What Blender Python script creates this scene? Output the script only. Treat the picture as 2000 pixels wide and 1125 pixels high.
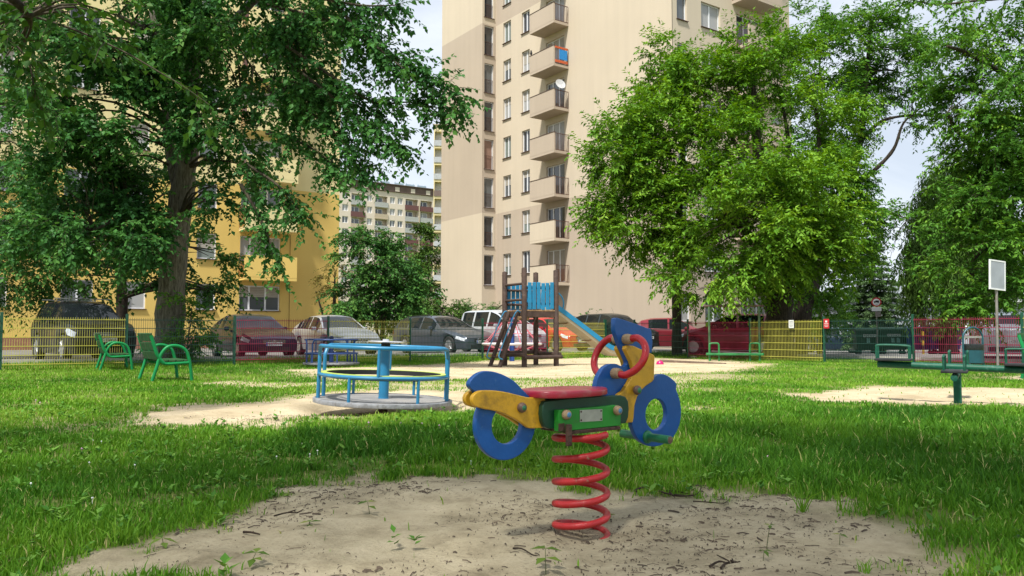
import bpy, bmesh, math, random
import numpy as np
from mathutils import Vector, Matrix

for o in list(bpy.data.objects): bpy.data.objects.remove(o)
sc = bpy.context.scene
COL = sc.collection
R = math.radians
random.seed(7)
RNG = np.random.default_rng(11)

# ------------------------------------------------------------------ camera, sky, sun, exposure
CAM_H = 0.82
FPX = 1555.0                       # focal length in pixels of a 2000 px wide frame
PITCH = math.atan(88 / FPX)
cam = bpy.data.cameras.new('camera')
cam.sensor_width = 36.0
cam.lens = 36.0 * FPX / 2000
cam.clip_start = 0.05
cam.clip_end = 3000
camo = bpy.data.objects.new('camera', cam)
camo.location = (0, 0, CAM_H)
camo.rotation_euler = (math.pi / 2 + PITCH, 0, 0)
COL.objects.link(camo)
sc.camera = camo

SUN_DIR = Vector((-0.23, -0.44, 0.868)).normalized()   # towards the sun
world = bpy.data.worlds.new('World')
sc.world = world
world.use_nodes = True
wn = world.node_tree.nodes; wl = world.node_tree.links
for n in list(wn): wn.remove(n)
w_out = wn.new('ShaderNodeOutputWorld')
w_bg = wn.new('ShaderNodeBackground')
w_sky = wn.new('ShaderNodeTexSky')
w_sky.sky_type = 'NISHITA'
w_sky.sun_disc = False
w_sky.sun_elevation = math.asin(SUN_DIR.z)
w_sky.sun_rotation = math.atan2(SUN_DIR.x, SUN_DIR.y)
w_sky.air_density = 1.0; w_sky.dust_density = 1.5; w_sky.ozone_density = 1.5
w_tc = wn.new('ShaderNodeTexCoord')
w_map = wn.new('ShaderNodeMapping'); w_map.inputs['Scale'].default_value = (1.0, 1.0, 2.2)
w_no = wn.new('ShaderNodeTexNoise'); w_no.inputs['Scale'].default_value = 2.6
w_no.inputs['Detail'].default_value = 7; w_no.inputs['Roughness'].default_value = 0.58
w_no.inputs['Distortion'].default_value = 0.4
w_mr = wn.new('ShaderNodeMapRange')
w_mr.inputs['From Min'].default_value = 0.36; w_mr.inputs['From Max'].default_value = 0.62
w_mr.inputs['To Min'].default_value = 0.62; w_mr.inputs['To Max'].default_value = 1.0
w_mix = wn.new('ShaderNodeMix'); w_mix.data_type = 'RGBA'
w_mix.inputs['B'].default_value = (8.0, 8.6, 9.5, 1)      # thin bright cloud
wl.new(w_tc.outputs['Generated'], w_map.inputs['Vector'])
wl.new(w_map.outputs['Vector'], w_no.inputs['Vector'])
wl.new(w_no.outputs['Fac'], w_mr.inputs['Value'])
wl.new(w_mr.outputs['Result'], w_mix.inputs['Factor'])
wl.new(w_sky.outputs['Color'], w_mix.inputs['A'])
wl.new(w_mix.outputs['Result'], w_bg.inputs['Color'])
w_bg.inputs['Strength'].default_value = 0.085
wl.new(w_bg.outputs['Background'], w_out.inputs['Surface'])

sun = bpy.data.lights.new('sun', 'SUN')
sun.energy = 5.0
sun.angle = R(5)
sun.color = (1.0, 0.965, 0.90)
suno = bpy.data.objects.new('sun', sun)
suno.rotation_euler = SUN_DIR.to_track_quat('Z', 'Y').to_euler()
suno.location = (-20, -10, 40)
COL.objects.link(suno)

sc.view_settings.view_transform = 'Standard'
sc.view_settings.look = 'None'
sc.view_settings.gamma = 1
sc.view_settings.exposure = 0.52
sc.view_settings.use_curve_mapping = False
sc.render.engine = 'CYCLES'
sc.cycles.use_denoising = True
sc.cycles.max_bounces = 7
sc.cycles.transparent_max_bounces = 8
sc.cycles.diffuse_bounces = 3
sc.cycles.glossy_bounces = 3

# ------------------------------------------------------------------ helpers
def ray(px, py):
    x = px - 1000.0; u = 562.5 - py
    return Vector((x, FPX * math.cos(PITCH) - u * math.sin(PITCH), FPX * math.sin(PITCH) + u * math.cos(PITCH)))

def at(px, py, Y):
    """surveyed point of the place: seen at px,py of the photograph and standing Y metres away"""
    r = ray(px, py); t = Y / r.y
    return Vector((r.x * t, Y, CAM_H + r.z * t))

def gp(px, py, z=0.0):
    r = ray(px, py); t = (z - CAM_H) / r.z
    return Vector((r.x * t, r.y * t, z))

SA = R(35); CU = math.cos(SA); SU = math.sin(SA)
def site(u, v, z=0.0):
    """the fence, the parked cars and the blocks share one grid, turned 35 degrees"""
    return Vector((CU * u - SU * v, SU * u + CU * v, z))

def smooth(a, b, x):
    t = np.clip((x - a) / (b - a), 0, 1)
    return t * t * (3 - 2 * t)

def vnoise(x, y, seed=0):
    x = np.asarray(x, float); y = np.asarray(y, float)
    xi = np.floor(x).astype(np.int64); yi = np.floor(y).astype(np.int64)
    fx = x - xi; fy = y - yi
    fx = fx * fx * (3 - 2 * fx); fy = fy * fy * (3 - 2 * fy)
    def h(a, b):
        n = (a * 374761393 + b * 668265263 + seed * 974634777) & 0xffffffff
        n = ((n ^ (n >> 13)) * 1274126177) & 0xffffffff
        n = n ^ (n >> 16)
        return (n & 0xffff) / 65535.0
    a = h(xi, yi); b = h(xi + 1, yi); c = h(xi, yi + 1); d = h(xi + 1, yi + 1)
    return (a * (1 - fx) + b * fx) * (1 - fy) + (c * (1 - fx) + d * fx) * fy

def fbm(x, y, seed=0, oct=3):
    s = 0; a = 0.5; t = 0
    for k in range(oct):
        s = s + a * vnoise(x * 2 ** k, y * 2 ** k, seed + k); t += a; a *= 0.5
    return s / t

def link(o, parent=None):
    COL.objects.link(o)
    if parent is not None: o.parent = parent
    return o

def tag(o, label=None, cat=None, group=None, kind=None):
    if label: o['label'] = label
    if cat: o['category'] = cat
    if group: o['group'] = group
    if kind: o['kind'] = kind
    return o

def empty(name, loc=(0, 0, 0), rz=0.0):
    o = bpy.data.objects.new(name, None)
    o.empty_display_size = 0.2
    o.location = loc; o.rotation_euler = (0, 0, rz)
    return link(o)

def copy_tree(o, parent=None):
    c = o.copy(); COL.objects.link(c)
    c.parent = parent
    for ch in list(o.children): copy_tree(ch, c)
    return c

class MB:
    """collects geometry for one mesh object"""
    def __init__(self): self.v = []; self.f = []; self.m = []; self.mi = 0
    def add(self, vs, fs):
        b = len(self.v)
        self.v += [tuple(p) for p in vs]
        for f in fs: self.f.append(tuple(b + i for i in f)); self.m.append(self.mi)
        return self
    def box(self, c, s, rz=0.0, rx=0.0, ry=0.0):
        hx, hy, hz = s[0] / 2, s[1] / 2, s[2] / 2
        vs = [Vector((x, y, z)) for x in (-hx, hx) for y in (-hy, hy) for z in (-hz, hz)]
        m = Matrix.Rotation(rz, 3, 'Z') @ Matrix.Rotation(ry, 3, 'Y') @ Matrix.Rotation(rx, 3, 'X')
        vs = [m @ p + Vector(c) for p in vs]
        return self.add(vs, [(0, 1, 3, 2), (4, 6, 7, 5), (0, 4, 5, 1), (2, 3, 7, 6), (0, 2, 6, 4), (1, 5, 7, 3)])
    def bar(self, a, b, w, h=None, up=(0, 0, 1)):
        """square bar from a to b"""
        a = Vector(a); b = Vector(b); h = h or w
        d = (b - a).normalized(); up = Vector(up)
        if abs(d.dot(up)) > 0.98: up = Vector((0, 1, 0))
        s = d.cross(up).normalized(); t = s.cross(d)
        vs = []
        for p in (a, b):
            for i, j in ((-1, -1), (1, -1), (1, 1), (-1, 1)):
                vs.append(p + s * (i * w / 2) + t * (j * h / 2))
        return self.add(vs, [(3, 2, 1, 0), (4, 5, 6, 7), (0, 1, 5, 4), (1, 2, 6, 5), (2, 3, 7, 6), (3, 0, 4, 7)])
    def tube(self, path, r, n=8, cap=True, closed=False):
        P = [Vector(p) for p in path]
        m = len(P)
        rs = list(r) if hasattr(r, '__len__') else [r] * m
        T = []
        for i in range(m):
            if closed: d = P[(i + 1) % m] - P[i - 1]
            else: d = P[min(i + 1, m - 1)] - P[max(i - 1, 0)]
            T.append(d.normalized() if d.length > 1e-9 else Vector((0, 0, 1)))
        ref = Vector((0, 0, 1)) if abs(T[0].z) < 0.9 else Vector((1, 0, 0))
        s = T[0].cross(ref).normalized()
        vs = []
        for i in range(m):
            s = (s - T[i] * s.dot(T[i])); s.normalize()
            t = T[i].cross(s)
            for k in range(n):
                a = 2 * math.pi * k / n
                vs.append(P[i] + (s * math.cos(a) + t * math.sin(a)) * rs[i])
        fs = []
        for i in range(m if closed else m - 1):
            j = (i + 1) % m
            for k in range(n):
                l = (k + 1) % n
                fs.append((i * n + k, i * n + l, j * n + l, j * n + k))
        if cap and not closed:
            fs.append(tuple(range(n - 1, -1, -1))); fs.append(tuple((m - 1) * n + k for k in range(n)))
        return self.add(vs, fs)
    def lathe(self, prof, n=24, c=(0, 0, 0), axis='Z'):
        vs = []
        for r, z in prof:
            for k in range(n):
                a = 2 * math.pi * k / n
                p = (r * math.cos(a), r * math.sin(a), z)
                if axis == 'Y': p = (p[0], p[2], p[1])
                if axis == 'X': p = (p[2], p[0], p[1])
                vs.append(Vector(p) + Vector(c))
        fs = []
        for i in range(len(prof) - 1):
            for k in range(n):
                l = (k + 1) % n
                fs.append((i * n + k, i * n + l, (i + 1) * n + l, (i + 1) * n + k))
        ring_shape = prof[0] == prof[-1]
        if prof[0][0] > 1e-6 and not ring_shape: fs.append(tuple(range(n - 1, -1, -1)))
        if prof[-1][0] > 1e-6 and not ring_shape: fs.append(tuple((len(prof) - 1) * n + k for k in range(n)))
        return self.add(vs, fs)
    def quad(self, a, b, c, d): return self.add([a, b, c, d], [(0, 1, 2, 3)])
    def build(self, name, mat, parent=None, smooth=False, bevel=0.0, loc=None, rz=0.0, seg=2, flat_y=False):
        me = bpy.data.meshes.new(name)
        me.from_pydata(self.v, [], self.f)
        mats = mat if isinstance(mat, (list, tuple)) else [mat]
        for m in mats: me.materials.append(m)
        if len(mats) > 1: me.polygons.foreach_set('material_index', self.m)
        bm = bmesh.new(); bm.from_mesh(me)
        bmesh.ops.recalc_face_normals(bm, faces=bm.faces)
        if bevel > 0:
            es = [e for e in bm.edges if len(e.link_faces) == 2 and e.calc_face_angle(0) > 0.6]
            bmesh.ops.bevel(bm, geom=es, offset=bevel, segments=seg, profile=0.5, affect='EDGES', clamp_overlap=True)
        bm.to_mesh(me)
        caps = []
        if flat_y:
            bm.normal_update()
            for e in bm.edges:
                k = [abs(f.normal.y) > 0.9995 for f in e.link_faces]
                if len(k) == 2 and k[0] != k[1]: caps.append(e.index)
        bm.free()
        if smooth:
            me.polygons.foreach_set('use_smooth', [True] * len(me.polygons))
            try: me.set_sharp_from_angle(angle=R(40))
            except Exception: pass
            if caps:
                at_ = me.attributes.get('sharp_edge') or me.attributes.new('sharp_edge', 'BOOLEAN', 'EDGE')
                for i in caps: at_.data[i].value = True
        me.update()
        o = bpy.data.objects.new(name, me)
        if loc is not None: o.location = loc
        o.rotation_euler = (0, 0, rz)
        return link(o, parent)

def spline(pts, n=8, closed=False):
    """Catmull-Rom through points"""
    P = [Vector(p) for p in pts]; m = len(P); out = []
    for i in range(m if closed else m - 1):
        g = lambda k: P[k % m] if closed else P[max(0, min(m - 1, k))]
        p0, p1, p2, p3 = g(i - 1), g(i), g(i + 1), g(i + 2)
        for k in range(n):
            t = k / n
            out.append(0.5 * ((2 * p1) + (p2 - p0) * t + (2 * p0 - 5 * p1 + 4 * p2 - p3) * t * t + (3 * p1 - p0 - 3 * p2 + p3) * t ** 3))
    if not closed: out.append(P[-1])
    return out

def np_mesh(name, V, F, mat, attrs=None, parent=None, smooth=False):
    """V (n,3), F (m,3 or 4) arrays to one object"""
    me = bpy.data.meshes.new(name)
    V = np.asarray(V, np.float32); F = np.asarray(F, np.int32)
    k = F.shape[1]
    me.vertices.add(len(V)); me.vertices.foreach_set('co', V.ravel())
    me.loops.add(F.size); me.loops.foreach_set('vertex_index', F.ravel())
    me.polygons.add(len(F))
    me.polygons.foreach_set('loop_start', np.arange(0, F.size, k, dtype=np.int32))
    me.polygons.foreach_set('loop_total', np.full(len(F), k, np.int32))
    if smooth: me.polygons.foreach_set('use_smooth', np.ones(len(F), bool))
    for nm, arr in (attrs or {}).items():
        a = me.attributes.new(nm, 'FLOAT', 'POINT')
        a.data.foreach_set('value', np.asarray(arr, np.float32))
    me.update(calc_edges=True); me.validate()
    me.materials.append(mat)
    o = bpy.data.objects.new(name, me)
    return link(o, parent)

_font_cache = {}
def lettering(s, size, mat, parent, loc, rot, name='lettering', align='CENTER', squeeze=1.0):
    key = (s, size, align)
    if key not in _font_cache:
        cu = bpy.data.curves.new('text_curve', 'FONT')
        cu.body = s; cu.size = size; cu.align_x = align; cu.align_y = 'CENTER'; cu.resolution_u = 2
        cu.extrude = 0.0004
        t = bpy.data.objects.new('text_curve', cu); COL.objects.link(t)
        bpy.context.view_layer.update()
        dg = bpy.context.evaluated_depsgraph_get()
        me = bpy.data.meshes.new_from_object(t.evaluated_get(dg))
        bpy.data.objects.remove(t); bpy.data.curves.remove(cu)
        _font_cache[key] = me
    me = _font_cache[key].copy()
    me.materials.clear(); me.materials.append(mat)
    o = bpy.data.objects.new(name, me)
    o.location = loc; o.rotation_euler = rot; o.scale = (squeeze, 1, 1)
    return link(o, parent)

# ------------------------------------------------------------------ materials
def nodes(name):
    m = bpy.data.materials.new(name); m.use_nodes = True
    n = m.node_tree.nodes; l = m.node_tree.links
    return m, n, l, n['Principled BSDF']

def M(name, col, rough=0.5, metal=0.0, spec=0.5, var=0.12, vscale=4.0, bump=0.0, bscale=30.0, coat=0.0,
      dirt=None, dscale=6.0, dlo=0.52, dhi=0.72, rvar=0.0):
    m, n, l, b = nodes(name)
    tc = n.new('ShaderNodeTexCoord')
    no = n.new('ShaderNodeTexNoise'); no.inputs['Scale'].default_value = vscale; no.inputs['Detail'].default_value = 5
    l.new(tc.outputs['Object'], no.inputs['Vector'])
    mr = n.new('ShaderNodeMapRange'); mr.inputs['From Min'].default_value = 0.3; mr.inputs['From Max'].default_value = 0.7
    mr.inputs['To Min'].default_value = 1 - var; mr.inputs['To Max'].default_value = 1 + var
    l.new(no.outputs['Fac'], mr.inputs['Value'])
    mu = n.new('ShaderNodeMix'); mu.data_type = 'RGBA'; mu.blend_type = 'MULTIPLY'; mu.inputs['Factor'].default_value = 1
    mu.inputs['A'].default_value = (*col, 1)
    l.new(mr.outputs['Result'], mu.inputs['B'])
    out = mu.outputs['Result']
    if dirt:
        d = n.new('ShaderNodeTexNoise'); d.inputs['Scale'].default_value = dscale; d.inputs['Detail'].default_value = 8
        d.inputs['Roughness'].default_value = 0.7
        l.new(tc.outputs['Object'], d.inputs['Vector'])
        dr = n.new('ShaderNodeMapRange'); dr.inputs['From Min'].default_value = dlo; dr.inputs['From Max'].default_value = dhi
        l.new(d.outputs['Fac'], dr.inputs['Value'])
        dm = n.new('ShaderNodeMix'); dm.data_type = 'RGBA'
        dm.inputs['B'].default_value = (*dirt, 1)
        l.new(out, dm.inputs['A']); l.new(dr.outputs['Result'], dm.inputs['Factor'])
        out = dm.outputs['Result']
    l.new(out, b.inputs['Base Color'])
    b.inputs['Roughness'].default_value = rough
    if rvar:
        rr = n.new('ShaderNodeMapRange'); rr.inputs['To Min'].default_value = rough - rvar; rr.inputs['To Max'].default_value = rough + rvar
        l.new(no.outputs['Fac'], rr.inputs['Value']); l.new(rr.outputs['Result'], b.inputs['Roughness'])
    b.inputs['Metallic'].default_value = metal
    b.inputs['Specular IOR Level'].default_value = spec
    b.inputs['Coat Weight'].default_value = coat
    if bump:
        bn = n.new('ShaderNodeTexNoise'); bn.inputs['Scale'].default_value = bscale; bn.inputs['Detail'].default_value = 6
        l.new(tc.outputs['Object'], bn.inputs['Vector'])
        bb = n.new('ShaderNodeBump'); bb.inputs['Strength'].default_value = bump; bb.inputs['Distance'].default_value = 0.02
        l.new(bn.outputs['Fac'], bb.inputs['Height']); l.new(bb.outputs['Normal'], b.inputs['Normal'])
    return m

def leaf_mat(name, cols, rough=0.45, trans=0.35, spec=0.35, gain=1.0):
    spec = min(spec, 0.07); trans *= 0.68; cols = [tuple(min(0.9, q * gain) for q in c) for c in cols]
    m, n, l, b = nodes(name)
    a = n.new('ShaderNodeAttribute'); a.attribute_name = 'tone'
    cr = n.new('ShaderNodeValToRGB')
    e = cr.color_ramp.elements
    for i, c in enumerate(cols):
        p = i / (len(cols) - 1)
        if i == 0: el = e[0]; el.position = 0
        elif i == len(cols) - 1: el = e[-1]; el.position = 1
        else: el = e.new(p)
        el.color = (*c, 1)
    l.new(a.outputs['Fac'], cr.inputs['Fac'])
    l.new(cr.outputs['Color'], b.inputs['Base Color'])
    b.inputs['Roughness'].default_value = rough
    b.inputs['Specular IOR Level'].default_value = spec
    t = n.new('ShaderNodeBsdfTranslucent')
    hs = n.new('ShaderNodeHueSaturation'); hs.inputs['Value'].default_value = 1.35; hs.inputs['Saturation'].default_value = 1.1
    hs.inputs['Hue'].default_value = 0.485
    l.new(cr.outputs['Color'], hs.inputs['Color']); l.new(hs.outputs['Color'], t.inputs['Color'])
    mx = n.new('ShaderNodeMixShader'); mx.inputs['Fac'].default_value = trans
    l.new(b.outputs['BSDF'], mx.inputs[1]); l.new(t.outputs['BSDF'], mx.inputs[2])
    l.new(mx.outputs['Shader'], n['Material Output'].inputs['Surface'])
    return m

def glass_mat(name, col=(0.015, 0.02, 0.022), rough=0.04, spec=0.8):
    m, n, l, b = nodes(name)
    b.inputs['Base Color'].default_value = (*col, 1)
    b.inputs['Roughness'].default_value = rough
    b.inputs['Specular IOR Level'].default_value = spec
    return m

def wall_mat(name, col):
    """weathered render: broad tone changes, faint rain streaks, fine grain"""
    m, n, l, b = nodes(name)
    tc = n.new('ShaderNodeTexCoord')
    def noise(scale, sc3, det, lo, hi, a, c):
        mp = n.new('ShaderNodeMapping'); mp.inputs['Scale'].default_value = sc3; l.new(tc.outputs['Object'], mp.inputs['Vector'])
        t = n.new('ShaderNodeTexNoise'); t.inputs['Scale'].default_value = scale; t.inputs['Detail'].default_value = det; l.new(mp.outputs['Vector'], t.inputs['Vector'])
        r = n.new('ShaderNodeMapRange'); r.inputs['From Min'].default_value = lo; r.inputs['From Max'].default_value = hi
        r.inputs['To Min'].default_value = a; r.inputs['To Max'].default_value = c; l.new(t.outputs['Fac'], r.inputs['Value']); return r.outputs['Result'], t
    a1, _ = noise(0.30, (1, 1, 1), 6, 0.3, 0.7, 0.955, 1.035)
    a2, _ = noise(2.4, (1, 1, 0.045), 5, 0.40, 0.80, 1.01, 0.955)
    a3, t3 = noise(26, (1, 1, 1), 4, 0.3, 0.7, 0.97, 1.03)
    p = n.new('ShaderNodeMath'); p.operation = 'MULTIPLY'; l.new(a1, p.inputs[0]); l.new(a2, p.inputs[1])
    q = n.new('ShaderNodeMath'); q.operation = 'MULTIPLY'; l.new(p.outputs[0], q.inputs[0]); l.new(a3, q.inputs[1])
    mu = n.new('ShaderNodeMix'); mu.data_type = 'RGBA'; mu.blend_type = 'MULTIPLY'; mu.inputs['Factor'].default_value = 1; mu.inputs['A'].default_value = (*col, 1)
    l.new(q.outputs[0], mu.inputs['B']); l.new(mu.outputs['Result'], b.inputs['Base Color'])
    b.inputs['Roughness'].default_value = 0.92; b.inputs['Specular IOR Level'].default_value = 0.15
    bp = n.new('ShaderNodeBump'); bp.inputs['Strength'].default_value = 0.15; bp.inputs['Distance'].default_value = 0.02; l.new(t3.outputs['Fac'], bp.inputs['Height']); l.new(bp.outputs['Normal'], b.inputs['Normal'])
    return m

def paint(name, col, metal=0.0):
    m = M(name, col, rough=0.32, metal=metal, var=0.04, coat=0.35, spec=0.3)
    b = m.node_tree.nodes['Principled BSDF']; b.inputs['Coat Roughness'].default_value = 0.06
    return m
m_black = M('black_rubber', (0.012, 0.012, 0.013), rough=0.7, var=0.2)
# ------------------------------------------------------------------ ground: one sheet with bare sand patches
def poly(pts): return np.array([[*gp(x, y).xy] for x, y in pts])
SAND = [   # outline on the ground, softness in metres
    (poly([(260, 1200), (275, 1090), (350, 1035), (420, 992), (540, 953), (700, 940), (870, 928), (1100, 934), (1300, 948), (1440, 959),
           (1560, 984), (1660, 1016), (1760, 1055), (1860, 1125), (1930, 1190), (1930, 1500), (250, 1500)]), 0.26, 1.0),
    (poly([(200, 836), (270, 806), (420, 786), (560, 774), (700, 760), (900, 762), (1040, 780), (1030, 802), (900, 809), (760, 818),
           (600, 829), (430, 838), (300, 846)]), 0.55, 1.0),
    (poly([(500, 722), (640, 719), (760, 716), (900, 706), (1000, 701), (1150, 698), (1330, 699), (1450, 704), (1540, 713), (1500, 722),
           (1400, 728), (1280, 733), (1180, 738), (1050, 742), (900, 745), (760, 748), (640, 742)]), 1.0, 1.0),
    (poly([(620, 745), (900, 742), (1200, 736), (1420, 728), (1500, 735), (1420, 752), (1300, 775), (1100, 785), (900, 772), (680, 765)]), 1.2, 0.68),
    (poly([(1505, 772), (1600, 762), (1720, 756), (1870, 757), (2010, 761), (2200, 766), (2200, 798), (2000, 795), (1800, 793), (1640, 786)]), 0.4, 1.0),
    (poly([(1930, 736), (2010, 733), (2200, 735), (2200, 745), (2010, 742)]), 0.4, 1.0),
    (poly([(330, 748), (450, 741), (640, 746), (760, 752), (640, 757), (430, 755)]), 0.6, 0.8),
    (poly([(0, 800), (120, 800), (260, 825), (240, 850), (100, 845), (0, 850)]), 0.8, 0.5),
    (poly([(1330, 790), (1420, 792), (1400, 806), (1320, 802)]), 0.35, 0.7),
]
def sdist(P, poly_):
    """signed distance, positive inside"""
    x, y = P[:, 0], P[:, 1]
    d = np.full(len(P), 1e9); ins = np.zeros(len(P), bool)
    n = len(poly_)
    for i in range(n):
        ax, ay = poly_[i]; bx, by = poly_[(i + 1) % n]
        ex, ey = bx - ax, by - ay
        t = np.clip(((x - ax) * ex + (y - ay) * ey) / (ex * ex + ey * ey + 1e-12), 0, 1)
        d = np.minimum(d, (x - ax - t * ex) ** 2 + (y - ay - t * ey) ** 2)
        cond = ((ay > y) != (by > y)) & (x < (bx - ax) * (y - ay) / (by - ay + 1e-12) + ax)
        ins ^= cond
    d = np.sqrt(d)
    return np.where(ins, d, -d)

def sand_at(P):
    n1 = fbm(P[:, 0] * 1.3, P[:, 1] * 1.3, 3, 4) - 0.5
    n2 = fbm(P[:, 0] * 6, P[:, 1] * 6, 9, 3) - 0.5
    s = np.zeros(len(P))
    for pl, soft, wt in SAND:
        rg = 4.0 if soft == 0.26 else 1.9
        sd = sdist(P, pl) + n1 * min(soft, 0.6) * rg + n2 * min(soft, 0.6) * rg * 0.65
        s = np.maximum(s, wt * smooth(-soft * 0.45, soft * 0.75, sd))
    return s

MGR = gp(748, 797); MGR2 = gp(647, 716)
RB = gp(1135, 1035)
def gz(x, y):
    x = np.asarray(x, float); y = np.asarray(y, float)
    z = -0.32 * smooth(27, 46, y) * smooth(6, 15, x)
    d = np.hypot(x - MGR.x, y - MGR.y)
    z = z - 0.10 * (1 - smooth(0.60, 1.0, d))
    d = np.hypot(x - MGR2.x, y - MGR2.y)
    z = z - 0.08 * (1 - smooth(0.3, 0.8, d))
    d = np.hypot(x - RB.x, y - RB.y)
    z = z - 0.015 * (1 - smooth(0.08, 0.38, d))
    z = z + (fbm(x * 0.35, y * 0.35, 21, 2) - 0.5) * 0.05 * smooth(3, 9, y) * (1 - smooth(30, 60, y))
    return z
def gzf(x, y): return float(gz(np.array([x]), np.array([y]))[0])

def graded(a, b, near, step0, grow, far):
    out = [0.0]; s = step0
    while out[-1] < near: out.append(out[-1] + s); s *= grow
    while out[-1] < far: out.append(out[-1] * 1.35)
    return np.array(out)
gx = graded(0, 0, 32, 0.055, 1.022, 1500); gx = np.concatenate([-gx[:0:-1], gx])
gy = graded(0, 0, 70, 0.045, 1.014, 1800) + 2.2
gy = np.concatenate([np.array([-900, -300, -100, -30, -10, -3, 0.5, 1.4]), gy])
GX, GY = np.meshgrid(gx, gy)
PX = np.stack([GX.ravel(), GY.ravel()], 1)
SM = sand_at(PX)
GZ = gz(PX[:, 0], PX[:, 1])
rough_z = (fbm(PX[:, 0] * 7, PX[:, 1] * 7, 5, 3) - 0.5) * 0.034 + (fbm(PX[:, 0] * 2.2, PX[:, 1] * 2.2, 6, 2) - 0.5) * 0.04
GZ = GZ + rough_z * (PX[:, 1] < 14) * SM
near_dirt = smooth(5.6, 4.6, PX[:, 1])
nx, ny = len(gx), len(gy)
ii = np.arange((ny - 1) * (nx - 1)); r_ = ii // (nx - 1); c_ = ii % (nx - 1); b_ = r_ * nx + c_
GF = np.stack([b_, b_ + 1, b_ + nx + 1, b_ + nx], 1)

def ground_material():
    m, n, l, b = nodes('ground_soil')
    tc = n.new('ShaderNodeTexCoord')
    def noise(s, d=6, r=0.6):
        t = n.new('ShaderNodeTexNoise'); t.inputs['Scale'].default_value = s; t.inputs['Detail'].default_value = d
        t.inputs['Roughness'].default_value = r; l.new(tc.outputs['Object'], t.inputs['Vector']); return t
    def ramp(src, stops):
        cr = n.new('ShaderNodeValToRGB'); e = cr.color_ramp.elements
        for i, (p, c) in enumerate(stops):
            el = e[i] if i < 2 else e.new(p)
            el.position = p; el.color = (*c, 1)
        l.new(src, cr.inputs['Fac']); return cr.outputs['Color']
    def mix(f, a, bb, mode='MIX'):
        x = n.new('ShaderNodeMix'); x.data_type = 'RGBA'; x.blend_type = mode
        if isinstance(f, float): x.inputs['Factor'].default_value = f
        else: l.new(f, x.inputs['Factor'])
        for k, v in (('A', a), ('B', bb)):
            if isinstance(v, tuple): x.inputs[k].default_value = (*v, 1)
            else: l.new(v, x.inputs[k])
        return x.outputs['Result']
    sandc = ramp(noise(1.6, 8, 0.65).outputs['Fac'], [(0.3, (0.36, 0.285, 0.175)), (0.7, (0.60, 0.50, 0.335))])
    dirtc = ramp(noise(3.2, 9, 0.7).outputs['Fac'], [(0.32, (0.24, 0.20, 0.125)), (0.68, (0.51, 0.44, 0.30)), (0.5, (0.41, 0.35, 0.23))])
    ad = n.new('ShaderNodeAttribute'); ad.attribute_name = 'dirt'
    sc_ = mix(ad.outputs['Fac'], sandc, dirtc)
    # dark crumbs and pale grains
    crumbs = n.new('ShaderNodeMapRange'); crumbs.inputs['From Min'].default_value = 0.55; crumbs.inputs['From Max'].default_value = 0.63
    l.new(noise(52, 5, 0.75).outputs['Fac'], crumbs.inputs['Value'])
    patch = n.new('ShaderNodeMapRange'); patch.inputs['From Min'].default_value = 0.38; patch.inputs['From Max'].default_value = 0.66
    l.new(noise(4.5, 4).outputs['Fac'], patch.inputs['Value'])
    mm = n.new('ShaderNodeMath'); mm.operation = 'MULTIPLY'
    l.new(crumbs.outputs['Result'], mm.inputs[0]); l.new(patch.outputs['Result'], mm.inputs[1])
    m2 = n.new('ShaderNodeMath'); m2.operation = 'MULTIPLY'; m2.inputs[1].default_value = 0.6
    l.new(mm.outputs[0], m2.inputs[0])
    sc_ = mix(m2.outputs[0], sc_, (0.085, 0.062, 0.04))
    soil = ramp(noise(2.5, 8, 0.7).outputs['Fac'], [(0.3, (0.07, 0.11, 0.02)), (0.7, (0.19, 0.20, 0.06))])
    a = n.new('ShaderNodeAttribute'); a.attribute_name = 'sand'
    out = mix(a.outputs['Fac'], soil, sc_)
    l.new(out, b.inputs['Base Color'])
    b.inputs['Roughness'].default_value = 0.95; b.inputs['Specular IOR Level'].default_value = 0.15
    bp = n.new('ShaderNodeBump'); bp.inputs['Strength'].default_value = 1.0; bp.inputs['Distance'].default_value = 0.02
    l.new(noise(38, 10, 0.72).outputs['Fac'], bp.inputs['Height']); l.new(bp.outputs['Normal'], b.inputs['Normal'])
    return m
ground = np_mesh('ground', np.stack([PX[:, 0], PX[:, 1], GZ], 1), GF, ground_material(), {'sand': SM, 'dirt': near_dirt}, smooth=True)
tag(ground, kind='structure')

# parking area behind the fence: a sheet over the ground with a raised kerb towards the lawn
m_asphalt = M('asphalt', (0.13, 0.125, 0.12), rough=0.9, var=0.25, vscale=1.2, bump=0.4, bscale=60, dirt=(0.30, 0.28, 0.24), dscale=0.6)
m_kerb = M('kerb_concrete', (0.42, 0.40, 0.37), rough=0.9, var=0.2, vscale=3, bump=0.3)
us = np.linspace(-14, 62, 90); vs_ = np.concatenate([np.linspace(24.2, 60, 50)])
UU, VV = np.meshgrid(us, vs_)
PXk = CU * UU - SU * VV; PYk = SU * UU + CU * VV
keep = gz(PXk, PYk) + 0.012
nu, nv = len(us), len(vs_)
ii = np.arange((nv - 1) * (nu - 1)); b_ = (ii // (nu - 1)) * nu + ii % (nu - 1)
pk = np_mesh('parking_lot', np.stack([PXk.ravel(), PYk.ravel(), keep.ravel()], 1), np.stack([b_, b_ + 1, b_ + nu + 1, b_ + nu], 1), m_asphalt, smooth=True)
tag(pk, kind='structure')
us2 = np.linspace(23.0, 62, 40); vs2 = np.linspace(-6, 24.19, 40)
UU, VV = np.meshgrid(us2, vs2); PXk = CU * UU - SU * VV; PYk = SU * UU + CU * VV
nu, nv = len(us2), len(vs2)
ii = np.arange((nv - 1) * (nu - 1)); b_ = (ii // (nu - 1)) * nu + ii % (nu - 1)
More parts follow.
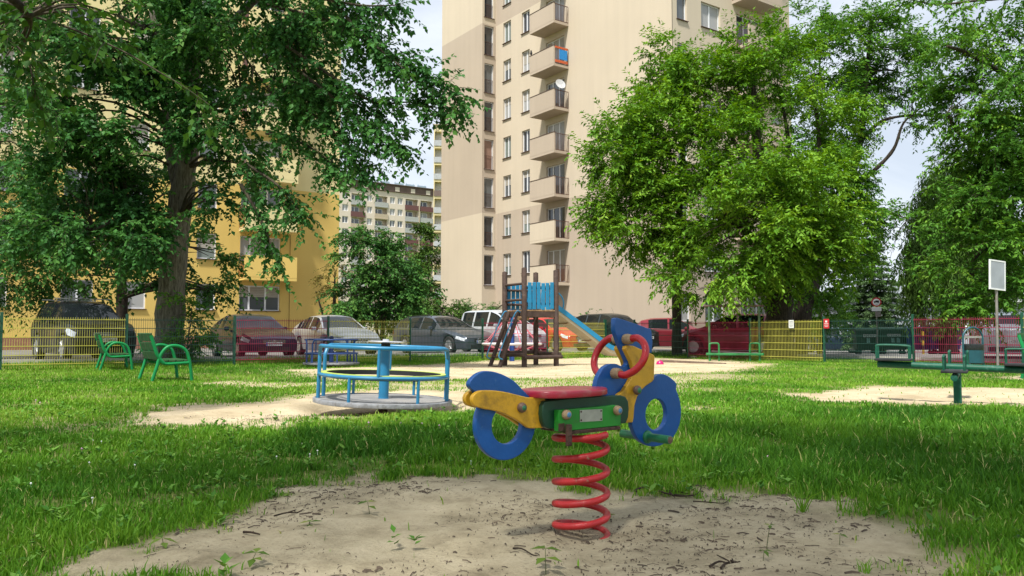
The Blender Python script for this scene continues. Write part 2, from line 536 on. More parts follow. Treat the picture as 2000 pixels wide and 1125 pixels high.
rd = np_mesh('road', np.stack([PXk.ravel(), PYk.ravel(), (gz(PXk, PYk) + 0.012).ravel()], 1), np.stack([b_, b_ + 1, b_ + nu + 1, b_ + nu], 1), m_asphalt, smooth=True)
tag(rd, kind='structure')
kb = MB()
def kerb_run(a, b, n):
    for k in range(n):
        p = a.lerp(b, k / n); q = a.lerp(b, (k + 0.985) / n)
        p.z = gzf(p.x, p.y) + 0.05; q.z = gzf(q.x, q.y) + 0.05
        kb.bar(p, q, 0.12, 0.14)
kerb_run(site(-14, 24.12), site(22.9, 24.12), 37); kerb_run(site(22.92, 24.1), site(22.92, -4), 28)
tag(kb.build('kerb', m_kerb), kind='structure')

# ------------------------------------------------------------------ grass
m_grass = leaf_mat('grass_blade', [(0.040, 0.130, 0.014), (0.085, 0.225, 0.020), (0.150, 0.310, 0.028), (0.26, 0.40, 0.06), (0.48, 0.42, 0.19)], rough=0.5, trans=0.3, spec=0.25)
TALL = [poly([(1330, 830), (1500, 800), (1800, 800), (2100, 805), (2200, 960), (1800, 985), (1600, 955), (1350, 935)]),
        poly([(560, 860), (760, 850), (1000, 820), (1200, 850), (1250, 930), (870, 918), (640, 925)])]
def scatter(y0, y1, dens, margin=0.12):
    A = (0.643 + margin) * (y1 ** 2 - y0 ** 2)
    N = int(A * dens)
    y = np.sqrt(RNG.random(N) * (y1 ** 2 - y0 ** 2) + y0 ** 2)
    x = (RNG.random(N) * 2 - 1) * (0.643 + margin) * y
    return np.stack([x, y], 1)
def blades(P, h, w, lean, tone, seg):
    N = len(P)
    z = gz(P[:, 0], P[:, 1])
    ang = RNG.random(N) * 2 * np.pi
    la = RNG.random(N) * 2 * np.pi
    sx, sy = np.cos(ang) * w / 2, np.sin(ang) * w / 2
    lx, ly = np.cos(la) * lean * h, np.sin(la) * lean * h
    B0 = np.stack([P[:, 0] - sx, P[:, 1] - sy, z - 0.008], 1); B1 = np.stack([P[:, 0] + sx, P[:, 1] + sy, z - 0.008], 1)
    hz = h * np.sqrt(np.clip(1 - lean ** 2 * 0.8, 0.08, 1))
    T = np.stack([P[:, 0] + lx, P[:, 1] + ly, z + hz], 1)
    if seg == 1:
        V = np.stack([B0, B1, T], 1).reshape(-1, 3); i = np.arange(N)[:, None] * 3
        return V, i + np.array([[0, 1, 2]]), np.repeat(tone, 3)
    mx, my = P[:, 0] + lx * 0.36, P[:, 1] + ly * 0.36
    mz = z + hz * 0.62
    M0 = np.stack([mx - sx * 0.8, my - sy * 0.8, mz], 1); M1 = np.stack([mx + sx * 0.8, my + sy * 0.8, mz], 1)
    V = np.stack([B0, B1, M1, M0, T], 1).reshape(-1, 3); i = np.arange(N) * 5
    F = np.concatenate([np.stack([i, i + 1, i + 2], 1), np.stack([i, i + 2, i + 3], 1), np.stack([i + 3, i + 2, i + 4], 1)])
    return V, F, np.repeat(tone, 5)
def on_paving(P):
    u = CU * P[:, 0] + SU * P[:, 1]; v = -SU * P[:, 0] + CU * P[:, 1]
    return (v > 24.05) | (u > 22.85)
GV, GFc, GT = [], [], []; off = 0
for y0, y1, dens, h0, w0, seg in ((2.3, 5.2, 8600, 0.080, 0.0056, 2), (5.2, 8.5, 4800, 0.08, 0.0074, 2), (8.5, 14, 1500, 0.080, 0.013, 2), (14, 24, 600, 0.085, 0.022, 1), (24, 34, 240, 0.12, 0.035, 1)):
    P = scatter(y0, y1, dens)
    # clump
    P = P + (RNG.random(P.shape) - 0.5) * 0.02
    s = sand_at(P)
    cl = fbm(P[:, 0] * 3.1, P[:, 1] * 3.1, 40, 3)
    keep = (RNG.random(len(P)) > np.clip(s * 1.03, 0, 0.9985 if y1 < 9 else 0.992)) & (RNG.random(len(P)) < 0.22 + 1.1 * smooth(0.28, 0.58, cl)) & ~on_paving(P)
    P, s, cl = P[keep], s[keep], cl[keep]
    d = np.hypot(P[:, 0] - RB.x, P[:, 1] - RB.y); kk = (d > 0.5); P, s, cl = P[kk], s[kk], cl[kk]
    N = len(P)
    tall = np.zeros(N)
    for t in TALL: tall = np.maximum(tall, smooth(-0.35, 0.45, sdist(P, t) + (cl - 0.5)))
    h = 0.54 * h0 * (0.45 + 0.9 * RNG.random(N)) * (0.6 + 0.8 * cl) * (1 + 0.9 * tall) * (1 - 0.45 * s)
    fence_v = -SU * P[:, 0] + CU * P[:, 1]
    h = h * (1 + 0.9 * smooth(20.2, 20.7, fence_v))
    big = RNG.random(N)
    h = np.where(big > 0.985, h * 1.7, h)
    w = w0 * (0.6 + 0.8 * RNG.random(N)) * (1 + 0.25 * tall)
    lean = np.clip(0.15 + 0.65 * RNG.random(N) ** 1.2, 0, 0.95)
    hue = fbm(P[:, 0] * 0.8, P[:, 1] * 0.8, 60, 3)
    tone = np.clip(-0.02 + 0.85 * (hue - 0.1) + 0.30 * (RNG.random(N) - 0.5) + 0.14 * s - 0.24 * tall + 0.06 * smooth(5.5, 8.0, P[:, 1]), 0.0, 0.78)
    tone = np.where(RNG.random(N) < 0.035 + 0.10 * s, 0.85 + 0.15 * RNG.random(N), tone)
    V, F, T = blades(P, h, w, lean, tone, seg)
    GV.append(V); GFc.append(F + off); GT.append(T); off += len(V)
grass = np_mesh('grass', np.concatenate(GV), np.concatenate(GFc), m_grass, {'tone': np.concatenate(GT)})
tag(grass, 'green lawn grass growing around the bare sand patches', 'grass', kind='stuff')

# broad weed leaves (plantain, clover, dandelion) in the near lawn
m_weed = leaf_mat('weed_leaf', [(0.05, 0.15, 0.02), (0.09, 0.22, 0.03), (0.16, 0.29, 0.05)], rough=0.5, trans=0.25)
def leaf_quads(p, d, nrm, L, W, fold=0.12):
    """rhombic folded leaves: base, left, tip, right"""
    s = np.cross(d, nrm); s /= np.linalg.norm(s, axis=1, keepdims=True) + 1e-9
    n2 = np.cross(s, d)
    L = L[:, None]; W = W[:, None]
    mid = p + d * L * 0.42
    up = n2 * W * fold
    V = np.stack([p, mid + s * W * 0.5 + up, p + d * L - n2 * L * 0.08, mid - s * W * 0.5 + up], 1).reshape(-1, 3)
    i = np.arange(len(p)) * 4
    F = np.concatenate([np.stack([i, i + 1, i + 2], 1), np.stack([i, i + 2, i + 3], 1)])
    return V, F
P = scatter(2.3, 9, 38); s = sand_at(P); P = P[RNG.random(len(P)) > s * 0.985]
n_ros = len(P); k = 7
Pc = np.repeat(P, k, 0)
ang = RNG.random(len(Pc)) * 2 * np.pi
el = 0.15 + 0.7 * RNG.random(len(Pc))
d = np.stack([np.cos(ang) * np.cos(el), np.sin(ang) * np.cos(el), np.sin(el)], 1)
p3 = np.stack([Pc[:, 0], Pc[:, 1], gz(Pc[:, 0], Pc[:, 1]) + 0.005 + 0.05 * RNG.random(len(Pc))], 1)
sz = np.repeat(0.5 + RNG.random(n_ros), k)
V, F = leaf_quads(p3, d, np.tile([[0, 0, 1.0]], (len(Pc), 1)), (0.018 + 0.030 * RNG.random(len(Pc))) * sz, (0.013 + 0.012 * RNG.random(len(Pc))) * sz)
weeds = np_mesh('weeds', V, F, m_weed, {'tone': np.repeat(np.clip(RNG.random(len(Pc)), 0, 1), 4)})
tag(weeds, 'low broad weed leaves scattered through the near lawn', 'weeds', kind='stuff')

# small blossoms in the lawn: white daisies and pale purple clover heads
m_clover = M('clover_blossom', (0.50, 0.30, 0.42), rough=0.8, var=0.3, vscale=90)
m_daisy = M('daisy_blossom', (0.8, 0.8, 0.78), rough=0.8, var=0.05)
for nm, mt, spots, rad, lab in (
    ('clover_blossoms', m_clover, [(160, 888), (70, 787), (78, 792), (720, 837), (783, 838), (824, 839), (890, 837), (858, 843), (790, 846), (1640, 862), (1500, 905), (590, 880)], 0.009, 'pale purple clover heads dotted in the lawn'),
    ('daisy_blossoms', m_daisy, [(181, 871), (198, 873), (174, 917), (263, 922), (180, 990), (605, 900), (620, 893), (712, 866), (920, 915), (1360, 822), (1655, 860), (1425, 905), (540, 905), (60, 960)], 0.0055, 'tiny white daisies dotted in the near lawn')):
    b = MB()
    for x, y in spots:
        p = gp(x, y); z = gzf(p.x, p.y) + 0.042
        b.lathe([(0.0, z - rad), (rad * 0.8, z - rad * 0.5), (rad, z), (rad * 0.7, z + rad * 0.7), (0, z + rad)], 7, (p.x, p.y, 0))
        b.tube([(p.x, p.y, z - 0.06), (p.x, p.y, z - rad)], 0.0012, 4)
    tag(b.build(nm, mt), lab, 'flowers', kind='stuff')

# ------------------------------------------------------------------ litter on the sand: bits of twig, bud scales, bark
m_litter = M('twig_litter', (0.07, 0.05, 0.032), rough=0.9, var=0.5, vscale=9)
P = scatter(2.4, 8.0, 1250, 0.1); s = sand_at(P)
cl = fbm(P[:, 0] * 1.9, P[:, 1] * 1.9, 77, 3)
P = P[(s > 0.35) & (RNG.random(len(P)) < smooth(0.28, 0.72, cl) * 1.1)]
N = len(P)
L = 0.004 + 0.055 * RNG.random(N) ** 6; W = 0.0014 + 0.0060 * RNG.random(N) ** 3
a = RNG.random(N) * np.pi * 2
dx, dy = np.cos(a), np.sin(a)
z0 = gz(P[:, 0], P[:, 1]) + ((fbm(P[:, 0] * 7, P[:, 1] * 7, 5, 3) - 0.5) * 0.034 + (fbm(P[:, 0] * 2.2, P[:, 1] * 2.2, 6, 2) - 0.5) * 0.04)
z1 = z0 + 0.002 + 0.003 * RNG.random(N); z0 = z0 + 0.001
bend = (RNG.random(N) - 0.5) * 0.22 * L
Va = np.stack([P[:, 0] - dx * L / 2, P[:, 1] - dy * L / 2, z0], 1)
Vm = np.stack([P[:, 0] - dy * bend, P[:, 1] + dx * bend, z1], 1)
Vb = np.stack([P[:, 0] + dx * L / 2, P[:, 1] + dy * L / 2, z0], 1)
sd = np.stack([-dy * W / 2, dx * W / 2, np.zeros(N)], 1); up = np.stack([np.zeros(N), np.zeros(N), W * 0.9], 1)
V = np.stack([Va - sd, Va + sd, Va + up, Vm - sd, Vm + sd, Vm + up, Vb - sd, Vb + sd, Vb + up], 1).reshape(-1, 3)
i = (np.arange(N) * 9)[:, None]
F = np.concatenate([i + np.array([q]) for q in ([0, 3, 5, 2], [3, 6, 8, 5], [1, 2, 5, 4], [4, 5, 8, 7])])
tag(np_mesh('sand_litter', V, F, m_litter), 'dark bits of twig and bark strewn on the sand', 'litter', kind='stuff')
# ------------------------------------------------------------------ apartment blocks
def wallm(name, col, d=0.03): return wall_mat(name, col)
m_cream = wallm('render_cream', (0.55, 0.47, 0.36)); m_tan = wallm('render_tan', (0.44, 0.365, 0.285))
m_ochre = wallm('render_ochre', (0.62, 0.44, 0.13)); m_paley = wallm('render_pale_yellow', (0.70, 0.60, 0.31))
m_reveal = wallm('reveal_render', (0.52, 0.41, 0.27))
m_pvc = M('window_pvc', (0.72, 0.73, 0.75), rough=0.4, var=0.03)
m_sill = M('brown_sill', (0.085, 0.045, 0.035), rough=0.6, var=0.1)
m_blind = M('blind_slats', (0.36, 0.33, 0.28), rough=0.7, var=0.1)
m_rail = M('brown_railing', (0.10, 0.045, 0.03), rough=0.6, var=0.15)
m_gl = [glass_mat('pane_dark', (0.03, 0.035, 0.04)), glass_mat('pane_mid', (0.10, 0.11, 0.115), 0.08), glass_mat('pane_curtain', (0.34, 0.34, 0.33), 0.2, 0.5), glass_mat('pane_blind', (0.17, 0.20, 0.18), 0.25, 0.5), glass_mat('pane_brown_blind', (0.26, 0.16, 0.12), 0.3, 0.4)]

def facade(parent, O, rz, s0, s1, z0, z1, holes, mat, depth=0.20, name='wall', back=True):
    """flat wall along local x, outward -y, with window openings and reveals"""
    S_ = sorted({s0, s1, *[h[0] for h in holes], *[h[1] for h in holes]}); Z_ = sorted({z0, z1, *[h[2] for h in holes], *[h[3] for h in holes]})
    S_ = [s for s in S_ if s0 <= s <= s1]; Z_ = [z for z in Z_ if z0 <= z <= z1]
    b = MB()
    for i in range(len(S_) - 1):
        for j in range(len(Z_) - 1):
            a, c = (S_[i] + S_[i + 1]) / 2, (Z_[j] + Z_[j + 1]) / 2
            if any(h[0] < a < h[1] and h[2] < c < h[3] for h in holes): continue
            b.quad((S_[i], 0, Z_[j]), (S_[i + 1], 0, Z_[j]), (S_[i + 1], 0, Z_[j + 1]), (S_[i], 0, Z_[j + 1]))
    for h in holes:
        a, c, d, e = h[:4]
        d2, e2 = max(d, z0), min(e, z1)
        if e2 <= d2: continue
        b.quad((a, 0, d2), (a, 0, e2), (a, depth, e2), (a, depth, d2)); b.quad((c, 0, d2), (c, depth, d2), (c, depth, e2), (c, 0, e2))
        if e <= z1: b.quad((a, 0, e), (c, 0, e), (c, depth, e), (a, depth, e))
        if d >= z0: b.quad((a, 0, d), (a, depth, d), (c, depth, d), (c, 0, d))
    me = bpy.data.meshes.new(name); me.from_pydata(b.v, [], b.f); me.materials.append(mat); me.update()
    o = bpy.data.objects.new(name, me); o.location = O; o.rotation_euler = (0, 0, rz)
    return link(o, parent)

_win = {}
def window(parent, O, rz, s, z, w, h, bays, pane, depth=0.16, sill=True, fw=0.06, sillout=0.06, blinds=0.0):
    """white frame (the part) with a pane for each bay and a sill"""
    ca, sa = math.cos(rz), math.sin(rz)
    loc = (O[0] + ca * s - sa * depth, O[1] + sa * s + ca * depth, O[2] + z)
    key = (round(w, 3), round(h, 3), tuple(bays), fw)
    if key not in _win:
        b = MB()
        xs = [0.0]
        for f in bays: xs.append(xs[-1] + f * w)
        b.box((w / 2, 0, fw / 2), (w, 0.06, fw)); b.box((w / 2, 0, h - fw / 2), (w, 0.06, fw))
        for i, x in enumerate(xs):
            ww = fw if i in (0, len(xs) - 1) else fw * 1.5
            xx = min(max(x, ww / 2), w - ww / 2)
            b.box((xx, -0.001, h / 2), (ww, 0.058, h - 2 * fw))
        me = b.build('window', m_pvc); _win[key] = (me.data, xs); bpy.data.objects.remove(me)
    me, xs = _win[key]
    o = link(bpy.data.objects.new('window', me), parent); o.location = loc; o.rotation_euler = (0, 0, rz)
    for i in range(len(bays)):
        pw = (xs[i + 1] - xs[i])
        k2 = ('pane', round(pw, 3), round(h, 3))
        if k2 not in _win:
            b = MB(); b.box((0, 0, 0), (pw - fw * 0.9, 0.012, h - fw * 1.8)); q = b.build('pane', m_gl[0]); _win[k2] = q.data; bpy.data.objects.remove(q)
        kk = (k2, pane)
        if kk not in _win:
            d = _win[k2].copy(); d.materials.clear(); d.materials.append(m_gl[pane]); _win[kk] = d
        q = link(bpy.data.objects.new('pane', _win[kk]), o); q.location = ((xs[i] + xs[i + 1]) / 2, 0.012, h / 2)
    if blinds and rw.random() < blinds:
        f = rw.choice((0.3, 0.45, 0.6, 0.8)); kb_ = ('blind', round(w, 3), round(h, 3), f)
        if kb_ not in _win:
            b = MB(); nb_ = max(3, int((h - 2 * fw) * f / 0.09))
            for i in range(nb_): b.box((w / 2, -0.006, h - fw - (i + 0.5) * (h - 2 * fw) * f / nb_), (w - 2.2 * fw, 0.010, (h - 2 * fw) * f / nb_ * 0.9))
            q = b.build('blind', m_blind); _win[kb_] = q.data; bpy.data.objects.remove(q)
        link(bpy.data.objects.new('blind', _win[kb_]), o)
    if sill:
        k3 = ('sill', round(w, 3), sillout)
        if k3 not in _win:
            b = MB(); b.box((w / 2, -(depth + sillout) / 2 - 0.03, -0.012), (w + 0.10, depth + sillout, 0.03)); q = b.build('sill', m_sill); _win[k3] = q.data; bpy.data.objects.remove(q)
        link(bpy.data.objects.new('sill', _win[k3]), o)
    return o

def railing(parent, a, b_, z0, z1, n, mat=None, name='railing'):
    b = MB(); a = Vector(a); b_ = Vector(b_)
    for z in (z0, z1): b.bar((*a.xy, z), (*b_.xy, z), 0.035)
    for k in range(n + 1):
        p = a.lerp(b_, k / n); b.bar((p.x, p.y, z0), (p.x, p.y, z1), 0.018)
    return b.build(name, mat or m_rail, parent)

def storey_rows(z, step, n): return [z + step * k for k in range(n)]
rw = random.Random(5)
# --- the beige tower block: local x runs along the right hand front, local y along the left hand front
BB = site(0, 0) + Vector((8.7, 42.3, 0)); BB.z = gzf(BB.x, BB.y) - 0.1
HT = 31.0; ST = 2.75
bb = empty('apartment_block', BB, SA); tag(bb, 'tall beige tower block with stacked balconies and slit stair windows', 'building')
ROT = -math.pi / 2
# right-hand front (normal -y)
rows = [z for z in storey_rows(1.6, ST, 11)]
holesF = [(0.35, 1.15, z, z + 1.45) for z in rows] + [(2.3, 3.9, z, z + 1.45) for z in rows] + [(5.3, 7.6, z - (0.55 if k > 0 else 0), z + 1.45) for k, z in enumerate(rows)] + [(8.5, 9.5, z, z + 1.45) for z in rows]
W1 = 10.3
facade(bb, (0, 0, 0), 0, 0, W1, 0, 9.45, holesF, m_tan); facade(bb, (0, 0, 0), 0, 0, W1, 9.45, 23.1, holesF, m_cream); facade(bb, (0, 0, 0), 0, 0, W1, 23.1, HT, holesF, m_tan)
for k, z in enumerate(rows):
    window(bb, (0, 0, 0), 0, 0.35, z, 0.80, 1.45, (1,), rw.choice((0, 1, 2, 1)))
    window(bb, (0, 0, 0), 0, 2.3, z, 1.6, 1.45, (0.5, 0.5), rw.choice((1, 2, 1, 3)))
    window(bb, (0, 0, 0), 0, 5.3, z - (0.55 if k > 0 else 0), 2.3, 1.45 + (0.55 if k > 0 else 0), (0.33, 0.33, 0.34), rw.choice((0, 1, 2)), sill=k == 0)
    window(bb, (0, 0, 0), 0, 8.5, z, 1.0, 1.45, (1,), rw.choice((0, 1, 2)))
    if k > 0:
        zb = z - 0.75
        b = MB(); b.box((6.45, -0.6, zb), (3.0, 1.2, 0.16)); b.box((6.45, -1.14, zb + 0.62), (3.0, 0.12, 1.10)); o = b.build('balcony', m_tan if zb > 9 else m_cream, bb)
        railing(o, (4.97, -1.15), (4.97, -0.02), zb + 0.16, zb + 1.16, 8)
        b = MB(); b.box((6.45, -1.14, zb + 1.185), (3.06, 0.16, 0.03)); b.build('coping', m_sill, o)
# left-hand front (normal -x, local y from the corner backwards)
zA = storey_rows(2.25, ST, 10)
zB = [20.45 - ST * k for k in range(7)] + [23.2, 25.95, 28.7]
Y0, Y1, YB0, YB1 = 0.0, 17.2, 8.9, 11.45
def Ly(y): return -y      # facade() runs along local x after a quarter turn: s = -y
holes2 = [(-16.25, -15.3, z, z + 1.5) for z in zA] + [(-13.99, -13.08, z, z + 1.5) for z in zA] + [(-11.25, -9.35, z + 0.25, z + 2.35) for z in zB]
for z0, z1, mA, mB in ((0, 9.45, m_tan, m_tan), (9.45, 23.1, m_cream, m_cream), (23.1, HT, m_tan, m_cream)):
    facade(bb, (0, 0, 0), ROT, -Y1, -9.2, z0, z1, holes2, mA)
    facade(bb, (0, 0, 0), ROT, -9.2, -6.4, z0, z1, [], mB)
    facade(bb, (-0.06, 0, 0), ROT, -6.4, 0.02, z0, z1, [], mB)
b = MB(); b.box((-0.05, 3.2, 0.75), (0.08, 6.45, 1.5)); b.build('plinth', m_cream, bb)
b = MB(); b.box((W1 / 2, -0.04, 0.6), (W1 - 0.1, 0.06, 1.1)); b.build('plinth', m_cream, bb)
for z in zA:
    window(bb, (0, 0, 0), ROT, -16.25, z, 0.95, 1.5, (0.5, 0.5), rw.choice((0, 1, 3, 2)), blinds=0.5)
    window(bb, (0, 0, 0), ROT, -13.99, z, 0.91, 1.5, (0.5, 0.5), rw.choice((0, 1, 3, 2)), blinds=0.5)
m_towel = M('blue_cloth', (0.02, 0.22, 0.55), rough=0.9, var=0.2, vscale=20)
m_orange = M('orange_cloth', (0.5, 0.10, 0.03), rough=0.9, var=0.2, vscale=20)
for k, z in enumerate(zB):
    window(bb, (0, 0, 0), ROT, -11.25, z + 0.25, 1.9, 2.1, (0.3, 0.35, 0.35), rw.choice((0, 1, 2, 4)), sill=False, blinds=0.4)
    mm = m_cream if z < 8.5 else m_tan
    yc = (YB0 + YB1) / 2; ly = YB1 - YB0
    b = MB(); b.box((-0.6, yc, z + 0.08), (1.2, ly, 0.17)); b.box((-1.15, yc, z + 0.72), (0.11, ly, 1.12)); b.box((-0.6, YB1 - 0.06, z + 0.72), (1.0, 0.10, 1.12))
    o = b.build('balcony', mm, bb)
    b = MB(); b.box((-1.15, yc, z + 1.295), (0.15, ly + 0.04, 0.03)); b.build('coping', m_sill, o)
    railing(o, (-1.16, YB0 + 0.02), (-0.03, YB0 + 0.02), z + 0.20, z + 1.24, 9)
    if k == 1:
        b = MB(); b.box((-0.45, YB0 - 0.02, z + 0.78), (0.62, 0.03, 0.62)); c = b.build('hung_cloth', m_towel, o)
        b = MB(); b.box((-0.6, YB0 - 0.015, z + 0.32), (1.0, 0.03, 0.16)); b.box((-0.6, YB0 - 0.015, z + 1.2), (1.0, 0.05, 0.12)); b.build('flower_box', m_orange, o)
    if k in (4, 5, 6): pass
# stair strip: narrow front turned to the right, with tall windows
holes3 = [(-0.98, -0.18, 20.85 - ST * j, 20.85 - ST * j + 2.15) for j in range(-3, 7)] + [(-0.98, -0.18, 0.35, 2.45)]
for z0, z1, mA in ((0, 9.45, m_cream), (9.45, 23.1, m_tan), (23.1, HT, m_cream)):
    facade(bb, (0, 17.2, 0), 0, -1.16, 0, z0, z1, holes3, mA)
    facade(bb, (-1.16, 0, 0), ROT, -22.95, -17.2, z0, z1, [], mA)
for j in range(-3, 7):
    z = 20.85 - ST * j
    w = window(bb, (0, 17.2, 0), 0, -0.98, z, 0.80, 2.15, (1,), rw.choice((0, 1, 4, 0)), sillout=0.04)
    b = MB(); b.bar((0.02, -0.05, 1.0), (0.78, -0.05, 1.0), 0.02)
    for q in range(9): b.bar((0.04 + 0.09 * q, -0.05, 0.05), (0.04 + 0.09 * q, -0.05, 1.0), 0.010)
    b.build('guard_rail', m_rail, w)
b = MB(); b.box((-0.58, 17.3, 1.4), (0.8, 0.05, 2.1)); b.build('door', M('brown_door', (0.10, 0.055, 0.04), rough=0.6), bb)
# hidden sides and roof so the block is closed
b = MB(); b.quad((W1, 0, 0), (W1, 22.95, 0), (W1, 22.95, HT), (W1, 0, HT)); b.quad((W1, 22.95, 0), (-1.16, 22.95, 0), (-1.16, 22.95, HT), (W1, 22.95, HT)); b.build('rear_wall', m_cream, bb)
b = MB(); b.add([(0, 0, HT), (W1, 0, HT), (W1, 22.95, HT), (-1.16, 22.95, HT), (-1.16, 17.2, HT), (0, 17.2, HT)], [(0, 1, 2, 3, 4, 5)]); b.build('roof', m_asphalt, bb)
# satellite dish on one balcony, magpie on a parapet
dz = 20.45 - ST * 2
b = MB(); b.lathe([(0.0, 0.06), (0.18, 0.045), (0.33, 0.0), (0.34, 0.005), (0.18, 0.06), (0, 0.075)], 20, axis='Y'); b.tube([(0, 0, 0), (0, -0.3, -0.12)], 0.012, 5)
o = b.build('satellite_dish', M('dish_grey', (0.45, 0.46, 0.47), rough=0.4), smooth=True); o.matrix_world = Matrix.Translation(bb.matrix_world @ Vector((0, 0, 0)))
p = Matrix.Translation(BB) @ Matrix.Rotation(SA, 4, 'Z') @ Vector((-0.75, YB0 - 0.12, dz + 1.62)); o.location = p; o.rotation_euler = (R(-20), 0, SA + R(-10))
tag(o, 'grey satellite dish mounted on a balcony railing of the beige block', 'satellite dish')
p = Matrix.Translation(BB) @ Matrix.Rotation(SA, 4, 'Z') @ Vector((-1.15, YB1 - 0.1, 20.45 - ST + 1.31))
b = MB(); b.lathe([(0.0, -0.16), (0.05, -0.10), (0.085, 0.02), (0.06, 0.10), (0.045, 0.14), (0.05, 0.18), (0.0, 0.22)], 10); b.tube([(0, 0, -0.05), (0.09, 0, -0.20)], [0.03, 0.012], 6); b.tube([(-0.04, 0, 0.18), (-0.085, 0, 0.17)], [0.015, 0.003], 5)
o = b.build('pigeon', m_black, smooth=True, loc=(p.x, p.y, p.z + 0.16)); tag(o, 'dark pigeon perched on the end of a balcony parapet', 'bird')

# --- the yellow block at left: one long front along local x
YB = Vector((-10.2, 46.6, 0))
yb = empty('apartment_block', YB, SA); tag(yb, 'ochre and pale yellow block behind the left trees', 'building')
HY = 22.3
rowsY = storey_rows(2.05, 2.72, 7)
cols = [(-5.7, -3.45, 3), (-7.95, -6.95, 1), (-11.3, -10.4, 1), (-14.2, -12.8, 2), (-17.6, -16.4, 2), (-21.0, -19.6, 2)]
hY = [(a, c, z, z + 1.38) for a, c, n in cols for z in rowsY]
for z0, z1, mA in ((0.55, 8.95, m_ochre), (8.95, HY, m_paley)):
    facade(yb, (0, 0, 0), 0, -26, -2.9, z0, z1, hY, mA, depth=0.18)
    facade(yb, (0, -0.05, 0), 0, -2.9, 0, z0, z1, [], mA)
b = MB(); b.box((-13, -0.03, 0.2), (26.2, 0.1, 0.8)); b.build('plinth', M('brick_red_plinth', (0.26, 0.12, 0.075), rough=0.9, var=0.2, vscale=6), yb)
for z in rowsY:
    for a, c, n in cols:
        window(yb, (0, 0, 0), 0, a, z, c - a, 1.38, {1: (1,), 2: (0.5, 0.5), 3: (0.25, 0.4, 0.35)}[n], rw.choice((0, 3, 1, 2, 0)), depth=0.14, blinds=0.35)
for k, z in enumerate(rowsY[:-1]):
    zb = z + 1.62
    b = MB(); b.box((-4.35, -0.62, zb + 0.08), (2.85, 1.2, 0.16)); b.box((-4.35, -1.17, zb + 0.74), (2.85, 0.11, 1.16)); b.box((-2.98, -0.62, zb + 0.74), (0.10, 1.0, 1.16)); o = b.build('balcony', m_paley if zb > 4 else wallm('balcony_yellow', (0.70, 0.50, 0.15)), yb)
    railing(o, (-5.76, -1.18), (-5.76, -0.02), zb + 0.1, zb + 1.3, 8, M('rail_red_brown%d' % k, (0.16, 0.05, 0.03), rough=0.6))
b = MB(); b.quad((0, -0.05, 0), (0, 12, 0), (0, 12, HY), (0, -0.05, HY)); b.quad((0, 12, 0), (-26, 12, 0), (-26, 12, HY), (0, 12, HY)); b.quad((-26, 12, 0), (-26, 0, 0), (-26, 0, HY), (-26, 12, HY)); b.build('rear_wall', m_paley, yb)
b = MB(); b.quad((0, 0, HY), (0, 12, HY), (-26, 12, HY), (-26, 0, HY)); b.build('roof', m_asphalt, yb)

# --- the long block in the gap, far away
FB = Vector((-35.7, 179, 0)); fb = empty('apartment_block', FB, SA); tag(fb, 'far cream slab block with rows of loggias in the gap', 'building')
m_far = wallm('far_cream', (0.62, 0.545, 0.45)); m_fbal = M('far_balcony', (0.42, 0.35, 0.25), rough=0.8); m_loggia = M('loggia_tan_wall', (0.50, 0.42, 0.32), rough=0.9)  # loggia back wall is one even tan, darker than the facade
m_bbrown = M('balcony_brown', (0.12, 0.05, 0.045), rough=0.7); m_attic = M('attic_brown', (0.13, 0.085, 0.07), rough=0.8, var=0.2, vscale=0.8)
def fs(px): r = (px - 1000) / FPX; return (179 * r + 35.7) / (CU - SU * r)
wins = [(fs(666), fs(678)), (fs(715), fs(725)), (fs(760), fs(770)), (fs(775), fs(785)), (fs(640), fs(650))]
logs = [(fs(684), fs(710)), (fs(731), fs(755)), (fs(790.5), fs(815)), (fs(820), fs(843)), (fs(850), fs(872))]
rowsF = [31.0 - 2.72 * k for k in range(11)]
hF = [(a, c, z, z + 1.5) for a, c in wins for z in rowsF] + [(a, c, z - 1.0, z + 1.45) for a, c in logs for z in rowsF]
s0, s1 = fs(625), fs(905)
facade(fb, (0, 0, 0), 0, s0, s1, 0, 33.7, hF, m_far, depth=0.9)
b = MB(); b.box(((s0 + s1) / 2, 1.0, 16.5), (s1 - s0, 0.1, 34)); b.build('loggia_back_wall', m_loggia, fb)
for z in rowsF:
    for a, c in wins: window(fb, (0, 0, 0), 0, a, z, c - a, 1.5, (0.5, 0.5), rw.choice((1, 2, 2, 1)), depth=0.25, sill=False, fw=0.12)
    for a, c in logs:
        window(fb, (0, 0, 0), 0, a + 0.25, z - 0.9, (c - a) * 0.62, 2.2, (0.4, 0.6), rw.choice((0, 1, 2)), depth=0.86, sill=False, fw=0.12)
        b = MB(); b.box(((a + c) / 2, -0.12, z - 0.5), (c - a + 0.3, 0.12, 1.05)); b.box(((a + c) / 2, -0.05, z - 1.08), (c - a + 0.3, 0.5, 0.14))
        b.build('balcony', rw.choice((m_fbal, m_fbal, m_bbrown, M('bal_grey', (0.35, 0.36, 0.34), rough=0.8) if 'bal_grey' not in bpy.data.materials else bpy.data.materials['bal_grey'])), fb)
b = MB(); b.box(((s0 + s1) / 2, 3.0, 34.55), (s1 - s0 + 0.6, 6.6, 1.6)); at_ = b.build('attic', m_attic, fb)
for k in range(9):
    b = MB(); b.box((s0 + (s1 - s0) * (k + 0.5) / 9, -0.33, 34.4), (1.1, 0.1, 1.0)); b.build('attic_panel', m_far, at_)
b = MB(); b.box(((s0 + s1) / 2, 3.0, 35.42), (s1 - s0 + 1.2, 7.4, 0.14)); b.build('roof', M('far_roof', (0.12, 0.09, 0.08), rough=0.8), fb)
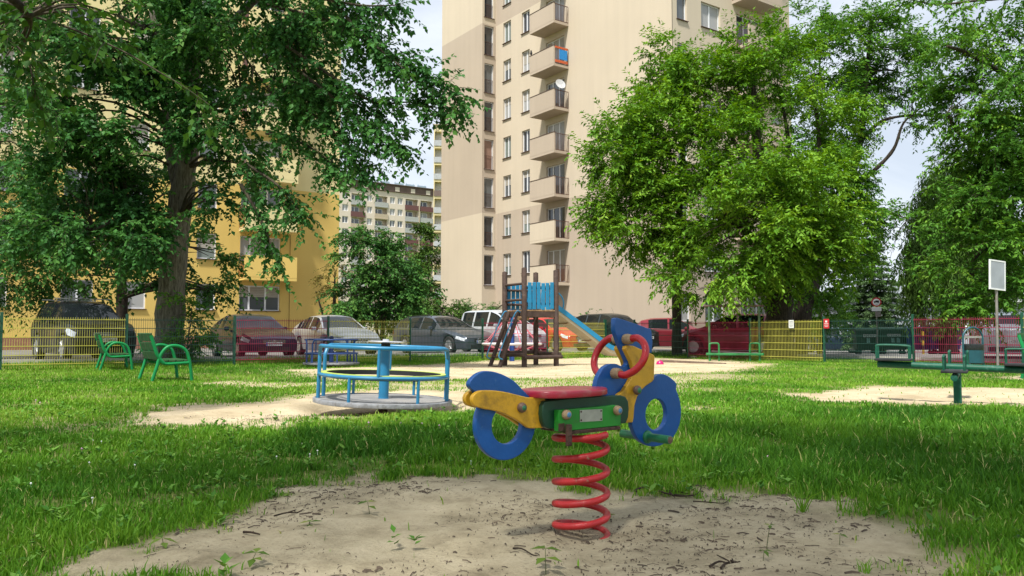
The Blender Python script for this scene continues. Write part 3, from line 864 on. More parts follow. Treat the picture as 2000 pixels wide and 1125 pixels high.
for px in (693, 704, 755, 783, 805, 828):
    b = MB(); x = fs(px)
    b.box((x, 1.5, 35.95), (2.4, 0.2, 0.7)); b.bar((x - 1, 1.5, 35.5), (x - 1, 1.5, 36.6), 0.1); b.bar((x + 0.9, 1.5, 35.5), (x + 0.9, 1.5, 36.5), 0.1)
    b.build('roof_panel', M('roof_kit%d' % px, (0.30, 0.40, 0.46), rough=0.5), fb)
b = MB(); b.tube([(fs(816.5), -0.3, 4), (fs(816.5), -0.3, 32.5)], 0.12, 6); b.build('rain_pipe', m_fbal, fb)
# --- narrow end of another block
NB = Vector((-12.72, 128, 0)); nb = empty('apartment_block', NB, R(3.5)); tag(nb, 'narrow strip of a pale block with grey balconies beside the beige block', 'building')
rows_n = [32.2 - 2.75 * k for k in range(12)]
hN = [(0.15, 3.2, z - 1.0, z + 1.4) for z in rows_n]
facade(nb, (0, 0, 0), 0, 0, 18, 0, 34.6, hN, wallm('strip_pale_yellow', (0.66, 0.56, 0.32)), depth=1.2)
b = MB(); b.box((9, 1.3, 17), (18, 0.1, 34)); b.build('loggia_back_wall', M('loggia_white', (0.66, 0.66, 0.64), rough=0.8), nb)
m_grp = M('grey_balcony_panel', (0.36, 0.37, 0.38), rough=0.7); m_grp2 = M('brown_balcony_panel', (0.13, 0.09, 0.075), rough=0.7)
for k, z in enumerate(rows_n):
    b = MB(); b.box((1.7, -0.1, z - 0.5), (3.3, 0.06, 0.9)); b.build('balcony', m_grp2 if k in (3, 7) else m_grp, nb)
b = MB(); b.quad((0, 0, 0), (0, 14, 0), (0, 14, 34.6), (0, 0, 34.6)); b.build('side_wall', m_far, nb)
b = MB(); b.box((9, 6.9, 34.7), (18.3, 14.3, 0.2)); b.build('roof', m_fbal, nb)
lettering('SM S', 0.95, M('sign_ink', (0.10, 0.09, 0.08), rough=0.7), nb, (1.15, -0.03, 33.95), (math.pi / 2, 0, 0))
# --- low grey building at right behind the spruce
p = at(1640, 600, 58); LBp = Vector((p.x, 58, gzf(p.x, 58) - 0.1))
lo = empty('low_building', LBp, SA - R(25)); tag(lo, 'low grey flat-roofed building behind the spruce', 'building')
m_lg = wallm('low_grey', (0.34, 0.37, 0.40)); m_lw = M('low_white', (0.6, 0.62, 0.64), rough=0.7)
hL = [(1.0 + 2.4 * k, 2.4 + 2.4 * k, 0.6, 2.4) for k in range(6)]
facade(lo, (0, 0, 0), 0, 0, 16, 0, 3.6, hL, m_lg)
for k in range(6): window(lo, (0, 0, 0), 0, 1.0 + 2.4 * k, 0.6, 1.4, 1.8, (0.5, 0.5), rw.choice((0, 1)))
b = MB(); b.box((8, 3.9, 3.75), (16.6, 8.6, 0.3)); b.build('roof', m_lw, lo)
b = MB(); b.box((5.2, 1.2, 4.3), (1.3, 1.3, 0.9)); b.box((10.5, 1.2, 4.2), (0.7, 0.7, 0.7)); b.build('roof_vent', m_lg, lo)
b = MB(); b.quad((16, 0, 0), (16, 8, 0), (16, 8, 3.6), (16, 0, 3.6)); b.quad((0, 0, 0), (0, 8, 0), (0, 8, 3.6), (0, 0, 3.6)); b.build('side_wall', m_lg, lo)
# ------------------------------------------------------------------ spring rider
m_blue = M('rider_blue_board', (0.003, 0.075, 0.29), rough=0.36, var=0.10, vscale=9, spec=0.5, dirt=(0.04, 0.12, 0.27), dscale=48, dlo=0.60, dhi=0.72, bump=0.05, bscale=60)
m_yel = M('rider_yellow_board', (0.58, 0.32, 0.018), rough=0.42, var=0.14, vscale=7, spec=0.45, dirt=(0.13, 0.07, 0.02), dscale=13, dlo=0.50, dhi=0.80, bump=0.06, bscale=60)
m_red = M('rider_red_paint', (0.42, 0.010, 0.014), rough=0.33, var=0.12, vscale=12, dirt=(0.16, 0.02, 0.02), dscale=30, dlo=0.56, dhi=0.74, bump=0.05, bscale=80)
m_redsand = M('spring_red_worn', (0.42, 0.014, 0.016), rough=0.45, var=0.18, vscale=14, dirt=(0.30, 0.22, 0.15), dscale=34, dlo=0.60, dhi=0.72, bump=0.12, bscale=120)
m_seat = M('seat_red_faded', (0.36, 0.016, 0.04), rough=0.30, var=0.16, vscale=10, dirt=(0.34, 0.16, 0.14), dscale=9, dlo=0.5, dhi=0.78, bump=0.04)
m_dgreen = M('rider_dark_green', (0.005, 0.045, 0.022), rough=0.4, var=0.2, vscale=12, bump=0.05)
m_bgreen = M('rider_bright_green', (0.014, 0.23, 0.018), rough=0.5, var=0.15, vscale=10, dirt=(0.06, 0.06, 0.03), dscale=9, dlo=0.55, dhi=0.75)
m_wood = M('worn_wood_knob', (0.30, 0.21, 0.12), rough=0.7, var=0.3, vscale=30, bump=0.2, bscale=90)
m_brownknob = M('brown_cap', (0.12, 0.07, 0.05), rough=0.55, var=0.3, vscale=40)
m_greencap = M('green_cap', (0.02, 0.16, 0.07), rough=0.5, var=0.2, vscale=50)
m_bluecap = M('blue_cap', (0.06, 0.20, 0.38), rough=0.5, var=0.25, vscale=60)
m_steel = M('brushed_plate', (0.42, 0.42, 0.38), rough=0.45, metal=0.7, var=0.15, vscale=25)
m_rust = M('rusty_bracket', (0.06, 0.03, 0.02), rough=0.85, var=0.5, vscale=30, bump=0.4, bscale=80)

def plate_mesh(outline, c0, c1, hole=None, scale=0.01):
    b = MB()
    O = [(x * scale, z * scale) for x, z in outline]
    n = len(O)
    if hole is None:
        b.add([(x, c0, z) for x, z in O] + [(x, c1, z) for x, z in O],
              [tuple(range(n)), tuple(range(2 * n - 1, n - 1, -1))] + [(i, i + n, (i + 1) % n + n, (i + 1) % n) for i in range(n)])
    else:
        H = [(x * scale, z * scale) for x, z in hole]
        vs = [(x, c0, z) for x, z in O] + [(x, c1, z) for x, z in O] + [(x, c0, z) for x, z in H] + [(x, c1, z) for x, z in H]
        fs = []
        for i in range(n):
            j = (i + 1) % n
            fs += [(i, j, 2 * n + j, 2 * n + i), (n + i, 3 * n + i, 3 * n + j, n + j), (i, n + i, n + j, j), (2 * n + i, 2 * n + j, 3 * n + j, 3 * n + i)]
        b.add(vs, fs)
    return b
def sm2(pts, n=3): return [(p.x, p.y) for p in spline([(x, y, 0) for x, y in pts], n, True)]

rider = empty('spring_rider', (RB.x, RB.y, 0.0), R(37))
tag(rider, 'motorbike spring rider with red coil, blue wheels and yellow side boards', 'spring rider')

# coil
coil = []
turns, rc = 5.15, 0.109
N = 230
for i in range(N + 1):
    t = i / N
    a = -R(115) + t * turns * 2 * math.pi
    z = -0.035 + 0.463 * (t ** 1.06)
    if t > 0.9: z = -0.035 + 0.463 * (0.9 ** 1.06) + (t - 0.9) * 0.20
    coil.append((math.cos(a) * rc, math.sin(a) * rc, z))
b = MB(); b.tube(coil, 0.0145, 10); b.build('spring', m_redsand, rider, smooth=True)
b = MB(); b.box((0, 0, 0.422), (0.27, 0.20, 0.014)); b.build('mounting_plate', m_rust, rider, bevel=0.003)
for cx in (-0.16,):
    b = MB(); b.box((cx, -0.108, 0.415), (0.022, 0.016, 0.085)); b.tube([(cx, -0.118, 0.385), (cx, -0.098, 0.385)], 0.009, 6)
    b.build('spring_clamp', m_rust, rider, bevel=0.002)

fender = [(-57.2, 62.5), (-56.8, 63.7), (-55.3, 65.2), (-52.8, 66.7), (-49.9, 67.4), (-46.4, 67.2), (-42.5, 66.2), (-39.0, 64.8), (-35.9, 63.1), (-33.6, 61.2), (-31.3, 59.2), (-29.5, 57.7), (-28.3, 56.0), (-35.4, 55.0), (-44.2, 56.5), (-52.8, 58.6), (-54.9, 60.0), (-56.6, 61.3)]
plate_mesh(sm2(fender), -0.013, 0.013).build('rear_fender', m_blue, rider, smooth=True, bevel=0.0035, seg=3, flat_y=True)
def ring(cx, cz, rx, rz, n=56, a0=0): return [(cx + rx * math.cos(2 * math.pi * k / n + a0), cz + rz * math.sin(2 * math.pi * k / n + a0)) for k in range(n)]
plate_mesh(ring(-39.6, 47.0, 14.6, 14.3), -0.0125, 0.0125, ring(-39.4, 46.3, 7.3, 7.4)).build('rear_wheel', m_blue, rider, smooth=True, bevel=0.0035, seg=3, flat_y=True)
ryel = [(-57.3, 57.5), (-56.4, 59.0), (-54.3, 60.1), (-51.4, 60.3), (-45.8, 59.9), (-40.6, 59.0), (-35.3, 57.7), (-31.7, 56.8), (-29.4, 56.5), (-26.6, 56.5), (-23.8, 56.2), (-22.0, 56.0), (-22.0, 50.1), (-22.0, 44.8), (-25.7, 44.3), (-29.9, 44.5), (-31.7, 45.4), (-35.3, 47.6), (-38.9, 49.4), (-42.8, 51.1), (-46.7, 52.3), (-50.9, 53.1), (-55.1, 54.2), (-56.8, 55.3)]
for c0, c1 in ((-0.036, -0.0135), (0.0135, 0.036)):
    plate_mesh(sm2(ryel, 2), c0, c1).build('rear_side_board', m_yel, rider, smooth=True, bevel=0.0035, seg=3, flat_y=True)
dgr = [(-26.0, 50.1), (-25.6, 53.2), (-24.4, 55.0), (-10.1, 55.6), (7.6, 55.6), (17.5, 55.4), (20.2, 54.7), (21.9, 52.6), (22.3, 49.4), (21.8, 45.8), (20.4, 43.3), (-4.0, 43.6), (-22.0, 43.9), (-24.3, 44.7), (-25.5, 47.0)]
for c0, c1 in ((-0.064, -0.037), (0.037, 0.064)):
    plate_mesh(dgr, c0, c1).build('frame_board', m_dgreen, rider, smooth=True, bevel=0.0035, seg=3, flat_y=True)
for c0, c1 in ((-0.094, -0.0645), (0.0645, 0.094)):
    plate_mesh([(-20.0, 51.5), (12.3, 51.7), (14.3, 51.2), (14.2, 43.1), (-20.0, 43.0)], c0, c1).build('bracket_block', m_bgreen, rider, bevel=0.002)
b = MB(); b.box((-0.187, -0.0955, 0.447), (0.03, 0.003, 0.03)); b.build('rust_patch', m_rust, rider)
mp = plate_mesh([(-9.0, 50.9), (3.4, 50.6), (3.4, 45.8), (-9.0, 46.1)], -0.0965, -0.0942).build('maker_plate', m_steel, rider)
for x, z in ((-8.3, 50.2), (2.7, 49.9), (2.7, 46.5), (-8.3, 46.8)):
    b = MB(); b.lathe([(0.004, 0), (0.0035, 0.0015), (0, 0.002)], 8, (0, 0, 0), 'Y')
    o = b.build('rivet', m_rust, mp); o.location = (x / 100, -0.0967, z / 100); o.rotation_euler = (0, 0, math.pi)
def knob(x, z, c, rad, mat, capmat, cr, out):
    b = MB(); s = -1 if c < 0 else 1
    b.lathe([(rad * 0.95, 0), (rad, s * out * 0.3), (rad * 0.85, s * out * 0.72), (rad * 0.5, s * out * 0.95), (0, s * out)], 18, (x / 100, c, z / 100), 'Y')
    k = b.build('bolt_knob', mat, rider, smooth=True)
    b = MB(); b.lathe([(cr, 0), (cr * 0.8, s * 0.003), (0, s * 0.005)], 14, (x / 100, c + s * out * 0.9, z / 100), 'Y')
    b.build('cap', capmat, k, smooth=True)
for s in (-1, 1):
    knob(-34.4, 52.9, s * 0.036, 0.0205, m_brownknob, m_greencap, 0.011, 0.022)
    knob(28.3, 57.1, s * 0.049, 0.021, m_brownknob, m_greencap, 0.012, 0.022)
    knob(-16.5, 49.6, s * 0.094, 0.021, m_wood, m_bluecap, 0.0115, 0.024)
    knob(11.8, 49.6, s * 0.094, 0.021, m_wood, m_bluecap, 0.0115, 0.024)
# seat: rounded red board
sp = []
for k in range(40):
    a = 2 * math.pi * k / 40
    ca, sa = math.cos(a), math.sin(a)
    x = -0.085 + 0.20 * math.copysign(abs(ca) ** 0.75, ca); y = 0.125 * math.copysign(abs(sa) ** 0.8, sa) * (1.0 - 0.12 * ca)
    sp.append((x, y))
b = MB(); n = 40
b.add([(x, y, 0.562) for x, y in sp] + [(x, y, 0.590) for x, y in sp] + [(x * 0.86 - 0.012, y * 0.86, 0.5925) for x, y in sp],
      [tuple(range(n - 1, -1, -1))] + [(i, (i + 1) % n, (i + 1) % n + n, i + n) for i in range(n)] + [(i + n, (i + 1) % n + n, (i + 1) % n + 2 * n, i + 2 * n) for i in range(n)] + [tuple(range(2 * n, 3 * n))])
b.build('seat', m_seat, rider, smooth=True, bevel=0.007, seg=3)
tank = [(7.4, 54.8), (7.4, 57.4), (8.2, 61.5), (10.0, 64.6), (12.9, 67.4), (16.6, 68.6), (20.3, 68.4), (23.3, 67.4), (24.8, 67.4), (26.3, 68.1), (26.6, 69.2), (25.6, 71.1), (23.7, 74.4), (21.9, 77.1), (20.4, 80.3), (19.2, 83.0), (19.2, 87.8), (20.3, 88.6), (22.0, 88.4), (33.5, 85.8), (39.8, 84.1), (42.1, 83.0), (42.2, 73.0), (33.3, 75.0), (29.0, 76.0), (28.6, 72.2), (29.5, 68.3), (29.9, 64.0), (27.0, 58.7), (21.6, 54.4)]
plate_mesh(sm2(tank, 2), -0.013, 0.013).build('tank_and_windshield', m_blue, rider, smooth=True, bevel=0.0035, seg=3, flat_y=True)
fork = [(22.9, 75.0), (23.5, 76.3), (25.5, 76.7), (28.6, 76.3), (32.8, 74.9), (41.0, 72.3), (41.7, 71.5), (41.1, 61.3), (40.1, 60.3), (35.7, 58.5), (32.5, 56.5), (30.2, 53.9), (28.6, 50.2), (28.0, 44.9), (27.4, 43.0), (18.0, 43.2), (16.5, 46.0), (16.0, 50.0), (16.5, 53.0), (18.0, 55.0), (19.1, 55.6), (21.9, 57.0), (24.9, 60.0), (27.3, 63.1), (28.0, 65.8), (26.6, 69.6), (24.7, 72.3)]
for c0, c1 in ((-0.0362, -0.0138), (0.0138, 0.0362)):
    plate_mesh(fork, c0, c1).build('front_fork_board', m_yel, rider, smooth=True, bevel=0.0035, seg=3, flat_y=True)
fw = [(44.7, 62.4), (48.3, 63.4), (52.4, 62.5), (56.6, 60.3), (58.9, 58.3), (58.4, 56.0), (60.3, 52.2), (61.6, 47.6), (61.4, 43.1), (60.0, 38.7), (57.0, 34.9), (52.8, 32.5), (47.0, 31.0), (41.4, 31.1), (36.7, 32.7), (32.8, 35.2), (30.2, 39.1), (29.1, 42.4), (30.0, 47.5), (32.0, 52.8), (35.4, 57.1), (39.4, 60.4)]
def radial(outline, cx, cz, n=66):
    """resample an outline by angle about a centre so it can be bridged to a hole"""
    O = sm2(outline, 3); out = []
    for k in range(n):
        a = 2 * math.pi * k / n; dx, dz = math.cos(a), math.sin(a); best = None
        for i in range(len(O)):
            x1, z1 = O[i][0] - cx, O[i][1] - cz; x2, z2 = O[(i + 1) % len(O)][0] - cx, O[(i + 1) % len(O)][1] - cz
            den = dx * (z2 - z1) - dz * (x2 - x1)
            if abs(den) < 1e-9: continue
            t = (x1 * (z2 - z1) - z1 * (x2 - x1)) / den; s = (x1 * dz - z1 * dx) / den
            if t > 0 and -1e-6 <= s <= 1 + 1e-6: best = t if best is None else max(best, t)
        out.append((cx + dx * best, cz + dz * best))
    return out
plate_mesh(radial(fw, 44.9, 45.2), -0.0128, 0.0128, ring(44.9, 45.2, 7.0, 7.05, 66)).build('front_wheel', m_blue, rider, smooth=True, bevel=0.0035, seg=3, flat_y=True)
# foot pegs
for s in (-1, 1):
    b = MB(); b.lathe([(0.030, s * 0.013), (0.028, s * 0.020), (0.0185, s * 0.024), (0.0185, s * 0.145), (0.0165, s * 0.148)], 18, (0.388, 0, 0.356), 'Y')
    f = b.build('foot_peg', M('peg_green%d' % s, (0.012, 0.15, 0.06), rough=0.4, var=0.15, vscale=30), rider, smooth=True)
    b = MB(); b.lathe([(0.016, 0), (0.0, s * 0.002)], 16, (0.388, s * 0.148, 0.356), 'Y'); b.build('peg_end', m_brownknob, f)
# handles: a loop on either side between two wooden ferrules
for s in (-1, 1):
    p1 = Vector((0.253, s * 0.03, 0.793)); p2 = Vector((0.182, s * 0.03, 0.646))
    mid = (p1 + p2) / 2 + Vector((0, s * 0.022, 0)); half = (p1 - p2) / 2 * 1.12
    pts = [p1] + [mid + half * math.cos(a) + Vector((0.012 * math.sin(a), s * 0.100 * math.sin(a), 0)) for a in [math.pi * (0.08 + 0.84 * k / 12) for k in range(13)]] + [p2]
    b = MB(); b.tube(spline(pts, 3), 0.0158, 12); h = b.build('handle', m_red, rider, smooth=True)
    for p in (p1, p2):
        b = MB(); b.lathe([(0.0225, s * 0.012), (0.024, s * 0.03), (0.021, s * 0.052), (0.015, s * 0.054)], 16, (p.x, 0, p.z), 'Y'); b.build('ferrule', m_wood, h, smooth=True)

# ------------------------------------------------------------------ roundabouts
m_mblue = M('roundabout_blue_paint', (0.018, 0.165, 0.31), rough=0.36, var=0.12, vscale=9, dirt=(0.05, 0.16, 0.22), dscale=22, dlo=0.6, dhi=0.75, bump=0.05)
m_mdark = M('roundabout_dark_blue', (0.02, 0.055, 0.20), rough=0.4, var=0.12, vscale=9)
m_deck = M('grey_deck', (0.20, 0.197, 0.195), rough=0.8, var=0.22, vscale=5, bump=0.2, bscale=70, dirt=(0.27, 0.24, 0.19), dscale=5, dlo=0.5, dhi=0.8)
m_rim = M('worn_metal_rim', (0.24, 0.25, 0.265), rough=0.6, metal=0.2, var=0.3, vscale=14, dirt=(0.12, 0.11, 0.10), dscale=18, bump=0.2)
m_lime = M('lime_seat_board', (0.40, 0.50, 0.10), rough=0.55, var=0.14, vscale=7, dirt=(0.25, 0.24, 0.10), dscale=12, dlo=0.58, dhi=0.8)
m_chrome = M('polished_disc', (0.70, 0.69, 0.70), rough=0.25, metal=0.75, var=0.1)
def roundabout(name, label, loc, rad, tube_m, seat_m, disc_m, rail_z, seat_z, rz, discr):
    t = empty(name, loc, rz); tag(t, label, 'roundabout')
    zd = 0.10
    b = MB(); b.lathe([(0.0, zd - 0.04), (rad * 0.97, zd - 0.036), (rad * 0.985, zd), (0.0, zd + 0.006)], 56); b.build('deck', m_deck, t, smooth=True)
    b = MB(); b.lathe([(rad * 0.965, zd - 0.042), (rad * 0.995, zd - 0.036), (rad, zd - 0.016), (rad * 0.995, zd + 0.004), (rad * 0.965, zd + 0.009), (rad * 0.965, zd - 0.042)], 64); b.build('rim', m_rim, t, smooth=True)
    b = MB(); b.lathe([(0.05, -0.2), (0.05, zd - 0.03)], 16); b.build('pivot', m_rust, t)
    b = MB(); b.lathe([(0.062, zd), (0.062, zd + 0.012), (0.055, zd + 0.014), (0.053, rail_z + 0.0)], 20); col = b.build('column', tube_m, t, smooth=True)
    b = MB(); b.lathe([(0.05, rail_z - 0.004), (0.05, rail_z + 0.05)], 18); b.build('collar', m_black, col)
    b = MB(); b.lathe([(0.0, rail_z + 0.05), (discr * 0.5, rail_z + 0.048), (discr * 0.93, rail_z + 0.052), (discr, rail_z + 0.060), (discr * 0.96, rail_z + 0.068), (discr * 0.3, rail_z + 0.062), (0.04, rail_z + 0.064), (0.035, rail_z + 0.088), (0.0, rail_z + 0.09)], 36); b.build('turning_disc', disc_m, t, smooth=True)
    rr = rad * 0.925
    # seat ring with its blue edge tube
    if seat_m:
        b = MB(); b.lathe([(rr * 0.89, seat_z), (rr * 0.89, seat_z + 0.022), (rr * 0.975, seat_z + 0.022), (rr * 0.975, seat_z), (rr * 0.89, seat_z)], 60); sr = b.build('seat_ring', seat_m, t)
        b = MB(); b.lathe([(rr * 0.885, seat_z - 0.035), (rr * 0.885, seat_z + 0.018)], 60, (0, 0, 0)); b.f = b.f[:-2]; b.m = b.m[:-2]; b.build('shade_band', m_black, sr)  # black band put in for the shade along the ring's inner edge
    b = MB(); b.tube([(rr * math.cos(a), rr * math.sin(a), seat_z - 0.004) for a in [2 * math.pi * k / 56 for k in range(56)]], 0.019, 8, closed=True); b.build('seat_rail', tube_m, t, smooth=True)
    for a0, a1 in ((R(-172), R(-8)), (R(14), R(166))):
        pts = []
        rb = 0.11
        for k in range(5):
            pts.append((rr * math.cos(a0), rr * math.sin(a0), zd + (rail_z - rb - zd) * k / 4))
        m = 30
        for k in range(m + 1):
            f = k / m; a = a0 + (a1 - a0) * f
            e = min(f, 1 - f) * (a1 - a0) * rr
            drop = 0 if e > rb else rb - math.sqrt(max(0, rb * rb - (rb - e) ** 2))
            pts.append((rr * math.cos(a), rr * math.sin(a), rail_z - drop * 0.92))
        for k in range(4, -1, -1):
            pts.append((rr * math.cos(a1), rr * math.sin(a1), zd + (rail_z - rb - zd) * k / 4))
        b = MB(); b.tube(pts, 0.021, 9); b.build('hand_rail', tube_m, t, smooth=True)
        am = (a0 + a1) / 2
        b = MB(); b.tube([(rr * math.cos(am), rr * math.sin(am), seat_z), (rr * math.cos(am), rr * math.sin(am), rail_z)], 0.017, 8); b.build('rail_post', tube_m, t, smooth=True)
    for k in range(6):
        a = R(-115 + 60 * k)
        b = MB(); b.tube([(rr * math.cos(a), rr * math.sin(a), zd - 0.01), (rr * math.cos(a), rr * math.sin(a), seat_z)], 0.0165, 8); b.build('seat_post', tube_m, t, smooth=True)
    return t
roundabout('roundabout', 'turquoise blue roundabout with lime seat ring and grey deck on sand', (MGR.x, MGR.y, 0), 0.755, m_mblue, m_lime, m_chrome, 0.665, 0.365, R(4), 0.20).rotation_euler = (0, R(2.0), R(4))
m_dseat = M('dark_blue_disc', (0.012, 0.02, 0.09), rough=0.4)
roundabout('roundabout', 'small dark blue roundabout in front of the red fence panel', (MGR2.x, MGR2.y, 0), 0.68, m_mdark, None, m_dseat, 0.66, 0.33, R(50), 0.30)

# ------------------------------------------------------------------ armchair benches
m_gtube = M('green_tube_paint', (0.006, 0.20, 0.055), rough=0.45, spec=0.25, var=0.12, vscale=9, bump=0.04)
m_gslat = M('green_slat', (0.02, 0.075, 0.025), rough=0.8, spec=0.15, var=0.28, vscale=9, bump=0.2, dirt=(0.10, 0.11, 0.07), dscale=7)
def bench(label, loc, rz, wid=1.1):
    t = empty('bench', loc, rz); tag(t, label, 'bench', 'green slatted benches')
    # faces +x, long axis y; near side frame at y=0
    for y in (0.0, wid):
        loop = spline([(-0.02, y, 0.0), (0.05, y, 0.24), (0.11, y, 0.45), (0.22, y, 0.585), (0.38, y, 0.60), (0.51, y, 0.52), (0.57, y, 0.36), (0.60, y, 0.18), (0.62, y, 0.0)], 6)
        b = MB(); b.tube(loop, 0.028, 10); b.build('side_frame', m_gtube, t, smooth=True)
        b = MB(); b.tube(spline([(0.10, y, 0.42), (0.12, y, 0.34), (0.20, y, 0.30), (0.40, y, 0.305), (0.575, y, 0.315)], 6), 0.026, 8); b.build('seat_support', m_gtube, t, smooth=True)
        b = MB(); b.tube(spline([(0.16, y, 0.31), (0.06, y, 0.44), (0.0, y, 0.62), (-0.05, y, 0.78)], 6), 0.030, 8); b.build('back_post', m_gtube, t, smooth=True)
    for k in range(3):
        f = k / 2
        b = MB(); b.box((0.045 - 0.085 * f, wid / 2, 0.44 + 0.155 * 2 * f), (0.035, wid + 0.02, 0.145), ry=R(-16)); b.build('back_slat', m_gslat, t, bevel=0.006)
    for k in range(4):
        b = MB(); b.box((0.17 + 0.125 * k, wid / 2, 0.345), (0.105, wid + 0.02, 0.032)); b.build('seat_slat', m_gslat, t, bevel=0.005)
    return t
g1 = gp(299, 746); g2 = gp(197, 724)
bench('green tube bench nearest the camera at left, seen from behind', (g1.x, g1.y, 0), SA)
bench('green tube bench farther back, against the yellow fence panel', (g2.x, g2.y, 0), SA - R(4))
g3 = gp(1996, 739)
bench('green tube bench cut off by the right edge behind the seesaw', (g3.x + 0.02, g3.y, 0), SA - R(95))

# ------------------------------------------------------------------ climbing tower with slide
m_log = M('brown_stained_log', (0.055, 0.032, 0.024), rough=0.75, var=0.35, vscale=7, bump=0.35, bscale=35, dirt=(0.12, 0.085, 0.065), dscale=9, dlo=0.55, dhi=0.75)
m_bplank = M('blue_painted_plank', (0.012, 0.20, 0.38), rough=0.45, var=0.12, vscale=5, bump=0.08, dirt=(0.03, 0.14, 0.26), dscale=12)
m_rawwood = M('raw_wood', (0.30, 0.19, 0.10), rough=0.85, var=0.3, vscale=9, bump=0.3)
m_chute = M('beige_chute', (0.46, 0.40, 0.29), rough=0.6, var=0.08, vscale=4)
m_ruler = M('blue_rail_paint', (0.016, 0.22, 0.42), rough=0.35, var=0.1)
TB = gp(1024, 717); TA = R(31)
tower = empty('climbing_tower', (TB.x, TB.y, 0), TA)
tag(tower, 'wooden climbing tower with blue plank walls, ladder and slide', 'climbing tower')
S = 0.93
corners = [(0, 0, 2.40), (S, 0, 2.38), (S, S, 2.38), (0, S, 2.36)]
for i, (x, y, h) in enumerate(corners):
    b = MB(); b.lathe([(0.066, -0.1), (0.066, h - 0.02), (0.058, h), (0.0, h + 0.004)], 14, (x, y, 0)); p = b.build('post', m_log, tower, smooth=True)
    b = MB(); b.lathe([(0.03, h), (0.025, h + 0.012), (0, h + 0.016)], 10, (x, y, 0)); b.build('post_cap', m_log, p)
zp = 1.37
for y in (0.0, S):
    b = MB(); b.box((S / 2, y, zp - 0.09), (S - 0.1, 0.06, 0.14)); b.build('platform_beam', m_log, tower, bevel=0.008)
for x in (0.0, S):
    b = MB(); b.box((x, S / 2, zp - 0.085), (0.06, S - 0.1, 0.12)); b.build('platform_beam', m_log, tower, bevel=0.008)
for k in range(7):
    b = MB(); b.box((S / 2, 0.03 + (S - 0.06) * k / 6, zp), (S + 0.02, 0.125, 0.03)); b.build('deck_board', m_rawwood, tower, bevel=0.004)
b = MB(); b.tube([(-0.1, 0.12, zp - 0.19), (0.19, 0.12, zp - 0.19)], 0.05, 10); b.build('beam_stub', m_rawwood, tower)
random.seed(3)
def plank_wall(p0, p1, n, z0, z1, out, gap=0.2):
    p0 = Vector(p0); p1 = Vector(p1); d = (p1 - p0); L = d.length; d.normalize(); nrm = Vector((d.y, -d.x, 0)) * out
    w = L / n
    for k in range(n):
        c = p0 + d * (w * (k + 0.5)) + nrm * 0.03
        dz = random.uniform(-0.015, 0.015); tilt = random.uniform(-0.008, 0.008)
        b = MB(); b.box((c.x, c.y, (z0 + z1) / 2 + dz), (w * (1 - gap), 0.024, z1 - z0), rz=math.atan2(d.y, d.x), ry=tilt); b.build('wall_plank', m_bplank, tower, bevel=0.01, seg=2)
    for z in (z0 + 0.14, z1 - 0.14):
        b = MB(); b.tube([p0 - nrm * 0.012 + Vector((0, 0, z)), p1 - nrm * 0.012 + Vector((0, 0, z))], 0.028, 8); b.build('wall_rail', m_log, tower)
plank_wall((0.075, 0, 0), (S - 0.075, 0, 0), 6, 1.40, 2.06, 1)
plank_wall((S - 0.075, S, 0), (0.075, S, 0), 6, 1.40, 2.04, 1)
for z in (1.63, 2.02):
    b = MB(); b.tube([(0, 0.05, z), (0, S - 0.05, z)], 0.032, 8); b.build('cross_rail', m_log, tower)
for a_, b__ in (((-0.05, -0.07, 0.235), (S + 0.12, -0.07, 0.235)), ((-0.07, -0.1, 0.30), (-0.07, S + 0.1, 0.27)), ((-0.1, S + 0.07, 0.33), (S + 0.12, S + 0.07, 0.33)), ((S + 0.08, -0.05, 0.30), (S + 0.08, S + 0.1, 0.30))):
    b = MB(); b.tube([a_, b__], 0.05, 10); b.build('ground_brace', m_log, tower)
# ladder on the -x side
lad0 = Vector((-0.60, 0, 0)); lad1 = Vector((-0.03, 0, 1.34))
for y in (0.20, 0.66):
    b = MB(); b.tube([(lad0.x, y, -0.05), (lad1.x, y, lad1.z)], 0.052, 10); b.build('ladder_rail', m_log, tower, smooth=True)
for k in range(6):
    f = (0.08 + k) / 6.1
    p = lad0.lerp(lad1, f)
    b = MB(); b.box((p.x, 0.43, p.z), (0.07, 0.42, 0.03)); b.build('ladder_rung', m_log, tower, bevel=0.006)
for y in (0.14, 0.72):
    b = MB(); b.tube(spline([(-0.02, y, 1.32), (-0.10, y, 1.36), (-0.20, y, 1.25), (-0.42, y, 0.78), (-0.60, y, 0.36), (-0.62, y, 0.24), (-0.53, y, 0.19)], 6), 0.016, 8); b.build('ladder_handrail', M('ladder_rail_blue%.2f' % y, (0.05, 0.24, 0.42), rough=0.4), tower, smooth=True)
# slide on the +x side
sl = [(S + 0.02, 1.37), (S + 0.14, 1.36), (S + 0.32, 1.27), (S + 1.05, 0.83), (S + 1.75, 0.40), (S + 1.98, 0.29), (S + 2.30, 0.245)]
slp = [(p.x, p.y) for p in spline([(x, z, 0) for x, z in sl], 5)]
y0, y1 = 0.26, 0.70
b = MB(); prof = [(y0 - 0.0, 0.16), (y0 + 0.01, 0.0), (y0 + 0.10, -0.045), (y1 - 0.10, -0.045), (y1 - 0.01, 0.0), (y1, 0.16)]
vs = [(x, y, z + dz) for x, z in slp for y, dz in prof]; k = len(prof)
vs += [(x, y + (0.012 if y > 0.48 else -0.012), z + dz - (0.012 if dz < 0.1 else 0)) for x, z in slp for y, dz in prof]
m = len(slp); fs = []
for i in range(m - 1):
    for j in range(k - 1):
        fs += [(i * k + j, i * k + j + 1, (i + 1) * k + j + 1, (i + 1) * k + j), (m * k + i * k + j, m * k + (i + 1) * k + j, m * k + (i + 1) * k + j + 1, m * k + i * k + j + 1)]
b.add(vs, fs); chute = b.build('slide_chute', m_chute, tower, smooth=True)
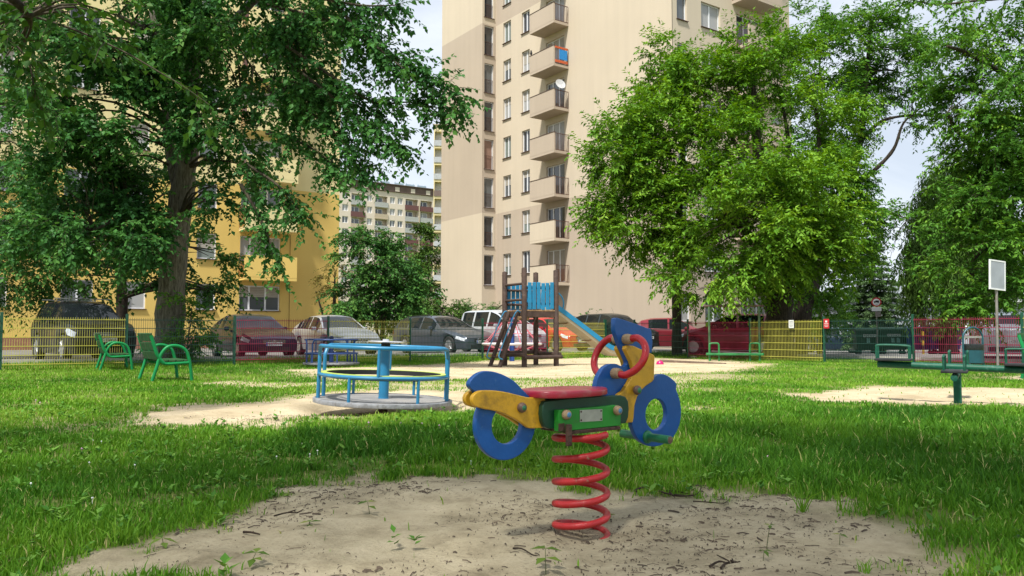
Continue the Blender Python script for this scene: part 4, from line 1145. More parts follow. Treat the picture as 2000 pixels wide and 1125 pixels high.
for y in (y0 - 0.015, y1 + 0.015):
    b = MB()
    for (xa, za), (xb, zb_) in zip(slp[:-1], slp[1:]):
        b.bar((xa, y, za + 0.135), (xb, y, zb_ + 0.135), 0.034, 0.12)
    b.build('slide_rail', m_ruler, tower, smooth=True)
    b = MB(); b.tube(spline([(S + 0.05, y, 1.42), (S + 0.05, y, 1.86), (S + 0.14, y, 1.88), (S + 0.32, y, 1.76), (S + 0.40, y, 1.58), (S + 0.36, y, 1.38)], 6), 0.018, 8); b.build('slide_handle', m_ruler, tower, smooth=True)
for x, z in ((S + 0.55, 1.13), (S + 1.28, 0.69)):
    b = MB(); b.box((x, 0.48, z - 0.065), (0.03, 0.40, 0.03)); b.build('slide_stay', m_rawwood, tower)

# ------------------------------------------------------------------ rope carousel behind the tower
m_rope = M('faded_red_rope', (0.50, 0.14, 0.17), rough=0.9, var=0.2, vscale=40)
m_ringw = M('pale_ring_tube', (0.55, 0.52, 0.52), rough=0.5, var=0.15)
RC = gp(1000, 705)
rc_ = empty('rope_carousel', (RC.x, RC.y, 0)); tag(rc_, 'rope net carousel with pale ring and blue mast behind the ladder', 'rope carousel')
b = MB(); b.lathe([(0.075, -0.05), (0.075, 0.9), (0.05, 0.92), (0.05, 1.50), (0.0, 1.52)], 14); b.build('mast', M('mast_blue', (0.015, 0.06, 0.26), rough=0.4), rc_, smooth=True)
b = MB(); b.tube([(0.86 * math.cos(2 * math.pi * k / 40), 0.86 * math.sin(2 * math.pi * k / 40), 0.50) for k in range(40)], 0.034, 8, closed=True); b.build('seat_ring', m_ringw, rc_, smooth=True)
for k in range(8):
    a = 2 * math.pi * k / 8 + 0.3; c, s = math.cos(a), math.sin(a)
    b = MB(); b.tube([(0.04 * c, 0.04 * s, 1.45), (0.42 * c, 0.42 * s, 0.98), (0.86 * c, 0.86 * s, 0.50)], 0.014, 6); b.build('stay_rope', m_rope, rc_)
    b = MB(); b.tube([(0.86 * c, 0.86 * s, 0.50), (0.5 * c, 0.5 * s, 0.36), (0.07 * c, 0.07 * s, 0.25)], 0.014, 6); b.build('lower_rope', m_rope, rc_)
for r, z in ((0.30, 1.13), (0.58, 0.80)):
    pts = [(r * math.cos(2 * math.pi * k / 8 + 0.3), r * math.sin(2 * math.pi * k / 8 + 0.3), z) for k in range(8)]
    b = MB(); b.tube(pts, 0.012, 6, closed=True); b.build('net_ring', m_rope, rc_)

# ------------------------------------------------------------------ low beam bench with two hoops, and the carpet rack behind it
LB = gp(1386, 700) * (23.6 / gp(1386, 700).y); LE = gp(1483, 702) * (23.3 / gp(1483, 702).y); LB.z = LE.z = 0
m_gbeam = M('green_beam_paint', (0.02, 0.19, 0.05), rough=0.5, var=0.2, vscale=8)
d = (LE - LB); L = d.length; az = math.atan2(d.y, d.x)
lb = empty('balance_seat', (LB.x, LB.y, 0), az); tag(lb, 'low green beam with two square hoops in front of red fence panel', 'balance beam')
b = MB(); b.bar((-0.1, 0, 0.20), (L + 0.12, 0, 0.20), 0.16, 0.07); b.build('beam', m_gbeam, lb, bevel=0.01)
for x in (0.0, L - 0.26):
    b = MB(); b.tube(spline([(x, 0, -0.02), (x, 0, 0.44), (x + 0.02, 0, 0.50), (x + 0.08, 0, 0.52), (x + 0.22, 0, 0.52), (x + 0.26, 0, 0.49), (x + 0.27, 0, 0.40), (x + 0.27, 0, -0.02)], 4), 0.026, 8); b.build('hoop', m_gbeam, lb, smooth=True)
CA = gp(1386, 698); CB = gp(1484, 698); CA = CA * (24.0 / CA.y); CB = CB * (23.7 / CB.y); CA.z = CB.z = 0
d = CB - CA; L = d.length
cr = empty('carpet_rack', (CA.x, CA.y, 0), math.atan2(d.y, d.x)); tag(cr, 'tall carpet beating rack with thin green posts and brown crossbar', 'carpet rack')
m_rack = M('rack_green_worn', (0.06, 0.13, 0.06), rough=0.7, var=0.3, vscale=5, dirt=(0.16, 0.10, 0.06), dscale=4)
for x in (0, L):
    b = MB(); b.tube([(x, 0, -0.05), (x, 0, 1.62)], 0.035, 10); b.build('post', m_rack, cr, smooth=True)
b = MB(); b.tube([(-0.15, 0, 1.63), (L + 0.15, 0, 1.63)], 0.035, 10); b.build('crossbar', M('rack_brown', (0.10, 0.06, 0.045), rough=0.8, var=0.3), cr, smooth=True)

# ------------------------------------------------------------------ four-seat cross seesaw
m_sg = M('seesaw_green_paint', (0.006, 0.075, 0.042), rough=0.5, spec=0.25, var=0.15, vscale=8, dirt=(0.05, 0.15, 0.11), dscale=18)
m_sboard = M('seesaw_grey_board', (0.03, 0.032, 0.034), rough=0.85, spec=0.2, var=0.25, vscale=9)
SW = gp(1871, 786)
sw = empty('cross_seesaw', (SW.x, SW.y, 0), R(-31)); tag(sw, 'green cross-shaped four seat seesaw on one square post in sand', 'seesaw')
b = MB(); b.box((0, 0, 0.15), (0.085, 0.085, 0.44)); b.build('post', m_sg, sw, bevel=0.008)
tilt = {0: R(1.5), 1: R(-1.0)}
for k in (0, 1):
    az = k * math.pi / 2; zc = 0.415 if k == 0 else 0.345
    ca, sa = math.cos(az), math.sin(az)
    def P(s, w, z): return (ca * s - sa * w, sa * s + ca * w, zc + z - s * math.tan(tilt[k]))
    b = MB(); b.tube([P(-0.86, 0, 0), P(0.86, 0, 0)], 0.042 if k == 0 else 0.037, 14); b.build('beam', m_sg, sw, smooth=True)
    for sg in (-1, 1):
        b = MB(); p = P(sg * 0.68, 0, 0.062); b.box(p, (0.40, 0.26, 0.03), rz=az); b.build('seat_board', m_sboard, sw, bevel=0.008)
        for w in (-0.10, 0.10):
            b = MB(); b.tube(spline([P(sg * 0.50, w, 0.07), P(sg * 0.50, w, 0.20), P(sg * 0.53, w, 0.235), P(sg * 0.83, w, 0.235), P(sg * 0.86, w, 0.20), P(sg * 0.86, w, 0.07)], 4), 0.0125, 8); b.build('side_hoop', m_sg, sw, smooth=True)
b = MB(); b.box((0, 0, 0.385), (0.16, 0.16, 0.03)); b.build('hub_plate', m_sg, sw)

# ------------------------------------------------------------------ litter bin with arch, sign board on post
m_teal = M('bin_teal', (0.012, 0.075, 0.095), rough=0.45, var=0.15, vscale=8)
m_bag = M('black_bin_bag', (0.02, 0.025, 0.028), rough=0.3, var=0.3, vscale=30, bump=0.5, bscale=25)
BN = gp(1902, 725)
bn = empty('litter_bin', (BN.x, BN.y, 0), R(10)); tag(bn, 'teal litter bin with black bag hung in an arched tube stand', 'litter bin')
rw = 0.19
b = MB(); b.tube(spline([(-0.24, 0, -0.05), (-0.24, 0, 0.60)], 3)[:-1] + [(0.24 * -math.cos(math.pi * k / 16), 0, 0.70 + 0.24 * math.sin(math.pi * k / 16)) for k in range(17)] + [(0.24, 0, 0.60), (0.24, 0, -0.05)], 0.021, 9); b.build('arch_stand', m_teal, bn, smooth=True)
b = MB(); b.lathe([(0.165, 0.16), (rw, 0.18), (rw + 0.01, 0.56), (rw - 0.01, 0.56), (rw - 0.02, 0.2)], 22); b.build('bucket', m_teal, bn, smooth=True)
b = MB(); b.lathe([(rw + 0.012, 0.46), (rw + 0.022, 0.50), (rw + 0.020, 0.575), (rw - 0.01, 0.585), (rw - 0.03, 0.50), (0.1, 0.42), (0, 0.40)], 22); b.build('bin_bag', m_bag, bn, smooth=True)
b = MB(); b.box((0, 0, 0.735), (0.46, 0.012, 0.045)); b.build('cross_strap', m_steel, bn)

SG = at(1951, 706, 17.0); SG.z = 0
m_pole = M('galvanised_pole', (0.27, 0.25, 0.23), rough=0.6, metal=0.5, var=0.25, dirt=(0.17, 0.10, 0.06), dscale=7)
sg_ = empty('notice_board', (SG.x, SG.y, 0), R(-27)); tag(sg_, 'square notice board seen from its grey back, on a thin leaning pole', 'sign')
b = MB(); b.tube([(0, 0.03, -0.05), (-0.06, 0.03, 2.38)], 0.027, 10); b.build('pole', m_pole, sg_, smooth=True)
b = MB(); b.box((-0.055, 0, 2.06), (0.50, 0.012, 0.60)); bd = b.build('board', M('board_grey_back', (0.30, 0.33, 0.36), rough=0.6, var=0.1), sg_)
for cx, cz, sx, sz in ((-0.055, 2.365, 0.54, 0.03), (-0.055, 1.755, 0.54, 0.03), (-0.31, 2.06, 0.03, 0.58), (0.20, 2.06, 0.03, 0.58)):
    b = MB(); b.box((cx, 0.004, cz), (sx, 0.03, sz)); b.build('board_frame', M('frame_white', (0.75, 0.76, 0.76), rough=0.5), bd)
for z in (2.34, 1.80):
    b = MB(); b.box((-0.058, 0.024, z), (0.09, 0.04, 0.025)); b.build('clamp', m_pole, sg_)
sg_.rotation_euler = (0, R(3), R(-27 + 180 - 126))

# ------------------------------------------------------------------ sand pit edge and toys
SPa, SPb = gp(1290, 707), gp(1417, 711)
t = empty('sandpit_border', SPa); tag(t, 'weathered plank edging the sand pit behind the rider', 'plank')
dv = SPb - SPa
b = MB(); b.bar((0, 0, 0.02), (dv.x, dv.y, -0.02), 0.10, 0.10); b.build('plank', M('weathered_plank', (0.15, 0.105, 0.075), rough=0.9, var=0.35, vscale=6, bump=0.4), t, bevel=0.01)
m_pink = M('pink_plastic', (0.62, 0.05, 0.33), rough=0.35); m_mag = M('magenta_plastic', (0.45, 0.01, 0.12), rough=0.35); m_tq = M('turquoise_plastic', (0.12, 0.5, 0.55), rough=0.35)
p = gp(1218, 703)
t = empty('toy_truck', p, R(20)); tag(t, 'pink toy truck with turquoise wheels lying in the sand pit', 'toy')
b = MB(); b.box((0, 0, 0.07), (0.26, 0.13, 0.07)); b.box((0.06, 0, 0.13), (0.10, 0.12, 0.06)); b.build('toy_body', m_pink, t, bevel=0.01)
for x in (-0.08, 0.08):
    for y in (-0.075, 0.075):
        b = MB(); b.lathe([(0.045, -0.015), (0.05, 0), (0.045, 0.015)], 12, (x, y, 0.05), 'Y'); b.build('toy_wheel', m_tq, t)
p = gp(1289, 712)
b = MB(); b.lathe([(0.10, 0.0), (0.098, 0.03), (0.08, 0.075), (0.045, 0.10), (0, 0.108)], 16); o = b.build('toy_mould', m_mag, smooth=True, loc=p)
tag(o, 'magenta dome shaped sand mould lying on the sand', 'toy')
p = gp(1355, 699); b = MB(); b.lathe([(0.10, 0.0), (0.11, 0.05), (0.0, 0.06)], 12); o = b.build('sand_tray', M('cream_plastic', (0.6, 0.6, 0.45), rough=0.5), loc=p)
tag(o, 'flat cream plastic tray lying at the sand edge', 'toy')

# ------------------------------------------------------------------ fence: wire mesh panels in yellow, dark green and red between green posts
m_fy = M('fence_yellow', (0.48, 0.45, 0.09), rough=0.6, spec=0.2, var=0.1); m_fg = M('fence_dark_green', (0.008, 0.045, 0.035), rough=0.5, var=0.1); m_fr = M('fence_red', (0.27, 0.03, 0.065), rough=0.6, spec=0.2, var=0.1)
m_post = M('fence_post_green', (0.008, 0.075, 0.042), rough=0.45, var=0.12)
def fence(label, a, b_, cols, names):
    a = Vector(a); b_ = Vector(b_); n = len(cols); d = (b_ - a); L = d.length / n
    t = empty('fence', a, math.atan2(d.y, d.x)); tag(t, label, 'fence')
    z0 = 0.07
    for k in range(n + 1):
        if k == n and 'corner_end' in names: continue
        g = a + d * (k / n); zg = gzf(g.x, g.y)
        b = MB(); b.box((k * L, 0.03, zg + 0.60), (0.06, 0.045, 1.36)); b.build('post', m_post, t, bevel=0.006)
    shared = {}
    for k, c in enumerate(cols):
        g = a + d * ((k + 0.5) / n); zg = gzf(g.x, g.y)
        if c not in shared:
            b = MB(); w = L - 0.07
            nv = 50
            for i in range(nv):
                x = 0.035 + w * (i + 0.5) / nv
                b.box((x, -0.012, 0.62), (0.0075, 0.005, 1.14))
            for r_ in range(6):
                for dy in (-0.020, -0.004):
                    b.box((L / 2, dy, 0.14 + 0.2 * r_), (w, 0.009, 0.016))
            o = b.build('wire_panel', {'y': m_fy, 'g': m_fg, 'r': m_fr}[c], t); shared[c] = o
        else:
            o = link(bpy.data.objects.new('wire_panel', shared[c].data), t)
        o.location = (k * L, 0, zg)
        o['label'] = {'y': 'yellow wire mesh panel', 'g': 'dark green wire mesh panel', 'r': 'red wire mesh panel'}[c]
    return t
VF = 20.62; UC = 19.7
fence('long wire fence of yellow, green and red panels behind benches and climbing tower', site(0.85 - 2.5, VF), site(18.35, VF), 'rygrygry', [])
fence('short green wire fence panel closing the far corner behind the spring rider', site(18.40, VF), site(UC - 0.05, VF), 'g', ['corner_end'])
fence('wire fence of green, red and yellow panels at right, before bins and maple', site(UC, 20.62), site(UC, 20.62 - 15.0), 'grygry', [])
# two small notices wired to the fence
def notice(label, px, v, w, h, mat, lines, z=1.08):
    p = site(UC - 0.04, v, z)
    p.z = z + gzf(p.x, p.y)
    t = empty('fence_notice', p, SA - math.pi / 2); tag(t, label, 'sign')
    b = MB(); b.box((0, -0.03, 0), (w, 0.006, h)); b.build('panel', mat, t, bevel=0.002)
    for zz, ww, hh, mm in lines:
        b = MB(); b.box((0, -0.0345, zz), (ww, 0.002, hh)); b.build('printed_line', mm, t)
m_nw = M('notice_white', (0.72, 0.74, 0.72), rough=0.5, var=0.05); m_nr = M('notice_red', (0.48, 0.02, 0.03), rough=0.5, var=0.05); m_ink = M('notice_ink', (0.12, 0.13, 0.14), rough=0.6)
notice('small white printed notice on the yellow fence panel', 1547, 14.1, 0.17, 0.23, m_nw, [(0.07, 0.11, 0.012, m_ink), (0.035, 0.12, 0.008, m_ink), (0.0, 0.10, 0.008, m_ink), (-0.04, 0.12, 0.008, m_ink), (-0.07, 0.09, 0.008, m_ink)])
notice('small red notice beside the post on the green fence panel', 1612, 12.98, 0.17, 0.26, m_nr, [(0.06, 0.06, 0.05, m_nw), (0.0, 0.12, 0.012, m_nw), (-0.04, 0.12, 0.010, m_nw), (-0.075, 0.10, 0.010, m_nw)])
# ------------------------------------------------------------------ parked cars
m_tyre = M('tyre', (0.018, 0.018, 0.018), rough=0.85, var=0.2); m_alloy = M('alloy_rim', (0.42, 0.43, 0.44), rough=0.35, metal=0.7, var=0.1)
m_cglass = glass_mat('car_glass', (0.010, 0.013, 0.015), 0.03, 0.45); m_lamp = M('headlamp', (0.62, 0.65, 0.68), rough=0.12, metal=0.3, var=0.3, vscale=40, coat=1.0)
m_tail = M('tail_lamp', (0.22, 0.008, 0.012), rough=0.15, var=0.1, coat=1.0); m_chr = M('chrome_trim', (0.6, 0.61, 0.62), rough=0.15, metal=1.0, var=0.05)
m_dark = M('dark_plastic', (0.015, 0.015, 0.016), rough=0.6, var=0.15); m_plate = M('plate_white', (0.72, 0.73, 0.72), rough=0.5, var=0.03); m_eu = M('plate_blue', (0.02, 0.07, 0.42), rough=0.5)
m_ink2 = M('plate_ink', (0.015, 0.015, 0.017), rough=0.6)
def lin(pts, x):
    if x <= pts[0][0]: return pts[0][1]
    for (a, va), (b, vb) in zip(pts[:-1], pts[1:]):
        if x <= b: return va + (vb - va) * (x - a) / (b - a)
    return pts[-1][1]
def smoothline(pts, L, n=160, passes=3, wdt=3):
    xs = [L * k / n for k in range(n + 1)]; v = np.array([lin(pts, x) for x in xs])
    for _ in range(passes):
        p = np.pad(v, wdt, mode='edge'); v = np.convolve(p, np.ones(2 * wdt + 1) / (2 * wdt + 1), mode='valid')
    return lambda x: float(np.interp(x, xs, v))
KINDS = {  # x measured from the nose; top line, belt line, windscreen span, rear window span, side windows, axles, wheel radius
 'sedan': dict(L=4.75, W=1.83, top=[(0, .60), (.08, .70), (.5, .82), (1.2, .93), (1.42, .98), (2.15, 1.42), (2.6, 1.475), (3.1, 1.465), (3.55, 1.36), (4.15, 1.09), (4.6, 1.05), (4.72, .95), (4.75, .80)],
    belt=[(0, .58), (.5, .72), (1.3, .90), (4.0, 1.0), (4.75, .86)], ws=(1.45, 2.18), rw=(3.38, 4.08), sw=[(1.75, 2.62), (2.70, 3.50), (3.54, 3.85)], ax=(.92, 3.64), r=.325),
 'wagon': dict(L=4.84, W=1.85, top=[(0, .58), (.08, .70), (.5, .83), (1.25, .95), (1.5, 1.0), (2.2, 1.42), (2.65, 1.48), (3.9, 1.46), (4.35, 1.38), (4.7, 1.05), (4.82, .95), (4.84, .8)],
    belt=[(0, .56), (.5, .72), (1.35, .92), (4.2, 1.02), (4.84, .9)], ws=(1.5, 2.22), rw=(4.38, 4.68), sw=[(1.78, 2.70), (2.78, 3.55), (3.63, 4.30)], ax=(.88, 3.77), r=.335),
 'suv': dict(L=4.55, W=1.84, top=[(0, .80), (.06, .92), (.35, 1.02), (1.0, 1.10), (1.25, 1.15), (1.85, 1.64), (2.3, 1.72), (3.7, 1.70), (4.2, 1.58), (4.45, 1.15), (4.55, .9)],
    belt=[(0, .78), (.4, .92), (1.1, 1.06), (4.0, 1.14), (4.55, 1.0)], ws=(1.28, 1.88), rw=(4.12, 4.44), sw=[(1.55, 2.35), (2.43, 3.2), (3.28, 4.0)], ax=(.86, 3.5), r=.37),
 'van': dict(L=4.15, W=1.72, top=[(0, .72), (.06, .86), (.3, .98), (.75, 1.10), (.95, 1.18), (1.6, 1.66), (2.0, 1.80), (3.6, 1.80), (3.98, 1.74), (4.1, 1.2), (4.15, .8)],
    belt=[(0, .70), (.4, .86), (1.0, 1.08), (4.0, 1.10), (4.15, 1.0)], ws=(.98, 1.66), rw=(4.0, 4.11), sw=[(1.2, 2.02), (2.12, 2.95), (3.05, 3.80)], ax=(.78, 3.48), r=.32),
 'hatch': dict(L=4.1, W=1.74, top=[(0, .66), (.06, .76), (.4, .88), (.95, .98), (1.15, 1.03), (1.85, 1.44), (2.25, 1.50), (3.1, 1.48), (3.6, 1.38), (3.95, 1.02), (4.07, .95), (4.1, .7)],
    belt=[(0, .64), (.4, .78), (1.1, .95), (3.6, 1.03), (4.1, .92)], ws=(1.18, 1.88), rw=(3.58, 3.95), sw=[(1.45, 2.32), (2.40, 3.25)], ax=(.78, 3.32), r=.315),
}
_carmesh = {}
def car(label, kind, loc, yaw, paint_m, plate, front=True, emblem=None, rails=False, roof_bars=False, name='parked_car', cat='car'):
    K = KINDS[kind]; L, W = K['L'], K['W'] / 2
    t = empty(name, loc, yaw); tag(t, label, cat, 'cars parked beyond the fence')
    key = kind
    if key not in _carmesh:
        top = smoothline(K['top'], L, passes=2, wdt=2); belt = smoothline(K['belt'], L)
        cuts = sorted(set([0, .02, .05, .1, .18, L - .02, L - .05, L - .1, L - .2] + [L * k / 46 for k in range(47)] + list(K['ws']) + list(K['rw']) + [x for s in K['sw'] for x in s] + [a + d for a in K['ax'] for d in (-.42, -.38, -.3, -.2, -.1, 0, .1, .2, .3, .38, .42)]))
        xs = [cuts[0]]
        for c in cuts[1:]:
            if 0 <= c <= L and c - xs[-1] > .012: xs.append(c)
        rows = []
        for x in xs:
            zt = top(x); zb = min(belt(x), zt - .03)
            e = min(x, L - x)
            w = W * (0.80 + 0.20 * min(1, (e / .55)) ** 0.55)
            zs = .22
            for a in K['ax']:
                d = abs(x - a); rr = K['r'] + .07
                if d < rr: zs = max(zs, K['r'] + math.sqrt(rr * rr - d * d) * .98)
            zs = min(zs, zb - .1)
            g = max(0, min(1, (zt - zb) / .45))
            wt = w * (0.94 - 0.24 * g)
            z1 = zs + (zb - zs) * .35; z2 = zs + (zb - zs) * .75
            ring_ = [(w * .94, zs), (w * .99, z1), (w * 1.0, z2), (w * .975, zb - .015), (w * .955, zb)]
            ring_ += [(wt + (w * .955 - wt) * .12, zb + (zt - zb) * .88), (wt * .93, zt - .015 * (1 + g)), (wt * .55, zt), (0, zt + .012)]
            rows.append(ring_)
        parts = {}
        nr = len(rows[0])
        def put(nm, quad): parts.setdefault(nm, []).append(quad)
        for i in range(len(xs) - 1):
            xm = (xs[i] + xs[i + 1]) / 2
            zt, zb = top(xm), min(belt(xm), top(xm) - .03)
            for j in range(nr - 1):
                nm = 'body'
                tall = zt - zb
                if j == 4 and tall > .13:
                    for a, c in K['sw']:
                        if a < xm < c: nm = 'side_window'
                if j >= 6 and K['ws'][0] < xm < K['ws'][1]: nm = 'windscreen'
                if j >= 6 and K['rw'][0] < xm < K['rw'][1]: nm = 'rear_window'
                if j in (2, 3) and .07 < xm < .46: nm = 'headlight'
                if j in (2, 3) and L - .26 < xm < L - .04: nm = 'tail_light'
                for s in (-1, 1):
                    q = [(L / 2 - xs[i], s * rows[i][j][0], rows[i][j][1]), (L / 2 - xs[i + 1], s * rows[i + 1][j][0], rows[i + 1][j][1]), (L / 2 - xs[i + 1], s * rows[i + 1][j + 1][0], rows[i + 1][j + 1][1]), (L / 2 - xs[i], s * rows[i][j + 1][0], rows[i][j + 1][1])]
                    if s > 0: q.reverse()
                    k2 = nm
                    if nm in ('headlight', 'tail_light'): k2 = nm + ('L' if s > 0 else 'R')
                    if nm == 'side_window': k2 = nm + str([n for n, (a, c) in enumerate(K['sw']) if a < xm < c][0]) + ('L' if s > 0 else 'R')
                    put(k2, q)
        for i in (0, len(xs) - 1):
            X = L / 2 - xs[i]; rg = rows[i]
            for j in range(nr - 1):
                put('body', [(X, -rg[j][0], rg[j][1]), (X, rg[j][0], rg[j][1]), (X, rg[j + 1][0], rg[j + 1][1]), (X, -rg[j + 1][0], rg[j + 1][1])] if i else [(X, rg[j][0], rg[j][1]), (X, -rg[j][0], rg[j][1]), (X, -rg[j + 1][0], rg[j + 1][1]), (X, rg[j + 1][0], rg[j + 1][1])])
        out = {}
        for nm, qs in parts.items():
            vid = {}; V = []; F = []
            for q in qs:
                f = []
                for p in q:
                    k = (round(p[0], 4), round(p[1], 4), round(p[2], 4))
                    if k not in vid: vid[k] = len(V); V.append(p)
                    if vid[k] not in f: f.append(vid[k])
                if len(f) >= 3: F.append(f)
            me = bpy.data.meshes.new(nm); me.from_pydata(V, [], F)
            bm = bmesh.new(); bm.from_mesh(me); bmesh.ops.recalc_face_normals(bm, faces=bm.faces); bm.to_mesh(me); bm.free()
            me.polygons.foreach_set('use_smooth', [True] * len(me.polygons))
            me.set_sharp_from_angle(angle=R(50)); me.update()
            out[nm] = me
        # wheel meshes
        r = K['r']
        b = MB(); b.lathe([(r * .66, -.10), (r * .93, -.105), (r, -.08), (r, .08), (r * .93, .105), (r * .66, .10), (r * .66, -.10)], 28, axis='Y'); ty = b.build('tyre', m_tyre, smooth=True)
        b = MB(); b.lathe([(r * .66, .06), (r * .62, .085), (r * .60, .04), (r * .2, .03), (0, .035)], 24, axis='Y')
        b.lathe([(r * .68, -.085), (r * .68, .085)], 24, axis='Y')
        for k in range(5):
            a = 2 * math.pi * k / 5; b.bar((r * .10 * math.cos(a), .075, r * .10 * math.sin(a)), (r * .60 * math.cos(a), .085, r * .60 * math.sin(a)), .07, .03, up=(0, 1, 0))
        rm = b.build('rim', m_alloy); out['tyre'] = ty.data; out['rim'] = rm.data
        bpy.data.objects.remove(ty); bpy.data.objects.remove(rm)
        _carmesh[key] = (out, top, belt)
    out, top, belt = _carmesh[key]
    def obj(nm, me, mat, parent=t):
        if mat is not None:
            me = me.copy(); me.materials.clear(); me.materials.append(mat)
        return link(bpy.data.objects.new(nm, me), parent)
    body = None
    for nm, me in out.items():
        if nm in ('tyre', 'rim'): continue
        base = nm.rstrip('LR0123456789')
        o = obj(base, me, {'body': paint_m, 'headlight': m_lamp, 'tail_light': m_tail}.get(base, m_cglass))
        if base == 'body': body = o
    b = MB(); b.box((0, 0, .42), (L - .5, W * 1.66, .44)); b.build('underbody', m_dark, t)
    for a in K['ax']:
        for s in (-1, 1):
            w = obj('wheel', out['tyre'], None); w.location = (L / 2 - a, s * (W - .115), K['r'])
            w.rotation_euler = (0, R(random.uniform(0, 70)), 0 if s > 0 else math.pi)
            obj('rim', out['rim'], None, w)
    for s in (-1, 1):
        xm = K['ws'][0] + .42
        b = MB(); b.box((L / 2 - xm, s * (W + .06), belt(xm) + .05), (.12, .17, .13)); b.build('mirror', paint_m, t, bevel=.03)
    # nose: grille, lower intake, plate
    zf = top(.05)
    b = MB(); b.box((L / 2 + .002, 0, zf - .13), (.04, W * .80, .13)); g = b.build('grille', m_dark, t, bevel=.01)
    for k in range(3):
        b = MB(); b.box((L / 2 + .022, 0, zf - .17 + .04 * k), (.012, W * .78, .011)); b.build('grille_bar', m_chr, g)
    b = MB(); b.box((L / 2 - .01, 0, .30), (.06, W * 1.15, .13)); b.build('lower_intake', m_dark, t, bevel=.01)
    b = MB(); b.box((-L / 2 + .0, 0, .33), (.05, W * 1.2, .14)); b.build('rear_bumper_strip', m_dark, t, bevel=.01)
    if emblem == 'ring':
        b = MB(); b.tube([(L / 2 + .035, .055 * math.cos(2 * math.pi * k / 20), zf - .13 + .055 * math.sin(2 * math.pi * k / 20)) for k in range(20)], .008, 6, closed=True)
        for y0, z0, y1, z1 in ((-.035, .03, -.012, -.035), (-.012, -.035, 0, -.005), (0, -.005, .012, -.035), (.012, -.035, .035, .03), (-.015, .035, 0, .005), (0, .005, .015, .035)):
            b.bar((L / 2 + .035, y0, zf - .13 + z0), (L / 2 + .035, y1, zf - .13 + z1), .009)
        b.build('emblem', m_chr, t)
    if emblem == 'diamond':
        b = MB(); b.tube([(L / 2 + .03, 0, zf - .02), (L / 2 + .035, .055, zf - .11), (L / 2 + .035, 0, zf - .20), (L / 2 + .035, -.055, zf - .11)], .014, 6, closed=True); b.build('emblem', m_chr, t)
    if emblem == 'kidneys':
        for s in (-1, 1):
            b = MB(); b.tube([(L / 2 + .025, s * .12 + .10 * math.cos(2 * math.pi * k / 16), zf - .12 + .06 * math.sin(2 * math.pi * k / 16)) for k in range(16)], .012, 6, closed=True); b.build('kidney_frame', m_chr, g)
    xs_ = 1 if front else -1
    X = xs_ * (L / 2 + .028)
    zpl = .47 if kind != 'suv' else .60
    if not front: zpl = .55
    b = MB(); b.box((X, 0, zpl), (.012, .52, .115)); pl = b.build('number_plate', m_plate, t)
    b = MB(); b.box((X + xs_ * .007, -xs_ * .24, zpl), (.003, .04, .105)); b.build('blue_band', m_eu, pl)
    lettering(plate, .115, m_ink2, pl, (X + xs_ * .009, xs_ * .02, zpl), (math.pi / 2, 0, xs_ * math.pi / 2), squeeze=.86)
    if rails or roof_bars:
        xr0, xr1 = K['ws'][1] + .2, K['rw'][0] - .15
        for s in (-1, 1):
            b = MB(); b.tube([(L / 2 - xr0, s * W * .60, top(xr0) - .01), (L / 2 - xr0 - .12, s * W * .61, top(xr0) + .05), (L / 2 - xr1 + .12, s * W * .61, top(xr1) + .05), (L / 2 - xr1, s * W * .60, top(xr1) - .01)], .017, 6); b.build('roof_rail', m_dark, t)
    if roof_bars:
        for x in (K['ws'][1] + .4, K['rw'][0] - .55):
            b = MB(); b.box((L / 2 - x, 0, top(x) + .085), (.07, W * 1.62, .03)); b.build('roof_bar', m_alloy, t)
    b = MB(); x = K['ws'][1] + .3; b.tube([(L / 2 - x, 0, top(x)), (L / 2 - x - .18, 0, top(x) + .3)], .005, 4); b.build('aerial', m_dark, t)
    return t
def slot(u, v, yaw_off=0.0, front_at=True, kind='sedan'):
    """front bumper centre at site (u,v), heading -v, plus a turn"""
    yaw = SA - math.pi / 2 + R(yaw_off)
    L = KINDS[kind]['L']
    p = site(u, v); h = Vector((math.cos(yaw), math.sin(yaw), 0))
    c = p - h * (L / 2) if front_at else p + h * (L / 2)
    c.z = gzf(c.x, c.y) + 0.012
    return c, yaw
p_black = paint('paint_black', (0.006, 0.007, 0.009)); p_purple = paint('paint_aubergine', (0.035, 0.02, 0.05), .3); p_silver = paint('paint_silver', (0.46, 0.47, 0.49), .55)
p_grey = paint('paint_graphite', (0.085, 0.10, 0.125), .5); p_lgrey = paint('paint_pale_silver', (0.50, 0.53, 0.56), .4); p_red = paint('paint_red', (0.42, 0.02, 0.02)); p_dk = paint('paint_dark_green', (0.012, 0.018, 0.016))
p_wine = paint('paint_wine', (0.16, 0.008, 0.018)); p_red2 = paint('paint_crimson', (0.27, 0.012, 0.028)); p_navy = paint('paint_navy', (0.012, 0.022, 0.045)); p_lblue = paint('paint_sky_blue', (0.28, 0.40, 0.55), .3)
def C(label, kind, u, v, yo, pm, plate, **k):
    c, y = slot(u, v, yo, True, kind); return car(label, kind, c, y, pm, plate, **k)
C('black off-road car with roof bars behind the yellow panel at far left', 'suv', 3.45, 24.3, 9, p_black, 'SG 166AA', rails=True, roof_bars=True)
C('dark aubergine saloon with bright grille slats behind the red fence panel', 'sedan', 8.35, 25.1, 0, p_purple, 'SGL EW70', emblem='ring')
C('silver saloon with curved roof, right of the aubergine one', 'sedan', 11.5, 25.5, 0, p_silver, 'SB 4070K', emblem='diamond')
C('graphite estate car behind the dark green fence panel', 'wagon', 16.2, 25.1, 7, p_grey, 'SG J4003', emblem='kidneys', rails=True)
C('pale silver high-roofed van with three side windows behind the ladder', 'van', 19.5, 26.2, 8, p_lgrey, 'SG 52F4')
